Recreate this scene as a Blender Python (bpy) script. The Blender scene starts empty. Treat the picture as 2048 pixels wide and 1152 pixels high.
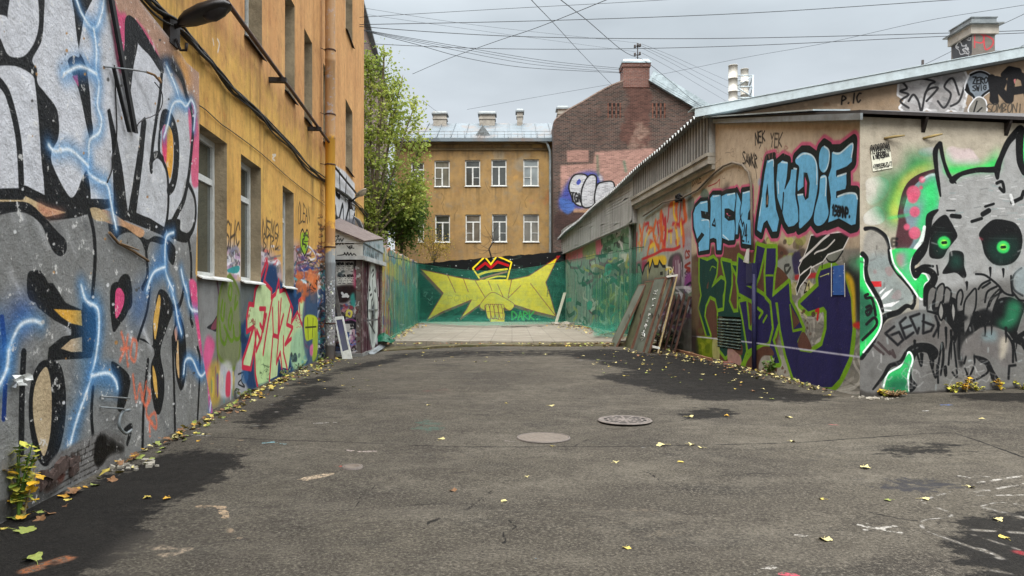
import bpy, bmesh, math, random
import numpy as np
from mathutils import Vector, Matrix

SC = bpy.context.scene
COL = SC.collection
R = math.radians
# ---------------------------------------------------------------- camera, sky, sun, exposure
F, CX, YH, EYE = 1450.0, 1024.0, 608.0, 1.6       # the photograph's focal length and horizon in its own pixels, eye height in metres
cd = bpy.data.cameras.new('camera'); cam = bpy.data.objects.new('camera', cd); COL.objects.link(cam)
cam.location = (0, 0, EYE); cam.rotation_euler = (R(90), 0, 0)
cd.sensor_width = 36; cd.lens = 36 * F / 2048; cd.shift_y = (YH - 576) / 2048
cd.clip_start = 0.05; cd.clip_end = 3000
SC.camera = cam
SC.view_settings.view_transform = 'Standard'; SC.view_settings.look = 'None'
SC.view_settings.exposure = 1.12; SC.view_settings.gamma = 1.0
SUN_EL, SUN_AZ = 50, 186                            # azimuth clockwise from +Y (behind the viewer, a little to the left)

w = bpy.data.worlds.new('World'); SC.world = w; w.use_nodes = True
nt = w.node_tree; nt.nodes.clear()
def wn(t, **k):
    n = nt.nodes.new(t)
    for a, b in k.items(): setattr(n, a, b)
    return n
sky = wn('ShaderNodeTexSky', sky_type='NISHITA', sun_disc=False, sun_elevation=R(SUN_EL), sun_rotation=R(SUN_AZ), dust_density=3.0)
tc = wn('ShaderNodeTexCoord'); sp = wn('ShaderNodeSeparateXYZ'); nt.links.new(tc.outputs['Generated'], sp.inputs[0])
# an overcast sky: the zenith is far brighter than the horizon
rz = wn('ShaderNodeValToRGB'); nt.links.new(sp.outputs['Z'], rz.inputs[0])
el = rz.color_ramp.elements
el[0].position = 0.0; el[0].color = (.40, .415, .425, 1)
el[1].position = 1.0; el[1].color = (1, 1, 1, 1)
for p, c in ((.13, (.345, .365, .38)), (.24, (.305, .33, .35)), (.36, (.285, .315, .335)), (.55, (.70, .74, .77))):
    e = el.new(p); e.color = c + (1,)
rb = wn('ShaderNodeMapRange'); nt.links.new(sp.outputs['Z'], rb.inputs[0])
rb.inputs[1].default_value = .42; rb.inputs[2].default_value = .85; rb.inputs[3].default_value = 1.0; rb.inputs[4].default_value = 3.0
nz = wn('ShaderNodeTexNoise'); nz.inputs['Scale'].default_value = 3.2; nz.inputs['Detail'].default_value = 5; nz.inputs['Roughness'].default_value = .5
mp = wn('ShaderNodeMapping'); mp.inputs['Scale'].default_value = (1, 1, 2.6); nt.links.new(tc.outputs['Generated'], mp.inputs[0]); nt.links.new(mp.outputs[0], nz.inputs['Vector'])
cl = wn('ShaderNodeMapRange'); nt.links.new(nz.outputs['Fac'], cl.inputs[0])
cl.inputs[1].default_value = .3; cl.inputs[2].default_value = .7; cl.inputs[3].default_value = .86; cl.inputs[4].default_value = 1.13
m1 = wn('ShaderNodeMath', operation='MULTIPLY'); nt.links.new(rb.outputs[0], m1.inputs[0]); nt.links.new(cl.outputs[0], m1.inputs[1])
m2 = wn('ShaderNodeMath', operation='MULTIPLY'); nt.links.new(m1.outputs[0], m2.inputs[0]); m2.inputs[1].default_value = 10.0
vm = wn('ShaderNodeVectorMath', operation='SCALE'); nt.links.new(rz.outputs[0], vm.inputs[0]); nt.links.new(m2.outputs[0], vm.inputs['Scale'])
mx = wn('ShaderNodeMix', data_type='RGBA'); mx.inputs[0].default_value = .93
nt.links.new(sky.outputs[0], mx.inputs[6]); nt.links.new(vm.outputs[0], mx.inputs[7])
bg = wn('ShaderNodeBackground'); bg.inputs['Strength'].default_value = .1
nt.links.new(mx.outputs[2], bg.inputs['Color'])
wo = wn('ShaderNodeOutputWorld'); nt.links.new(bg.outputs[0], wo.inputs[0])

sd = bpy.data.lights.new('sun', 'SUN'); so = bpy.data.objects.new('sun', sd); COL.objects.link(so)
sd.energy = 1.5; sd.angle = R(28); sd.color = (1, .97, .92)
_d = Vector((math.sin(R(SUN_AZ)) * math.cos(R(SUN_EL)), math.cos(R(SUN_AZ)) * math.cos(R(SUN_EL)), math.sin(R(SUN_EL))))
so.rotation_euler = (-_d).to_track_quat('-Z', 'Y').to_euler(); so.location = (0, -10, 30)
SC.cycles.use_denoising = True
SC.cycles.max_bounces = 8; SC.cycles.transparent_max_bounces = 16

# ---------------------------------------------------------------- helpers
def lin(c):
    out = []
    for v in c[:3]:
        v = v / 255.0
        out.append(v / 12.92 if v <= .04045 else ((v + .055) / 1.055) ** 2.4)
    return tuple(out)

class Mat:
    """small wrapper round a node tree"""
    def __init__(s, name, rough=.85, spec=.3, metal=0.0):
        s.m = bpy.data.materials.new(name); s.m.use_nodes = True
        s.t = s.m.node_tree; s.b = s.t.nodes['Principled BSDF']
        s.b.inputs['Roughness'].default_value = rough; s.b.inputs['Specular IOR Level'].default_value = spec
        s.b.inputs['Metallic'].default_value = metal
        s._tc = None; s._g = None
    def n(s, t, **k):
        n = s.t.nodes.new(t)
        for a, b in k.items(): setattr(n, a, b)
        return n
    def L(s, a, b): s.t.links.new(a, b)
    def setin(s, inp, v):
        if isinstance(v, bpy.types.NodeSocket): s.L(v, inp)
        elif isinstance(v, (tuple, list)): inp.default_value = tuple(v) + ((1,) if len(v) == 3 and len(inp.default_value) == 4 else ())
        else: inp.default_value = v
    def pos(s):
        if not s._g: s._g = s.n('ShaderNodeNewGeometry')
        return s._g.outputs['Position']
    def obj(s):
        if not s._tc: s._tc = s.n('ShaderNodeTexCoord')
        return s._tc.outputs['Object']
    def uv(s):
        if not s._tc: s._tc = s.n('ShaderNodeTexCoord')
        return s._tc.outputs['UV']
    def rnd(s): return s.n('ShaderNodeObjectInfo').outputs['Random']
    def map(s, vec, scale=(1, 1, 1), loc=(0, 0, 0), rot=(0, 0, 0)):
        n = s.n('ShaderNodeMapping'); s.L(vec, n.inputs[0]); n.inputs['Scale'].default_value = scale; n.inputs['Location'].default_value = loc; n.inputs['Rotation'].default_value = rot
        return n.outputs[0]
    def noise(s, scale, detail=4, rough=.55, vec=None, dist=0.0):
        n = s.n('ShaderNodeTexNoise'); n.inputs['Scale'].default_value = scale; n.inputs['Detail'].default_value = detail
        n.inputs['Roughness'].default_value = rough; n.inputs['Distortion'].default_value = dist
        s.L(vec if vec is not None else s.pos(), n.inputs['Vector']); return n.outputs['Fac']
    def voro(s, scale, vec=None, feature='F1', out='Distance'):
        n = s.n('ShaderNodeTexVoronoi', feature=feature); n.inputs['Scale'].default_value = scale
        s.L(vec if vec is not None else s.pos(), n.inputs['Vector']); return n.outputs[out]
    def rng(s, v, a, b, c=0.0, d=1.0):
        n = s.n('ShaderNodeMapRange'); s.L(v, n.inputs[0])
        for i, x in enumerate((a, b, c, d)): n.inputs[i + 1].default_value = x
        return n.outputs[0]
    def math(s, op, a, b=0.0):
        n = s.n('ShaderNodeMath', operation=op); s.setin(n.inputs[0], a); s.setin(n.inputs[1], b); return n.outputs[0]
    def sep(s, v):
        n = s.n('ShaderNodeSeparateXYZ'); s.L(v, n.inputs[0]); return n.outputs
    def mix(s, f, a, b, blend='MIX'):
        n = s.n('ShaderNodeMix', data_type='RGBA', blend_type=blend)
        s.setin(n.inputs[0], f); s.setin(n.inputs[6], a); s.setin(n.inputs[7], b); return n.outputs[2]
    def ramp(s, f, stops):
        n = s.n('ShaderNodeValToRGB'); s.L(f, n.inputs[0]); e = n.color_ramp.elements
        e[0].position = stops[0][0]; e[0].color = tuple(stops[0][1]) + (1,)
        e[1].position = stops[-1][0]; e[1].color = tuple(stops[-1][1]) + (1,)
        for p, c in stops[1:-1]: k = e.new(p); k.color = tuple(c) + (1,)
        return n.outputs[0]
    def bump(s, h, strength=.4, dist=.01, normal=None):
        n = s.n('ShaderNodeBump'); n.inputs['Strength'].default_value = strength; n.inputs['Distance'].default_value = dist
        s.L(h, n.inputs['Height'])
        if normal is not None: s.L(normal, n.inputs['Normal'])
        return n.outputs[0]
    def out(s, col=None, rough=None, normal=None, metal=None, alpha=None):
        if col is not None: s.setin(s.b.inputs['Base Color'], col)
        if rough is not None: s.setin(s.b.inputs['Roughness'], rough)
        if metal is not None: s.setin(s.b.inputs['Metallic'], metal)
        if normal is not None: s.L(normal, s.b.inputs['Normal'])
        if alpha is not None: s.setin(s.b.inputs['Alpha'], alpha)
        return s.m

def simple(name, rgb, rough=.8, var=.18, scale=6, bump=.25, metal=0.0, spec=.3, grime=None, bd=.006):
    """one paint or material: its colour with uneven, dirty variation and a grain"""
    M = Mat(name, rough, spec, metal); c = lin(rgb)
    f = M.noise(scale, 6, .65, M.obj()); g = M.noise(scale * 9, 3, .6, M.obj())
    dark = tuple(v * (1 - var * 1.8) for v in c); lt = tuple(min(1, v * (1 + var)) for v in c)
    col = M.mix(M.rng(f, .3, .7), dark, lt)
    col = M.mix(M.rng(g, .35, .75, 0, .35), col, tuple(v * .6 for v in c))
    if grime: col = M.mix(M.rng(M.noise(scale * .7, 8, .7, M.obj()), .5, .68, 0, .8), col, lin(grime))
    return M.out(col, M.rng(f, .3, .7, max(.05, rough - .12), min(1, rough + .1)), M.bump(g, bump, bd))

# planes of the place -------------------------------------------------
class Side:
    """a wall that runs into the picture: X = a + bY, u is Y"""
    def __init__(s, a, b, sgn):
        s.a, s.b = a, b; n = Vector((1, -b, 0)).normalized() * sgn; s.n = n
    def P(s, u, v, d=0.0): return Vector((s.a + s.b * u, u, v)) + s.n * d
    def uv(s, px, py):
        t = (px - CX) / F; y = s.a / (t - s.b); return (y, EYE + (YH - py) / F * y)
    def at(s, px, py, d=0.0): return s.P(*s.uv(px, py), d)
class Front:
    """a wall that faces the viewer: Y = c + dX, u is X"""
    def __init__(s, c, d=0.0):
        s.c, s.d = c, d; s.n = Vector((d, -1, 0)).normalized()
    def P(s, u, v, d=0.0): return Vector((u, s.c + s.d * u, v)) + s.n * d
    def uv(s, px, py):
        t = (px - CX) / F; y = s.c / (1 - s.d * t); return (t * y, EYE + (YH - py) / F * y)
    def at(s, px, py, d=0.0): return s.P(*s.uv(px, py), d)
def gz(x, y):
    """height of the asphalt: it rises away from the viewer and drains to the left wall"""
    r = .0195 * y; l = min(r, .235)
    t = min(1, max(0, (x + 4.6) / 4.2)); t = t * t * (3 - 2 * t)
    z = l + (r - l) * t + max(0, x - 5.2) * .028 * (1 if x < 9 else 9 / x)
    return min(z, .6)
class Ground:
    n = Vector((0, 0, 1))
    def P(s, u, v, d=0.0): return Vector((u, v, gz(u, v) + d))
    def uv(s, px, py):
        t = (px - CX) / F; y = 8.0
        for _ in range(25): y = y * .4 + .6 * max(1.0, (EYE - gz(t * y, y)) * F / max(4, py - YH))
        return (t * y, y)
    def at(s, px, py, d=0.0): return s.P(*s.uv(px, py), d)
LWALL = Side(-3.12, -.0903, 1); RWALL = Side(6.12, -.083, -1); FENCE = Side(-2.316, -.0709, 1)
BACK = Front(39.0); BESY = Front(10.057, .15); GABLE = Front(16.75); APART = Front(47.0); BRICK = Front(45.0)
GND = Ground()
PLAT_Y = 21.0
def pz(y): return .52 + .0072 * (y - PLAT_Y)

# objects ---------------------------------------------------------------
def empty(name, loc, label, cat, group=None):
    o = bpy.data.objects.new(name, None); COL.objects.link(o); o.location = loc; o.empty_display_size = .2
    return tag(o, label, cat, group)
def tag(o, label, cat=None, group=None, kind=None):
    o['label'] = label
    if cat: o['category'] = cat
    if group: o['group'] = group
    if kind: o['kind'] = kind
    return o
class MB:
    def __init__(s): s.v = []; s.f = []; s.u = []; s.mi = []; s.sm = []
    def face(s, pts, n=None, uv=None, mi=0, smooth=False):
        pts = [Vector(p) for p in pts]
        if n is not None and len(pts) > 2:
            nn = Vector((0, 0, 0))
            for i in range(len(pts)):
                nn += (pts[i] - pts[0]).cross(pts[(i + 1) % len(pts)] - pts[0])
            if nn.dot(n) < 0:
                pts = pts[::-1]; uv = uv[::-1] if uv else uv
        k = len(s.v); s.v += pts; s.f.append(list(range(k, k + len(pts)))); s.u.append(uv); s.mi.append(mi); s.sm.append(smooth)
    def grid(s, rows, mi=0, smooth=True, uv=None, closed=False):
        """rows of points that share vertices"""
        k = len(s.v); m = len(rows[0])
        for r in rows: s.v += [Vector(p) for p in r]
        for i in range(len(rows) - 1):
            for j in range(m if closed else m - 1):
                j2 = (j + 1) % m
                s.f.append([k + i * m + j, k + i * m + j2, k + (i + 1) * m + j2, k + (i + 1) * m + j])
                s.u.append([uv[i][j], uv[i][j2], uv[i + 1][j2], uv[i + 1][j]] if uv else None); s.mi.append(mi); s.sm.append(smooth)
    def box(s, a, b, mi=0, M=None):
        x0, y0, z0 = a; x1, y1, z1 = b
        c = [Vector(p) for p in ((x0, y0, z0), (x1, y0, z0), (x1, y1, z0), (x0, y1, z0), (x0, y0, z1), (x1, y0, z1), (x1, y1, z1), (x0, y1, z1))]
        if M is not None: c = [M @ p for p in c]
        ctr = sum(c, Vector()) / 8
        for q in ((0, 1, 2, 3), (4, 5, 6, 7), (0, 1, 5, 4), (1, 2, 6, 5), (2, 3, 7, 6), (3, 0, 4, 7)):
            p = [c[i] for i in q]; s.face(p, sum(p, Vector()) / 4 - ctr, mi=mi)
    def pbox(s, pl, u0, u1, v0, v1, d0, d1, mi=0):
        """a box on a wall plane between depths d0 and d1 in front of it"""
        c = {}
        for i, u in enumerate((u0, u1)):
            for j, v in enumerate((v0, v1)):
                for k, d in enumerate((d0, d1)): c[i, j, k] = pl.P(u, v, d)
        ctr = sum(c.values(), Vector()) / 8
        for q in (((0, 0, 1), (1, 0, 1), (1, 1, 1), (0, 1, 1)), ((0, 0, 0), (1, 0, 0), (1, 1, 0), (0, 1, 0)), ((0, 0, 0), (1, 0, 0), (1, 0, 1), (0, 0, 1)),
                  ((0, 1, 0), (1, 1, 0), (1, 1, 1), (0, 1, 1)), ((0, 0, 0), (0, 1, 0), (0, 1, 1), (0, 0, 1)), ((1, 0, 0), (1, 1, 0), (1, 1, 1), (1, 0, 1))):
            p = [c[x] for x in q]
            s.face(p, sum(p, Vector()) / 4 - ctr, uv=[((u1 if x[0] else u0), (v1 if x[1] else v0)) for x in q], mi=mi)
    def hexa(s, lo, hi, mi=0):
        """prism between two rings of points"""
        n = len(lo); ctr = (sum(map(Vector, lo), Vector()) + sum(map(Vector, hi), Vector())) / (2 * n)
        for ring in (lo, hi):
            p = [Vector(x) for x in ring]; s.face(p, sum(p, Vector()) / n - ctr, mi=mi)
        for i in range(n):
            p = [Vector(x) for x in (lo[i], lo[(i + 1) % n], hi[(i + 1) % n], hi[i])]
            s.face(p, sum(p, Vector()) / 4 - ctr, mi=mi)
    def tube(s, pts, r, seg=8, mi=0, cap=True):
        pts = [Vector(p) for p in pts]; rr = r if isinstance(r, (list, tuple)) else [r] * len(pts)
        rows = []; prev = None
        for i, p in enumerate(pts):
            t = (pts[min(i + 1, len(pts) - 1)] - pts[max(i - 1, 0)]).normalized()
            if prev is None:
                a = t.orthogonal().normalized()
            else:
                a = (prev - t * prev.dot(t)).normalized()
            prev = a; b = t.cross(a)
            rows.append([p + (a * math.cos(2 * math.pi * k / seg) + b * math.sin(2 * math.pi * k / seg)) * rr[i] for k in range(seg)])
        s.grid(rows, mi, True, closed=True)
        if cap:
            for row, p, q in ((rows[0], pts[0], pts[1]), (rows[-1], pts[-1], pts[-2])): s.face(row, p - q, mi=mi)
    def lathe(s, c, prof, seg=24, mi=0, smooth=True):
        c = Vector(c)
        s.grid([[c + Vector((r * math.cos(2 * math.pi * k / seg), r * math.sin(2 * math.pi * k / seg), z)) for k in range(seg)] for r, z in prof], mi, smooth, closed=True)
    def build(s, name, mats, parent=None, kind=None, label=None, smooth=None, bevel=0):
        me = bpy.data.meshes.new(name); me.from_pydata([tuple(v) for v in s.v], [], s.f)
        ms = mats if isinstance(mats, (list, tuple)) else [mats]
        for m in ms: me.materials.append(m)
        ul = me.uv_layers.new(name='UVMap')
        k = 0
        for i, p in enumerate(me.polygons):
            p.material_index = s.mi[i]; p.use_smooth = s.sm[i]
            for j in range(len(s.f[i])):
                if s.u[i]: ul.data[k].uv = s.u[i][j]
                else:
                    co = s.v[s.f[i][j]]; ul.data[k].uv = (co.x + co.y, co.z)
                k += 1
        bm = bmesh.new(); bm.from_mesh(me); bmesh.ops.remove_doubles(bm, verts=bm.verts, dist=1e-5); bm.to_mesh(me); bm.free()
        o = bpy.data.objects.new(name, me); COL.objects.link(o)
        if parent is not None:
            o.parent = parent
            r = parent
            o.location = -parent.location if parent.type == 'EMPTY' else Vector((0, 0, 0))
        if kind: o['kind'] = kind
        if label: o['label'] = label
        if bevel:
            b = o.modifiers.new('edge', 'BEVEL'); b.width = bevel; b.segments = 2; b.limit_method = 'ANGLE'; b.angle_limit = R(40)
        return o
def facade(mb, pl, u0, u1, v0, v1, holes=(), depth=.3, mi=0, rmi=None, top=None):
    """wall face with rectangular openings and their reveals; top(u) gives a sloping top edge instead of v1"""
    us = sorted({u0, u1, *[h[0] for h in holes], *[h[1] for h in holes]} | ({u0 + (u1 - u0) * k / 12 for k in range(13)} if top else set()))
    vs = sorted({v0, v1, *[h[2] for h in holes], *[h[3] for h in holes]})
    us = [u for u in us if u0 <= u <= u1]; vs = [v for v in vs if v0 <= v <= v1]
    for i in range(len(us) - 1):
        for j in range(len(vs) - 1):
            um, vm_ = (us[i] + us[i + 1]) / 2, (vs[j] + vs[j + 1]) / 2
            if any(h[0] < um < h[1] and h[2] < vm_ < h[3] for h in holes): continue
            a, b = us[i], us[i + 1]; c, e = vs[j], vs[j + 1]
            ea, eb = (top(a), top(b)) if (top and j == len(vs) - 2) else (e, e)
            uv = [(a, c), (b, c), (b, eb), (a, ea)]
            mb.face([pl.P(*q) for q in uv], pl.n, uv, mi)
    for h in holes:
        a, b, c, e = h[:4]; ctr = pl.P((a + b) / 2, (c + e) / 2, -depth / 2)
        for p, q in (((a, c), (b, c)), ((b, c), (b, e)), ((b, e), (a, e)), ((a, e), (a, c))):
            f = [pl.P(*p), pl.P(*q), pl.P(*q, -depth), pl.P(*p, -depth)]
            mb.face(f, ctr - sum(f, Vector()) / 4, [p, q, (q[0] + .01, q[1]), (p[0] + .01, p[1])], mi if rmi is None else rmi)
# ---------------------------------------------------------------- the paint on the walls
# Graffiti are spray paint in the plane of each wall: every stroke is laid down in wall metres on a canvas that belongs to that wall.
def catmull(p, closed, k=6):
    p = [np.array(q, float) for q in p]; n = len(p); out = []
    for i in range(n if closed else n - 1):
        if closed: a, b, c, d = p[i - 1], p[i], p[(i + 1) % n], p[(i + 2) % n]
        else: a, b, c, d = p[max(i - 1, 0)], p[i], p[i + 1], p[min(i + 2, n - 1)]
        for t in np.linspace(0, 1, k, endpoint=False):
            out.append(.5 * ((2 * b) + (-a + c) * t + (2 * a - 5 * b + 4 * c - d) * t * t + (-a + 3 * b - 3 * c + d) * t ** 3))
    if not closed: out.append(p[-1])
    return out
def boxblur(m, r):
    r = int(max(0, r))
    if r == 0: return m
    for _ in range(2):
        for ax in (0, 1):
            pad = [(0, 0), (0, 0)]; pad[ax] = (r + 1, r)
            c = np.cumsum(np.pad(m, pad, mode='edge'), axis=ax)
            n = m.shape[ax]
            if ax == 0: m = (c[2 * r + 1:2 * r + 1 + n] - c[:n]) / (2 * r + 1)
            else: m = (c[:, 2 * r + 1:2 * r + 1 + n] - c[:, :n]) / (2 * r + 1)
    return m
_rs = np.random.RandomState(5)
def make_noise(n, cells):
    out = np.zeros((n, n)); amp = 1; tot = 0
    for c in cells:
        g = _rs.rand(c, c); x = np.arange(n) * c / n; i = x.astype(int); f = x - i; f = f * f * (3 - 2 * f); j = (i + 1) % c
        a = g[i][:, i] * (1 - f)[None] + g[i][:, j] * f[None]; b = g[j][:, i] * (1 - f)[None] + g[j][:, j] * f[None]
        out += amp * (a * (1 - f)[:, None] + b * f[:, None]); tot += amp; amp *= .6
    out /= tot; return (out - out.min()) / (out.max() - out.min())
NZ = make_noise(1024, (32, 64, 128, 256)); NZF = make_noise(1024, (256, 512))
GLY = {'A': '0,0 .5,1 1,0;.2,.35 .8,.35', 'B': '0,0 0,1 .8,.8 .1,.5 .9,.25 0,0', 'C': '1,.85 .5,1 0,.5 .5,0 1,.15', 'D': '0,0 0,1 .9,.7 .9,.3 0,0', 'E': '1,1 0,1 0,0 1,0;0,.5 .8,.5', 'F': '1,1 0,1 0,0;0,.5 .7,.5',
 'G': '1,.85 .5,1 0,.5 .5,0 1,.2 1,.5 .6,.5', 'H': '0,0 0,1;1,0 1,1;0,.5 1,.5', 'I': '.5,0 .5,1', 'J': '.9,1 .9,.2 .4,0 0,.25', 'K': '0,0 0,1;1,1 0,.45 1,0', 'L': '0,1 0,0 .9,0', 'M': '0,0 .1,1 .5,.4 .9,1 1,0', 'N': '0,0 0,1 1,0 1,1',
 'O': '.5,1 0,.6 .1,.1 .6,0 1,.4 .9,.9 .5,1', 'P': '0,0 0,1 .9,.8 .8,.5 0,.45', 'R': '0,0 0,1 .9,.8 .1,.5 1,0', 'S': '1,.9 .4,1 0,.75 1,.3 .6,0 0,.1', 'T': '0,1 1,1;.5,1 .5,0', 'U': '0,1 .05,.2 .5,0 .95,.2 1,1', 'V': '0,1 .5,0 1,1', 'W': '0,1 .25,0 .5,.7 .75,0 1,1',
 'X': '0,0 1,1;0,1 1,0', 'Y': '0,1 .5,.5 1,1;.5,.5 .4,0', 'Z': '0,1 1,1 0,0 1,0', '0': '.5,1 0,.6 .1,.1 .6,0 1,.4 .9,.9 .5,1', '1': '.2,.8 .5,1 .5,0', '2': '0,.8 .5,1 1,.7 0,0 1,0', '4': '.7,0 .7,1 0,.35 1,.35', '5': '1,1 .1,1 0,.55 .8,.55 .8,.1 0,0', '8': '.5,1 0,.75 1,.3 .5,0 0,.25 1,.75 .5,1',
 '.': '.4,0 .5,.06', '?': '0,.8 .5,1 .9,.7 .5,.4 .5,.25', '+': '.5,.1 .5,.7;.1,.4 .9,.4', '-': '.1,.5 .9,.5', 'Б': '1,1 0,1 0,0 .9,.1 .8,.5 0,.55', 'Ы': '0,1 0,0 .5,.1 .5,.5 0,.5;1,1 .9,0', 'Г': '0,0 0,1 1,1', ' ': ''}
class Canvas:
    def __init__(s, pl, u0, u1, v0, v1, ppm):
        s.pl, s.u0, s.u1, s.v0, s.v1, s.k = pl, u0, u1, v0, v1, ppm
        s.W = int((u1 - u0) * ppm); s.H = int((v1 - v0) * ppm)
        s.rgb = np.zeros((s.H, s.W, 3), np.float32); s.a = np.zeros((s.H, s.W), np.float32)
        s.org = (0, 0); s.sc = 1.0; s.seed = 0
    def view(s, ox, oy, sc): s.org = (ox, oy); s.sc = sc; return s
    def tr(s, pts):
        out = []
        for x, y in pts:
            u, v = s.pl.uv(s.org[0] + x / s.sc, s.org[1] + y / s.sc); out.append(((u - s.u0) * s.k, (v - s.v0) * s.k))
        return np.array(out)
    def comp(s, m, x0, y0, col, a=1.0):
        h, w_ = m.shape
        if h == 0 or w_ == 0: return
        m = np.clip(m, 0, 1) * a; c = np.array(lin(col), np.float32) ** (1 / 2.2)
        R_ = s.rgb[y0:y0 + h, x0:x0 + w_]; A = s.a[y0:y0 + h, x0:x0 + w_]
        na = m + A * (1 - m); safe = np.maximum(na, 1e-6)
        R_[:] = (c[None, None] * m[..., None] + R_ * (A * (1 - m))[..., None]) / safe[..., None]; A[:] = na
    def nz(s, x0, y0, w_, h, st=1.0, arr=None):
        arr = NZ if arr is None else arr; s.seed = (s.seed * 7 + 131) % 997
        yi = ((np.arange(y0, y0 + h) * st).astype(int) + s.seed) % 1024; xi = ((np.arange(x0, x0 + w_) * st).astype(int) + s.seed * 3) % 1024
        return arr[yi][:, xi]
    def polymask(s, q, pad):
        x0 = max(0, int(q[:, 0].min()) - pad); x1 = min(s.W, int(q[:, 0].max()) + pad + 2)
        y0 = max(0, int(q[:, 1].min()) - pad); y1 = min(s.H, int(q[:, 1].max()) + pad + 2)
        if x1 <= x0 or y1 <= y0: return None
        w_, h = x1 - x0, y1 - y0; SS = 3; acc = np.zeros((h, w_ + 2)); qx = q[:, 0] - x0; qy = q[:, 1] - y0
        rx, ry = np.roll(qx, -1), np.roll(qy, -1)
        for r in range(h * SS):
            yy = (r + .5) / SS; m = (qy <= yy) != (ry <= yy)
            if not m.any(): continue
            xs = np.sort(qx[m] + (yy - qy[m]) / (ry[m] - qy[m]) * (rx[m] - qx[m])); row = acc[r // SS]
            for a, b in zip(xs[::2], xs[1::2]):
                a = min(max(a, 0), w_); b = min(max(b, 0), w_)
                if b <= a: continue
                ia, ib = int(a), int(b)
                # coverage as a running sum
                row[ia] += 1 - (a - ia); row[ia + 1] += (a - ia); row[ib] -= 1 - (b - ib); row[ib + 1] -= (b - ib)
        return np.cumsum(acc, axis=1)[:, :w_] / SS, x0, y0
    def fill(s, pts, col, a=1.0, soft=0.0, smooth=True, rough=0.0, speck=0.0):
        q = catmull(pts, True) if smooth else pts
        q = s.tr(q); r = int(soft * s.k); g = s.polymask(q, 2 + 2 * r + int(rough * s.k))
        if g is None: return
        m, x0, y0 = g
        if rough:
            rr = max(1, int(rough * s.k)); b = boxblur(m, rr); n = s.nz(x0, y0, m.shape[1], m.shape[0], 40 / s.k if s.k > 60 else .7)
            m = np.clip((b - .5 + (n - .5) * 1.1) * 4 + .5, 0, 1) * (b > .02)
        if r: m = boxblur(m, r)
        if speck: m = m * np.clip((s.nz(x0, y0, m.shape[1], m.shape[0], 1.0, NZF) - speck) * 5 + .5, 0, 1)
        s.comp(m, x0, y0, col, a)
    def line(s, pts, w_, col, a=1.0, soft=0.0, smooth=True, closed=False, dry=0.0):
        """spray or brush line, w_ metres wide (a list tapers)"""
        q = catmull(pts, closed) if smooth and len(pts) > 2 else (list(pts) + [pts[0]] if closed else pts)
        if smooth and closed: q = q + [q[0]]
        q = s.tr(q); n = len(q)
        ws = np.interp(np.linspace(0, 1, n), np.linspace(0, 1, len(w_)), w_) if isinstance(w_, (list, tuple)) else np.full(n, w_)
        ws = ws * s.k / 2; sf = soft * s.k; pad = ws.max() + sf + 2
        x0 = max(0, int(q[:, 0].min() - pad)); x1 = min(s.W, int(q[:, 0].max() + pad + 1)); y0 = max(0, int(q[:, 1].min() - pad)); y1 = min(s.H, int(q[:, 1].max() + pad + 1))
        if x1 <= x0 or y1 <= y0: return
        D = np.full((y1 - y0, x1 - x0), 1e6)
        for i in range(n - 1):
            a_, b_ = q[i], q[i + 1]; p_ = max(ws[i], ws[i + 1]) + sf + 2
            bx0 = max(x0, int(min(a_[0], b_[0]) - p_)); bx1 = min(x1, int(max(a_[0], b_[0]) + p_ + 1)); by0 = max(y0, int(min(a_[1], b_[1]) - p_)); by1 = min(y1, int(max(a_[1], b_[1]) + p_ + 1))
            if bx1 <= bx0 or by1 <= by0: continue
            X = np.arange(bx0, bx1)[None] + .5 - a_[0]; Y = np.arange(by0, by1)[:, None] + .5 - a_[1]
            d = b_ - a_; L = max(1e-9, d @ d); t = np.clip((X * d[0] + Y * d[1]) / L, 0, 1)
            dd = np.hypot(X - t * d[0], Y - t * d[1]) - (ws[i] + (ws[i + 1] - ws[i]) * t)
            sl = D[by0 - y0:by1 - y0, bx0 - x0:bx1 - x0]; np.minimum(sl, dd, out=sl)
        m = np.clip(.5 - D, 0, 1) if sf < .5 else np.clip(.5 - D / (2 * sf), 0, 1) ** 1.5
        if dry: m = m * np.clip((s.nz(x0, y0, m.shape[1], m.shape[0], 1.0, NZF) - dry) * 6 + .5, 0, 1)
        s.comp(m, x0, y0, col, a)
    def glow(s, pts, w1=.23, w0=.033):
        s.line(pts, w1 * .5, (46, 112, 178), .85, w1 * .42); s.line(pts, w0 * 2.2, (170, 205, 230), .55, w0 * 1.2); s.line(pts, w0, (238, 244, 248), .95, w0 * .45)
    def tag(s, text, p0, p1, h0, h1=None, w_=.03, col=(20, 20, 22), slant=0.0, jit=.12, seed=1, a=1.0, drip=0, gap=.22):
        """lettering on a base line p0-p1, h0 and h1 letter heights at its ends"""
        rd = random.Random(seed); n = len(text); h1 = h0 if h1 is None else h1
        for i, ch in enumerate(text):
            for st in GLY.get(ch, '').split(';'):
                if not st: continue
                pts = []
                for xy in st.split():
                    gx, gy = map(float, xy.split(',')); f = (i + gx * (1 - gap) + rd.uniform(-jit, jit) * .5) / n; gy += rd.uniform(-jit, jit)
                    h = h0 + (h1 - h0) * f
                    pts.append((p0[0] + (p1[0] - p0[0]) * f + slant * gy * h, p0[1] + (p1[1] - p0[1]) * f - gy * h))
                s.line(pts, w_, col, a, w_ * .25, smooth=ch in 'BCDGJOPRSU0258БЫ')
                if drip and rd.random() < drip: s.line([pts[-1], (pts[-1][0], pts[-1][1] + rd.uniform(.3, 1.2) * h0)], w_ * .3, col, a)
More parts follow.
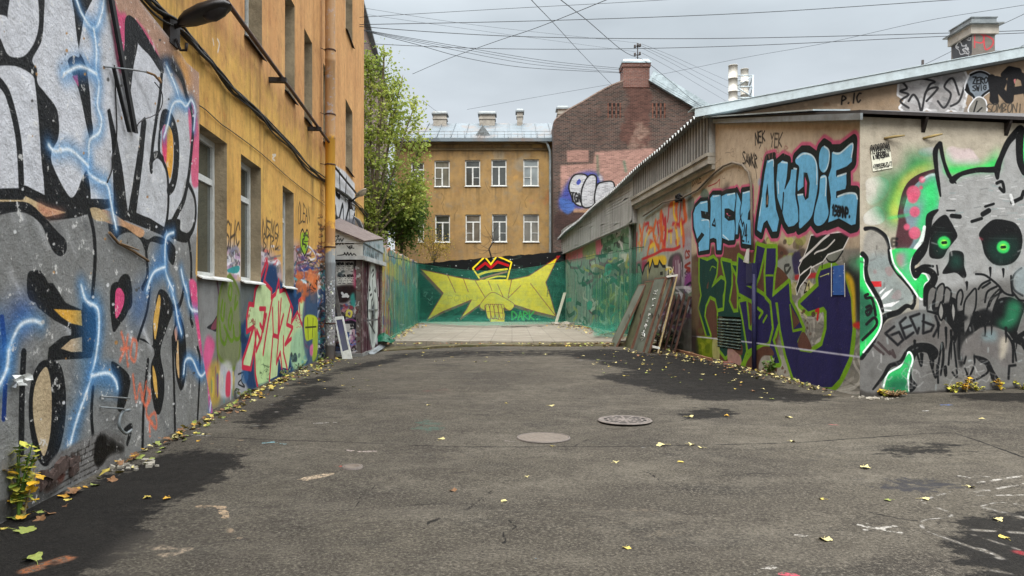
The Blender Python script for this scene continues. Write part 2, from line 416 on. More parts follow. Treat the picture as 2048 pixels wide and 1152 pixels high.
    def scrib(s, x0, y0, x1, y1, n, w_, cols, seed=0, a=.9, ang=None, soft=.0, size=None):
        """old overlapping tags and spray marks in a region"""
        rd = random.Random(seed); W, H = x1 - x0, y1 - y0
        for _ in range(n):
            cx, cy = rd.uniform(x0, x1), rd.uniform(y0, y1); L = (size or min(W, H) * .35) * rd.uniform(.5, 1.3); k = rd.randint(3, 7); pts = []
            t = rd.uniform(0, 6.28) if ang is None else ang + rd.uniform(-.25, .25)
            for i in range(k):
                pts.append((min(x1, max(x0, cx)), min(y1, max(y0, cy)))); t += rd.uniform(-1.9, 1.9) if ang is None else 0
                if ang is not None and i: t = ang + (math.pi if i % 2 else 0) + rd.uniform(-.35, .35)
                cx += math.cos(t) * L * .6; cy += math.sin(t) * L * .6
            s.line(pts, w_ * rd.uniform(.5, 1.4), rd.choice(cols), a * rd.uniform(.7, 1), soft)
    def blots(s, x0, y0, x1, y1, n, size, cols, seed=0, a=.85, rough=.03, tall=1.0):
        rd = random.Random(seed)
        for _ in range(n):
            cx, cy = rd.uniform(x0, x1), rd.uniform(y0, y1); r = size * rd.uniform(.4, 1.3); k = rd.randint(5, 8)
            s.fill([(cx + r * rd.uniform(.5, 1.2) * math.cos(2 * math.pi * i / k), cy + tall * r * rd.uniform(.5, 1.2) * math.sin(2 * math.pi * i / k)) for i in range(k)], rd.choice(cols), a * rd.uniform(.6, 1), rough=rough)
    def drips(s, x0, y0, x1, y1, n, w_, cols, seed=0, a=.8, lmin=.2):
        rd = random.Random(seed)
        for _ in range(n):
            x = rd.uniform(x0, x1); y = rd.uniform(y0, y0 + (y1 - y0) * .7); L = (y1 - y0) * rd.uniform(lmin, 1.0)
            s.line([(x, y), (x + rd.uniform(-1, 1) * .3, y + L * .5), (x, min(y1, y + L))], [w_ * rd.uniform(.6, 1.6), w_ * .5], rd.choice(cols), a * rd.uniform(.6, 1), w_ * .2)
    def rect(s, x0, y0, x1, y1, col, a=1.0, rough=0.0, soft=0.0): s.fill([(x0, y0), (x1, y0), (x1, y1), (x0, y1)], col, a, soft, False, rough)
    def image(s, name):
        im = bpy.data.images.new(name, s.W, s.H, alpha=True); im.alpha_mode = 'CHANNEL_PACKED'
        l = np.clip(s.rgb, 0, 1) ** 2.2; srgb = np.where(l <= .0031308, l * 12.92, 1.055 * l ** (1 / 2.4) - .055)
        px = np.empty((s.H, s.W, 4), np.float32); px[..., :3] = srgb; px[..., 3] = s.a
        im.pixels.foreach_set(px.ravel()); im.update(); im.pack(); return im
    def tex(s, M, name):
        """(colour, coverage) of this canvas in a material whose UVs are wall metres"""
        n = M.n('ShaderNodeTexImage', extension='CLIP'); n.image = s.image(name)
        M.L(M.map(M.uv(), (1 / (s.u1 - s.u0), 1 / (s.v1 - s.v0), 1), (-s.u0 / (s.u1 - s.u0), -s.v0 / (s.v1 - s.v0), 0)), n.inputs['Vector'])
        return n.outputs['Color'], n.outputs['Alpha']

def wall_mat(name, base, cv=None, wear=.35, bump=.5, flake=9.0, rough=.75, streak=True, under=None, grain=.2, gritty=.6):
    """plaster wall: base(M) gives the bare plaster colour; the canvas lies on it, chipped and grimy"""
    M = Mat(name, rough, .12); b = base(M) if callable(base) else base
    big = M.noise(1.3, 6, .65); fine = M.noise(38, 4, .6); fl = M.noise(flake, 8, .72)
    col = b; rgh = rough
    if cv is not None:
        c, a = cv.tex(M, name + '_paint')
        chip = M.rng(fl, .60 + (1 - wear) * .12, .64 + (1 - wear) * .12)
        und = lin(under) if under else b
        col = M.mix(a, b, c)
        col = M.mix(M.math('MULTIPLY', M.math('MULTIPLY', chip, a), .8), col, und)
    col = M.mix(M.rng(big, .35, .7, 0, .22), col, M.mix(1.0, col, (.74, .71, .66), 'MULTIPLY'))
    if streak:
        st = M.noise(1.0, 5, .6, M.map(M.pos(), (2.6, 2.6, .28)))
        col = M.mix(M.rng(st, .52, .72, 0, .35), col, M.mix(1.0, col, (.58, .55, .5), 'MULTIPLY'))
    col = M.mix(M.rng(fine, .3, .75, 0, grain), col, M.mix(1.0, col, (.55, .55, .55), 'MULTIPLY'))
    pit = M.noise(70, 5, .75); scf = M.noise(24, 7, .8, M.map(M.pos(), (1, 1, .6)))
    col = M.mix(1.0, col, M.ramp(fl, [(.25, (.66, .65, .64)), (.5, (.97, .97, .97)), (.75, (1.16, 1.16, 1.16))]), 'MULTIPLY')
    col = M.mix(M.rng(pit, .60, .68, 0, gritty), col, M.mix(1.0, col, (.3, .28, .26), 'MULTIPLY')); col = M.mix(M.rng(scf, .63, .68, 0, gritty * .7), col, lin(under) if under else (.5, .48, .45))
    h = M.math('ADD', M.math('MULTIPLY', fl, 1.2), M.math('MULTIPLY', fine, .5))
    return M.out(col, M.rng(fl, .3, .7, rough - .12, rough + .12), M.bump(h, bump, .02))
BLK = (27, 28, 30)
# ---- the thick grey coat on the near part of the left wall: silver letters, black outlines, blue lightning
LCOAT = Side(-3.12 + .07, -.0903, 1)
def paint_coat():
    c = Canvas(LCOAT, 1.2, 9.6, -.4, 5.4, 175)
    c.rect(-900, -900, 900, 2500, (150, 149, 147)); c.a[:] = 1; c.rgb[:] = np.array(lin((126, 126, 124)), np.float32) ** (1 / 2.2)
    v = c.view(0, 0, 2)
    v.fill([(-900, -600), (900, -600), (900, 900), (700, 930), (560, 890), (440, 830), (300, 850), (100, 800), (-900, 800)], (202, 203, 208), 1, .05, False)
    v.fill([(340, 690), (520, 560), (800, 300), (800, 900), (560, 880), (440, 820)], (188, 189, 192), .8, .12)
    v.blots(0, 60, 640, 760, 26, 60, (), 3) if False else None
    rs = random.Random(2)
    for _ in range(110): 
        x, y = rs.uniform(-200, 760), rs.uniform(-100, 1800); L = rs.uniform(20, 110)
        v.line([(x, y), (x + L * .4, y + L)], rs.uniform(.02, .09), rs.choice([(235, 236, 240), (110, 110, 112), (240, 240, 242), (86, 86, 88)]), .34, .04)  # random streaks over the coat; the white ones are painted glints
    # faded plaster border and pink
    v.fill([(420, -300), (540, -40), (620, 80), (700, 180), (745, 250), (800, 290), (830, 700), (780, 640), (745, 400), (640, 240), (560, 120), (430, 60)], (176, 140, 118), 1, .04)
    v.fill([(700, 190), (745, 250), (765, 330), (745, 340), (700, 260)], (214, 150, 70), .8, .09)
    v.fill([(425, -120), (470, 40), (505, 60), (500, 180), (488, 285), (470, 260), (445, 80)], (206, 78, 120), .95, .02)
    v.fill([(540, 80), (565, 100), (605, 160), (640, 235), (610, 200), (560, 130)], (206, 78, 120), .95, .02)
    v.fill([(752, 400), (790, 480), (800, 700), (792, 745), (768, 735), (762, 600)], (214, 96, 128), .95, .015)
    v.fill([(740, 720), (775, 760), (785, 860), (770, 935), (742, 945), (715, 930)], (166, 166, 166), 1, .0)
    K = BLK
    for p in ([(-500, -300), (-420, 100), (-520, 500), (-400, 700), (-200, 640)], [(-1200, 300), (-1000, -200), (-760, 300), (-900, 800), (-1150, 700)], [(-2600, -600), (-2300, 500), (-1900, 900)]): v.line(p, [.08, .22, .16, .2, .1], K)
    for p in ([(-700, 1000), (-560, 1300), (-300, 1350), (-240, 1700)], [(-1500, 1100), (-1300, 1700), (-1000, 1500)]): v.line(p, [.1, .24, .2, .08], K); v.glow([(x + 120, y + 60) for x, y in p])
    v.fill([(0, 150), (30, 215), (70, 228), (105, 215), (140, 160), (155, 80), (150, -60), (178, -60), (176, 90), (165, 170), (130, 240), (148, 275), (150, 330), (180, 370), (225, 430), (238, 500), (232, 560), (210, 600), (205, 640), (225, 690), (255, 750), (285, 790), (310, 760), (332, 700), (352, 690), (352, 830), (200, 830), (172, 700), (160, 560), (150, 430), (140, 340), (128, 300), (60, 265), (-40, 250), (-40, 120)], K, rough=.006)
    v.fill([(-200, -200), (35, -200), (30, 55), (10, 60), (-200, 20)], K)
    v.line([(-30, 300), (20, 355), (45, 420), (68, 520), (80, 620), (86, 750)], .07, K)
    v.fill([(-60, 760), (80, 755), (100, 742), (190, 785), (240, 825), (290, 832), (350, 800), (435, 795), (452, 830), (360, 848), (300, 868), (200, 882), (160, 862), (100, 830), (90, 802), (-60, 802)], K, smooth=False, rough=.006)
    v.fill([(-60, 797), (90, 800), (102, 784), (190, 828), (265, 850), (185, 868), (110, 828), (60, 812), (-60, 815)], (196, 172, 132), smooth=False)
    v.fill([(150, 810), (190, 828), (265, 850), (190, 868), (160, 850)], (196, 128, 104), .85, .03)
    v.fill([(-60, 815), (60, 806), (120, 815), (180, 870), (230, 925), (262, 960), (266, 1000), (245, 1025), (215, 1010), (190, 960), (165, 900), (120, 862), (60, 848), (-60, 872)], K, rough=.006)
    v.fill([(290, -60), (388, -60), (340, 60), (328, 120), (316, 200), (330, 230), (345, 270), (360, 380), (366, 470), (372, 520), (362, 560), (345, 500), (325, 400), (305, 330), (280, 272), (272, 240), (295, 222), (318, 225), (308, 150), (298, 60)], K)
    v.fill([(288, 305), (310, 298), (315, 348)], (206, 78, 120), smooth=False)
    v.fill([(428, 440), (440, 433), (465, 540), (490, 670), (505, 800), (512, 850), (530, 740), (555, 580), (566, 480), (580, 468), (586, 490), (572, 640), (556, 770), (545, 850), (600, 872), (668, 915), (655, 945), (560, 905), (500, 880), (470, 892), (450, 870), (455, 800), (452, 700), (446, 560)], K, smooth=False, rough=.004)
    v.fill([(502, 72), (535, 75), (552, 165), (535, 260), (518, 385), (505, 330), (490, 280), (498, 180)], K)
    v.fill([(528, 70), (562, 105), (602, 170), (642, 240), (656, 288), (640, 285), (600, 225), (548, 165)], K)
    v.line([(648, 280), (640, 380), (625, 480), (612, 570), (606, 640), (605, 680)], .07, K)
    v.fill([(650, 520), (668, 490), (690, 540), (692, 640), (680, 715), (662, 640), (648, 590)], (226, 164, 66)); v.fill([(650, 520), (660, 500), (668, 560), (664, 650), (650, 610)], (222, 72, 110), 1, .015)
    v.line([(640, 520), (655, 470), (682, 478), (702, 540), (706, 640), (694, 730), (674, 765)], [.05, .16, .17, .17, .15, .1], K)
    v.line([(640, 520), (636, 600), (650, 640), (668, 690), (674, 780), (670, 860), (660, 920)], .06, K)
    v.line([(605, 680), (606, 640), (628, 618), (650, 636)], .08, K)
    v.line([(640, 245), (690, 262), (725, 310), (745, 375)], [.1, .22, .18, .1], (58, 60, 70), .95, .05)
    v.line([(690, 265), (725, 310), (745, 380), (766, 440), (772, 520), (762, 640), (752, 720), (735, 800), (705, 860), (690, 890)], .085, K)
    v.line([(755, 738), (778, 790), (783, 860), (770, 920), (745, 945), (718, 930), (695, 900)], .07, K)
    v.fill([(665, 885), (718, 878), (722, 920), (762, 940), (745, 970), (700, 960), (675, 940)], K)
    v.line([(752, 945), (765, 1050), (762, 1250), (770, 1300)], .07, K)
    v.fill([(435, 880), (470, 888), (520, 900), (560, 938), (590, 958), (620, 944), (662, 958), (650, 978), (602, 968), (585, 1012), (562, 960), (520, 930), (480, 940), (460, 962), (438, 930)], K)
    v.fill([(395, 840), (440, 845), (500, 885), (575, 920), (560, 950), (500, 910), (440, 895), (400, 870)], (196, 150, 112)); v.fill([(360, 835), (400, 835), (440, 880), (380, 880)], (190, 165, 125), .9)
    v.line([(352, 835), (375, 930), (380, 1050), (368, 1200)], .06, K)
    v.fill([(110, 1100), (140, 1082), (172, 1095), (215, 1200), (120, 1200)], K); v.fill([(470, 1140), (490, 1100), (516, 1102), (527, 1152), (525, 1230), (470, 1250)], K)
    v.line([(585, 1010), (590, 1100), (570, 1152)], .06, K); v.fill([(668, 960), (700, 990), (700, 1040), (690, 1060), (672, 1030)], K)
    v = c.view(0, 576, 2)
    v.fill([(108, -20), (212, -20), (262, 60), (330, 90), (330, 60), (362, 40), (380, 100), (386, 180), (366, 280), (250, 285), (190, 292), (195, 240), (250, 195), (286, 190), (286, 165), (220, 130), (150, 80)], K, smooth=False, rough=.008)
    v.fill([(214, 84), (325, 90), (329, 152), (280, 140), (245, 115)], (214, 162, 66), smooth=False); v.fill([(243, 242), (285, 205), (328, 195), (329, 255), (285, 256)], (190, 165, 132), smooth=False)
    v.fill([(185, 288), (240, 308), (262, 400), (262, 520), (246, 620), (215, 690), (180, 714), (150, 682), (123, 590), (115, 480), (123, 380), (150, 310)], K, rough=.01)
    v.fill([(185, 316), (203, 380), (207, 480), (200, 590), (176, 672), (152, 612), (134, 520), (133, 430), (150, 360)], (186, 166, 134))
    v.line([(95, 260), (88, 420), (85, 660)], .07, K); v.line([(8, 120), (22, 300), (15, 520)], .05, (24, 50, 110))
    v.fill([(-80, 90), (20, 120), (40, 200), (30, 330), (-80, 420)], (36, 84, 150), .8, .09); v.fill([(40, 90), (90, 50), (135, 90), (110, 160), (60, 180)], (30, 74, 160), .8, .1)
    v.fill([(445, -10), (522, -10), (526, 40), (510, 100), (480, 145), (450, 168)], K); v.fill([(462, 18), (480, 0), (497, 30), (490, 80), (463, 120)], (212, 76, 122))
    v.fill([(640, 5), (676, 30), (692, 90), (672, 150), (642, 250), (656, 350), (656, 430), (640, 502), (620, 490), (604, 400), (604, 310), (618, 260), (604, 230), (552, 202), (580, 206), (610, 230), (611, 150), (622, 60)], K)
    v.fill([(635, 28), (642, 60), (622, 205), (613, 140), (622, 80)], (212, 166, 84)); v.fill([(611, 310), (626, 360), (630, 442), (614, 390)], (212, 166, 84))
    v.line([(600, -10), (588, 90), (558, 185), (552, 205)], .05, K); v.fill([(704, 88), (732, 140), (742, 200), (746, 300), (736, 390), (720, 408), (704, 350), (698, 270), (690, 200), (699, 140)], K)
    v.fill([(712, 205), (717, 360), (705, 300)], (206, 170, 120)); v.fill([(698, 170), (712, 150), (705, 215)], (190, 140, 120))
    v.line([(690, 200), (698, 450), (700, 590)], .06, K); v.line([(790, 240), (800, 300), (790, 530)], .06, K); v.line([(736, 0), (722, 60), (700, 80), (676, 62)], .07, K)
    v.fill([(450, 293), (517, 350), (514, 420), (490, 492), (468, 480), (474, 400), (450, 340)], K); v.line([(372, 400), (366, 500), (372, 590)], .05, K); v.line([(592, 290), (575, 470), (570, 640)], .06, K)
    v.line([(500, 570), (525, 555), (510, 620)], .06, K)
    v.fill([(756, -20), (785, -20), (802, 80), (806, 180), (832, 210), (852, 320), (856, 470), (838, 500), (826, 350), (800, 250), (784, 150)], (220, 84, 130), 1, .012)
    v.line([(862, 330), (850, 420), (852, 480)], .06, (180, 80, 140), .8, .05)
    for pts in ([(486, 180), (498, 240), (480, 290)], [(512, 190), (505, 240), (512, 310)], [(484, 245), (515, 240)], [(530, 210), (522, 270), (540, 290), (547, 220), (530, 205)], [(532, 350), (545, 450), (560, 385), (570, 450), (585, 375)], [(590, 400), (602, 440), (580, 470), (570, 420)], [(600, 410), (585, 500), (610, 540)], [(595, 520), (620, 500), (625, 560), (600, 540), (600, 590)]):
        v.line(pts, .045, (222, 112, 82), .85, .015, dry=.25)
    # lightning
    v.fill([(330, 60), (400, 60), (392, 220), (330, 470), (285, 640), (262, 640), (270, 560), (330, 380)], (40, 112, 176), .7, .13)
    v.fill([(360, 340), (455, 340), (468, 395), (420, 405), (375, 370)], (40, 112, 176), .75, .1); v.fill([(535, 30), (600, -30), (590, 80), (555, 140), (520, 120)], (44, 92, 160), .6, .12)
    v.fill([(700, 60), (725, 120), (725, 190), (705, 140)], (36, 100, 170), .9, .06); v.fill([(740, 290), (790, 290), (818, 340), (790, 340)], (36, 100, 170), .9, .07)
    for p in ([(325, -10), (345, 50), (390, 82), (396, 160), (386, 260), (366, 350), (345, 420), (310, 520), (290, 590), (275, 660)], [(366, 352), (430, 340), (462, 370), (470, 402)], [(680, -10), (700, 60), (712, 130), (726, 182)], [(745, -10), (762, 80), (802, 100), (816, 160), (815, 260), (822, 320), (846, 400), (840, 490)], [(735, 342), (742, 290), (768, 285), (800, 350), (820, 338)], [(30, 320), (42, 230), (80, 150), (130, 130), (165, 142)], [(-20, 420), (25, 330), (35, 250)]): v.glow(p)
    v = c.view(0, 0, 2)
    v.fill([(355, 690), (430, 740), (480, 930), (440, 850)], (60, 120, 180), .5, .1); v.fill([(255, 300), (320, 235), (375, 270), (330, 300)], (50, 110, 176), .7, .1); v.fill([(660, 1050), (680, 960), (650, 940), (600, 1100), (640, 1130)], (50, 110, 176), .6, .1)
    for p in ([(300, -20), (330, 60), (375, 115), (405, 62), (418, -20)], [(375, 115), (386, 200), (385, 290), (396, 340), (390, 420), (406, 480), (395, 532), (360, 560), (355, 620), (356, 690), (400, 725), (430, 742), (446, 820), (465, 915)], [(255, 296), (320, 266), (387, 296)], [(195, 580), (220, 605), (282, 600), (352, 662)], [(668, 268), (700, 340), (722, 402), (746, 412)], [(655, 550), (670, 500), (690, 420), (720, 405), (745, 425), (765, 400), (780, 440), (775, 520)], [(695, 930), (665, 950), (660, 1040), (666, 1100), (692, 1160)], [(660, 1068), (620, 1085), (600, 1120), (588, 1160)], [(725, 1080), (735, 1130), (748, 1170)]): v.glow(p)
    # torn foot of the wall: coat gone, bricks bare
    v = c.view(0, 576, 2)
    v.fill([(170, 735), (200, 690), (270, 640), (330, 610), (385, 580), (420, 565), (470, 590), (505, 600), (505, 690), (400, 760), (170, 840)], (116, 114, 112), 1, rough=.06, smooth=False)
    for k in range(7):
        y = 640 + k * 22; v.line([(180 + k * 4, y + 96 - k * 4), (300, y + 20), (400, y - 30)], .012, (40, 36, 34), .9, .004, smooth=False, dry=.35)
    for k in range(16): x = 190 + k * 15; y = 800 - k * 11 - (k % 3) * 22; v.line([(x, y), (x + 2, y - 22)], .014, (40, 36, 34), .9, smooth=False)
    v.fill([(165, 850), (175, 770), (215, 735), (262, 720), (262, 770), (220, 815)], (92, 58, 50), .9, rough=.05)
    v.blots(180, 640, 480, 800, 22, 12, [(70, 62, 58), (52, 44, 40), (176, 174, 172), (150, 148, 146)], 4, .9, .02, .6)
    v.fill([(372, 690), (378, 600), (400, 572), (440, 570), (470, 600), (505, 612), (502, 672), (440, 690), (390, 720)], (20, 18, 17), 1, rough=.05)  # shade inside the broken hole, painted as dark colour on the flat coat
    v.fill([(-60, 880), (60, 830), (170, 780), (250, 800), (-60, 960)], (60, 58, 56), .7, rough=.05)
    # worn specks
    v = c.view(0, 0, 2)
    rs = random.Random(11)
    for _ in range(230):
        x, y = rs.uniform(-40, 780), rs.choice((rs.uniform(100, 800), rs.uniform(780, 1700))); q = rs.uniform(2, 9)
        v.fill([(x, y), (x + q, y - q * .5), (x + q * 1.4, y + q * .6), (x + q * .3, y + q)], rs.choice([(216, 216, 216), (205, 205, 205), (176, 128, 74), (74, 72, 70), (200, 198, 195)]), .85, rough=.008)
    return c
# ---- the ochre wall beyond it, graffiti below the sills
def paint_ochre():
    c = Canvas(LWALL, 8.6, 27.4, -.3, 6.2, 110)
    v = c.view(420, 430, 3.2)
    v.fill([(-400, 395), (110, 412), (330, 440), (540, 470), (700, 470), (750, 470), (790, 470), (790, 1300), (-400, 1400)], (112, 112, 108), 1, .02, False)
    v.fill([(85, 200), (190, 215), (195, 400), (80, 400)], (176, 176, 184), .8, .1, True); v.scrib(88, 200, 190, 395, 26, .05, [(240, 240, 245), (120, 120, 140), (60, 60, 70), (170, 130, 160)], 3, .7)
    v.fill([(112, 345), (185, 325), (180, 368), (118, 372)], (48, 140, 140), .95, rough=.02)
    v.fill([(310, 230), (370, 225), (440, 300), (455, 330), (455, 440), (310, 430)], (160, 150, 170), .75, .1); v.scrib(330, 200, 450, 400, 22, .05, [(200, 60, 70), (90, 80, 110), (225, 225, 230), (110, 110, 110)], 5, .7)
    v.fill([(530, 210), (570, 200), (640, 300), (690, 330), (740, 320), (750, 480), (530, 470)], (150, 140, 165), .7, .1)
    v.scrib(535, 200, 740, 470, 70, .05, [(230, 230, 235), (90, 60, 110), (40, 60, 120), (150, 70, 60), (60, 60, 60), (70, 160, 160)], 7, .75)
    v.tag('SHC', (95, 215), (192, 205), 170, 155, .05, (40, 40, 42), .05, .12, 3, .9)
    v.tag('NEMO', (335, 130), (440, 150), 110, 90, .05, (52, 50, 48), .05, .15, 4, .9); v.tag('BORZ', (340, 245), (440, 225), 130, 90, .045, (46, 44, 44), .02, .2, 6, .85)
    v.tag('OLEAN', (565, 45), (640, 50), 120, 90, .045, (40, 40, 38), .03, .12, 8)
    v.fill([(585, 230), (580, 150), (590, 110), (605, 120), (622, 110), (628, 160), (618, 220), (605, 250)], (140, 176, 40)); v.line([(605, 262), (580, 200), (578, 130), (592, 92), (607, 120), (622, 95), (634, 150), (626, 215), (605, 262)], .05, (34, 36, 30)); v.line([(598, 150), (590, 180), (612, 190)], .04, (34, 36, 30))
    v.scrib(590, 130, 650, 300, 9, .04, [(40, 40, 40), (40, 110, 120)], 9); v.scrib(690, 0, 745, 300, 34, .04, [(60, 40, 34), (120, 60, 40), (40, 36, 34), (150, 90, 60)], 10, .8)
    # grey coat edge, pink and the green face
    v.fill([(-60, 400), (30, 410), (45, 600), (20, 900), (-60, 900)], (128, 128, 126), 1, .01); v.fill([(-10, 1090), (5, 960), (30, 820), (-30, 800), (-60, 1152)], (206, 84, 130), .9, .03)
    v.fill([(-20, 720), (15, 690), (50, 640), (42, 740), (10, 735)], (36, 34, 36)); v.fill([(5, 725), (48, 650), (42, 725)], (120, 62, 76), .9)
    v.line([(45, 420), (60, 560), (45, 700), (50, 980)], .05, (80, 40, 60), .9, .02)
    v.fill([(128, 385), (165, 440), (190, 520), (200, 640), (195, 820), (180, 930), (150, 985), (100, 955), (55, 900), (45, 780), (50, 640), (60, 520), (85, 430)], (112, 118, 84), 1, .012)
    v.line([(128, 385), (165, 440), (190, 520), (200, 640), (195, 820), (180, 940), (150, 985), (100, 955), (55, 900), (45, 780), (50, 640), (60, 520), (85, 430), (128, 385)], .07, (96, 116, 40), .95, .02)
    for p in ([(80, 550), (70, 640), (85, 670), (95, 570)], [(130, 440), (118, 500), (132, 540), (140, 470), (130, 440)], [(135, 600), (118, 680), (130, 730), (142, 650), (135, 600)], [(165, 520), (158, 600), (175, 560)], [(62, 690), (70, 790), (95, 825), (110, 760)], [(90, 710), (130, 800), (150, 790), (150, 720)], [(150, 710), (160, 790), (190, 780), (190, 690)]): v.line(p, .06, (92, 122, 30))
    v.fill([(-10, 980), (60, 950), (60, 1200), (-30, 1200)], (196, 160, 60), .7, .05); v.drips(10, 950, 160, 1160, 22, .07, [(60, 130, 130), (180, 40, 60), (210, 200, 205), (120, 60, 110), (220, 190, 60)], 3, .8)
    v.fill([(70, 960), (140, 960), (135, 1150), (60, 1150)], (190, 188, 192), .8, .03); v.fill([(105, 1020), (130, 1010), (128, 1150), (100, 1150)], (190, 40, 66), .85, .01)
    v.fill([(165, 960), (215, 930), (250, 1000), (255, 1110), (165, 1150)], (150, 150, 152), 1, .02); v.line([(180, 1020), (215, 1010), (200, 1060), (222, 1100), (180, 1080), (205, 1050)], .025, BLK)
    # dark blue ground and the pale green letters
    v.fill([(200, 640), (260, 500), (360, 330), (420, 330), (450, 420), (640, 470), (700, 600), (640, 900), (620, 960), (560, 990), (300, 1110), (230, 1080), (205, 900)], (30, 58, 96), 1, .03)
    v.blots(210, 480, 640, 1080, 40, 22, [(24, 40, 66), (46, 92, 140), (30, 34, 50), (62, 120, 120)], 6, .7, .03, 2)
    v.fill([(195, 470), (290, 450), (280, 540), (200, 700)], (96, 102, 100), .9, .03)
    P = (184, 204, 152)
    v.fill([(320, 440), (300, 470), (285, 560), (262, 570), (240, 620), (235, 740), (262, 730), (215, 930), (212, 970), (255, 975), (290, 800), (285, 960), (300, 1085), (350, 1070), (430, 1030), (440, 900), (455, 975), (500, 985), (515, 880), (540, 990), (590, 960), (625, 930), (610, 830), (595, 700), (560, 620), (530, 680), (515, 580), (490, 500), (450, 480), (440, 470), (395, 510), (390, 470), (345, 430)], P, 1, 0, False)
    v.fill([(520, 800), (600, 720), (620, 930), (530, 985)], (150, 186, 150), .9, .05); v.fill([(290, 900), (390, 880), (380, 1060), (300, 1085)], (170, 198, 140), .8, .05)
    v.blots(510, 880, 610, 980, 12, 14, [(40, 60, 66), (90, 150, 150), (30, 30, 34)], 3, .8, .02, 1.6)
    v.fill([(565, 640), (570, 540), (590, 530), (608, 550), (600, 650), (590, 690)], P)
    RD = (186, 44, 66)
    for p in ([(310, 440), (362, 295), (370, 320), (345, 425), (395, 480), (392, 530), (420, 505), (440, 415), (446, 490), (480, 475), (515, 565), (530, 600), (520, 690), (560, 620), (595, 720), (608, 830), (630, 850)], [(310, 440), (288, 480), (280, 575), (250, 570), (235, 660), (235, 748), (280, 715), (210, 930), (208, 975), (262, 985), (285, 840), (300, 740), (322, 800)], [(318, 600), (355, 600), (345, 650), (360, 640), (340, 740), (320, 700)], [(288, 730), (295, 870), (330, 780), (345, 660)], [(398, 540), (372, 680), (340, 890)], [(400, 600), (405, 770), (435, 780), (440, 560)], [(455, 540), (440, 760), (470, 640), (455, 690)], [(515, 580), (490, 700), (530, 720), (480, 830), (520, 790)], [(402, 780), (380, 1060)], [(440, 760), (425, 950), (450, 880), (460, 980)], [(470, 780), (470, 880), (495, 990)], [(575, 640), (568, 550), (590, 530), (610, 545), (605, 650), (592, 690)], [(285, 880), (290, 1020), (305, 1100)]): v.line(p, .085, RD, 1, .006, smooth=False)
    v.scrib(245, 600, 290, 700, 9, .03, [(150, 70, 70), (120, 90, 60)], 4, .8); v.scrib(545, 640, 590, 720, 9, .02, [(170, 70, 80)], 5, .8); v.scrib(320, 940, 380, 1050, 8, .02, [(70, 90, 60)], 6, .8)
    # orange scrawl, lime block, then old layers up to the downpipe and behind it
    v.blots(555, 360, 690, 560, 30, 24, [(206, 104, 50), (190, 90, 44), (216, 124, 70)], 8, .75, .05, 1.8); v.scrib(620, 420, 690, 560, 10, .04, [(50, 34, 30)], 8)
    v.fill([(600, 560), (720, 480), (790, 470), (790, 1000), (620, 930)], (64, 84, 110), .8, .05); v.scrib(690, 330, 790, 960, 120, .06, [(30, 34, 40), (230, 230, 232), (60, 90, 140), (150, 70, 70), (70, 150, 150), (190, 120, 70), (40, 40, 44)], 12, .8)
    v.fill([(608, 650), (682, 655), (684, 760), (640, 800), (610, 790)], (182, 196, 40), .95, .01); v.line([(625, 660), (628, 790)], .06, (40, 44, 30)); v.line([(660, 665), (655, 780)], .05, (40, 44, 30)); v.line([(610, 720), (680, 715)], .04, (60, 64, 30))
    v.fill([(660, 760), (690, 750), (684, 900), (655, 930)], (160, 176, 50), .9, .04); v.fill([(640, 840), (660, 830), (655, 900), (640, 890)], (214, 110, 150), .9, .02); v.scrib(690, 800, 760, 930, 26, .04, [(210, 210, 210), (40, 40, 40), (60, 60, 90)], 14)
    # silver letters on the far side of the downpipe
    v = c.view(380, 200, 2.095)
    v.fill([(606, 272), (650, 300), (690, 350), (692, 540), (640, 545), (606, 520)], (196, 196, 198), 1, .02, False)
    for p in ([(625, 300), (628, 400), (612, 390)], [(655, 330), (650, 420)], [(610, 450), (618, 520), (640, 440), (645, 530), (668, 440)], [(668, 450), (672, 535), (690, 480)]): v.line(p, .17, BLK, 1, .02)
    v.fill([(606, 480), (640, 505), (690, 520), (690, 545), (640, 548), (606, 530)], BLK, .9, .02)
    v.fill([(606, 545), (760, 560), (760, 1000), (606, 1000)], (90, 90, 96), .8, .04); v.scrib(606, 545, 760, 900, 60, .07, [(220, 220, 220), (40, 40, 44), (120, 70, 90), (70, 120, 120)], 3)
    # white marks on the plaster
    v = c.view(300, 0, 2.743)
    for p in ([(370, 215), (380, 240), (372, 285)], [(345, 215), (350, 245)], [(672, 850), (690, 850), (672, 868), (685, 880)]): v.line(p, .035, (214, 210, 200), .9, .01)
    v.tag('MEL', (935, 1090), (960, 1110), 60, 50, .03, (90, 60, 40), 0, .1, 3, .8)
    return c
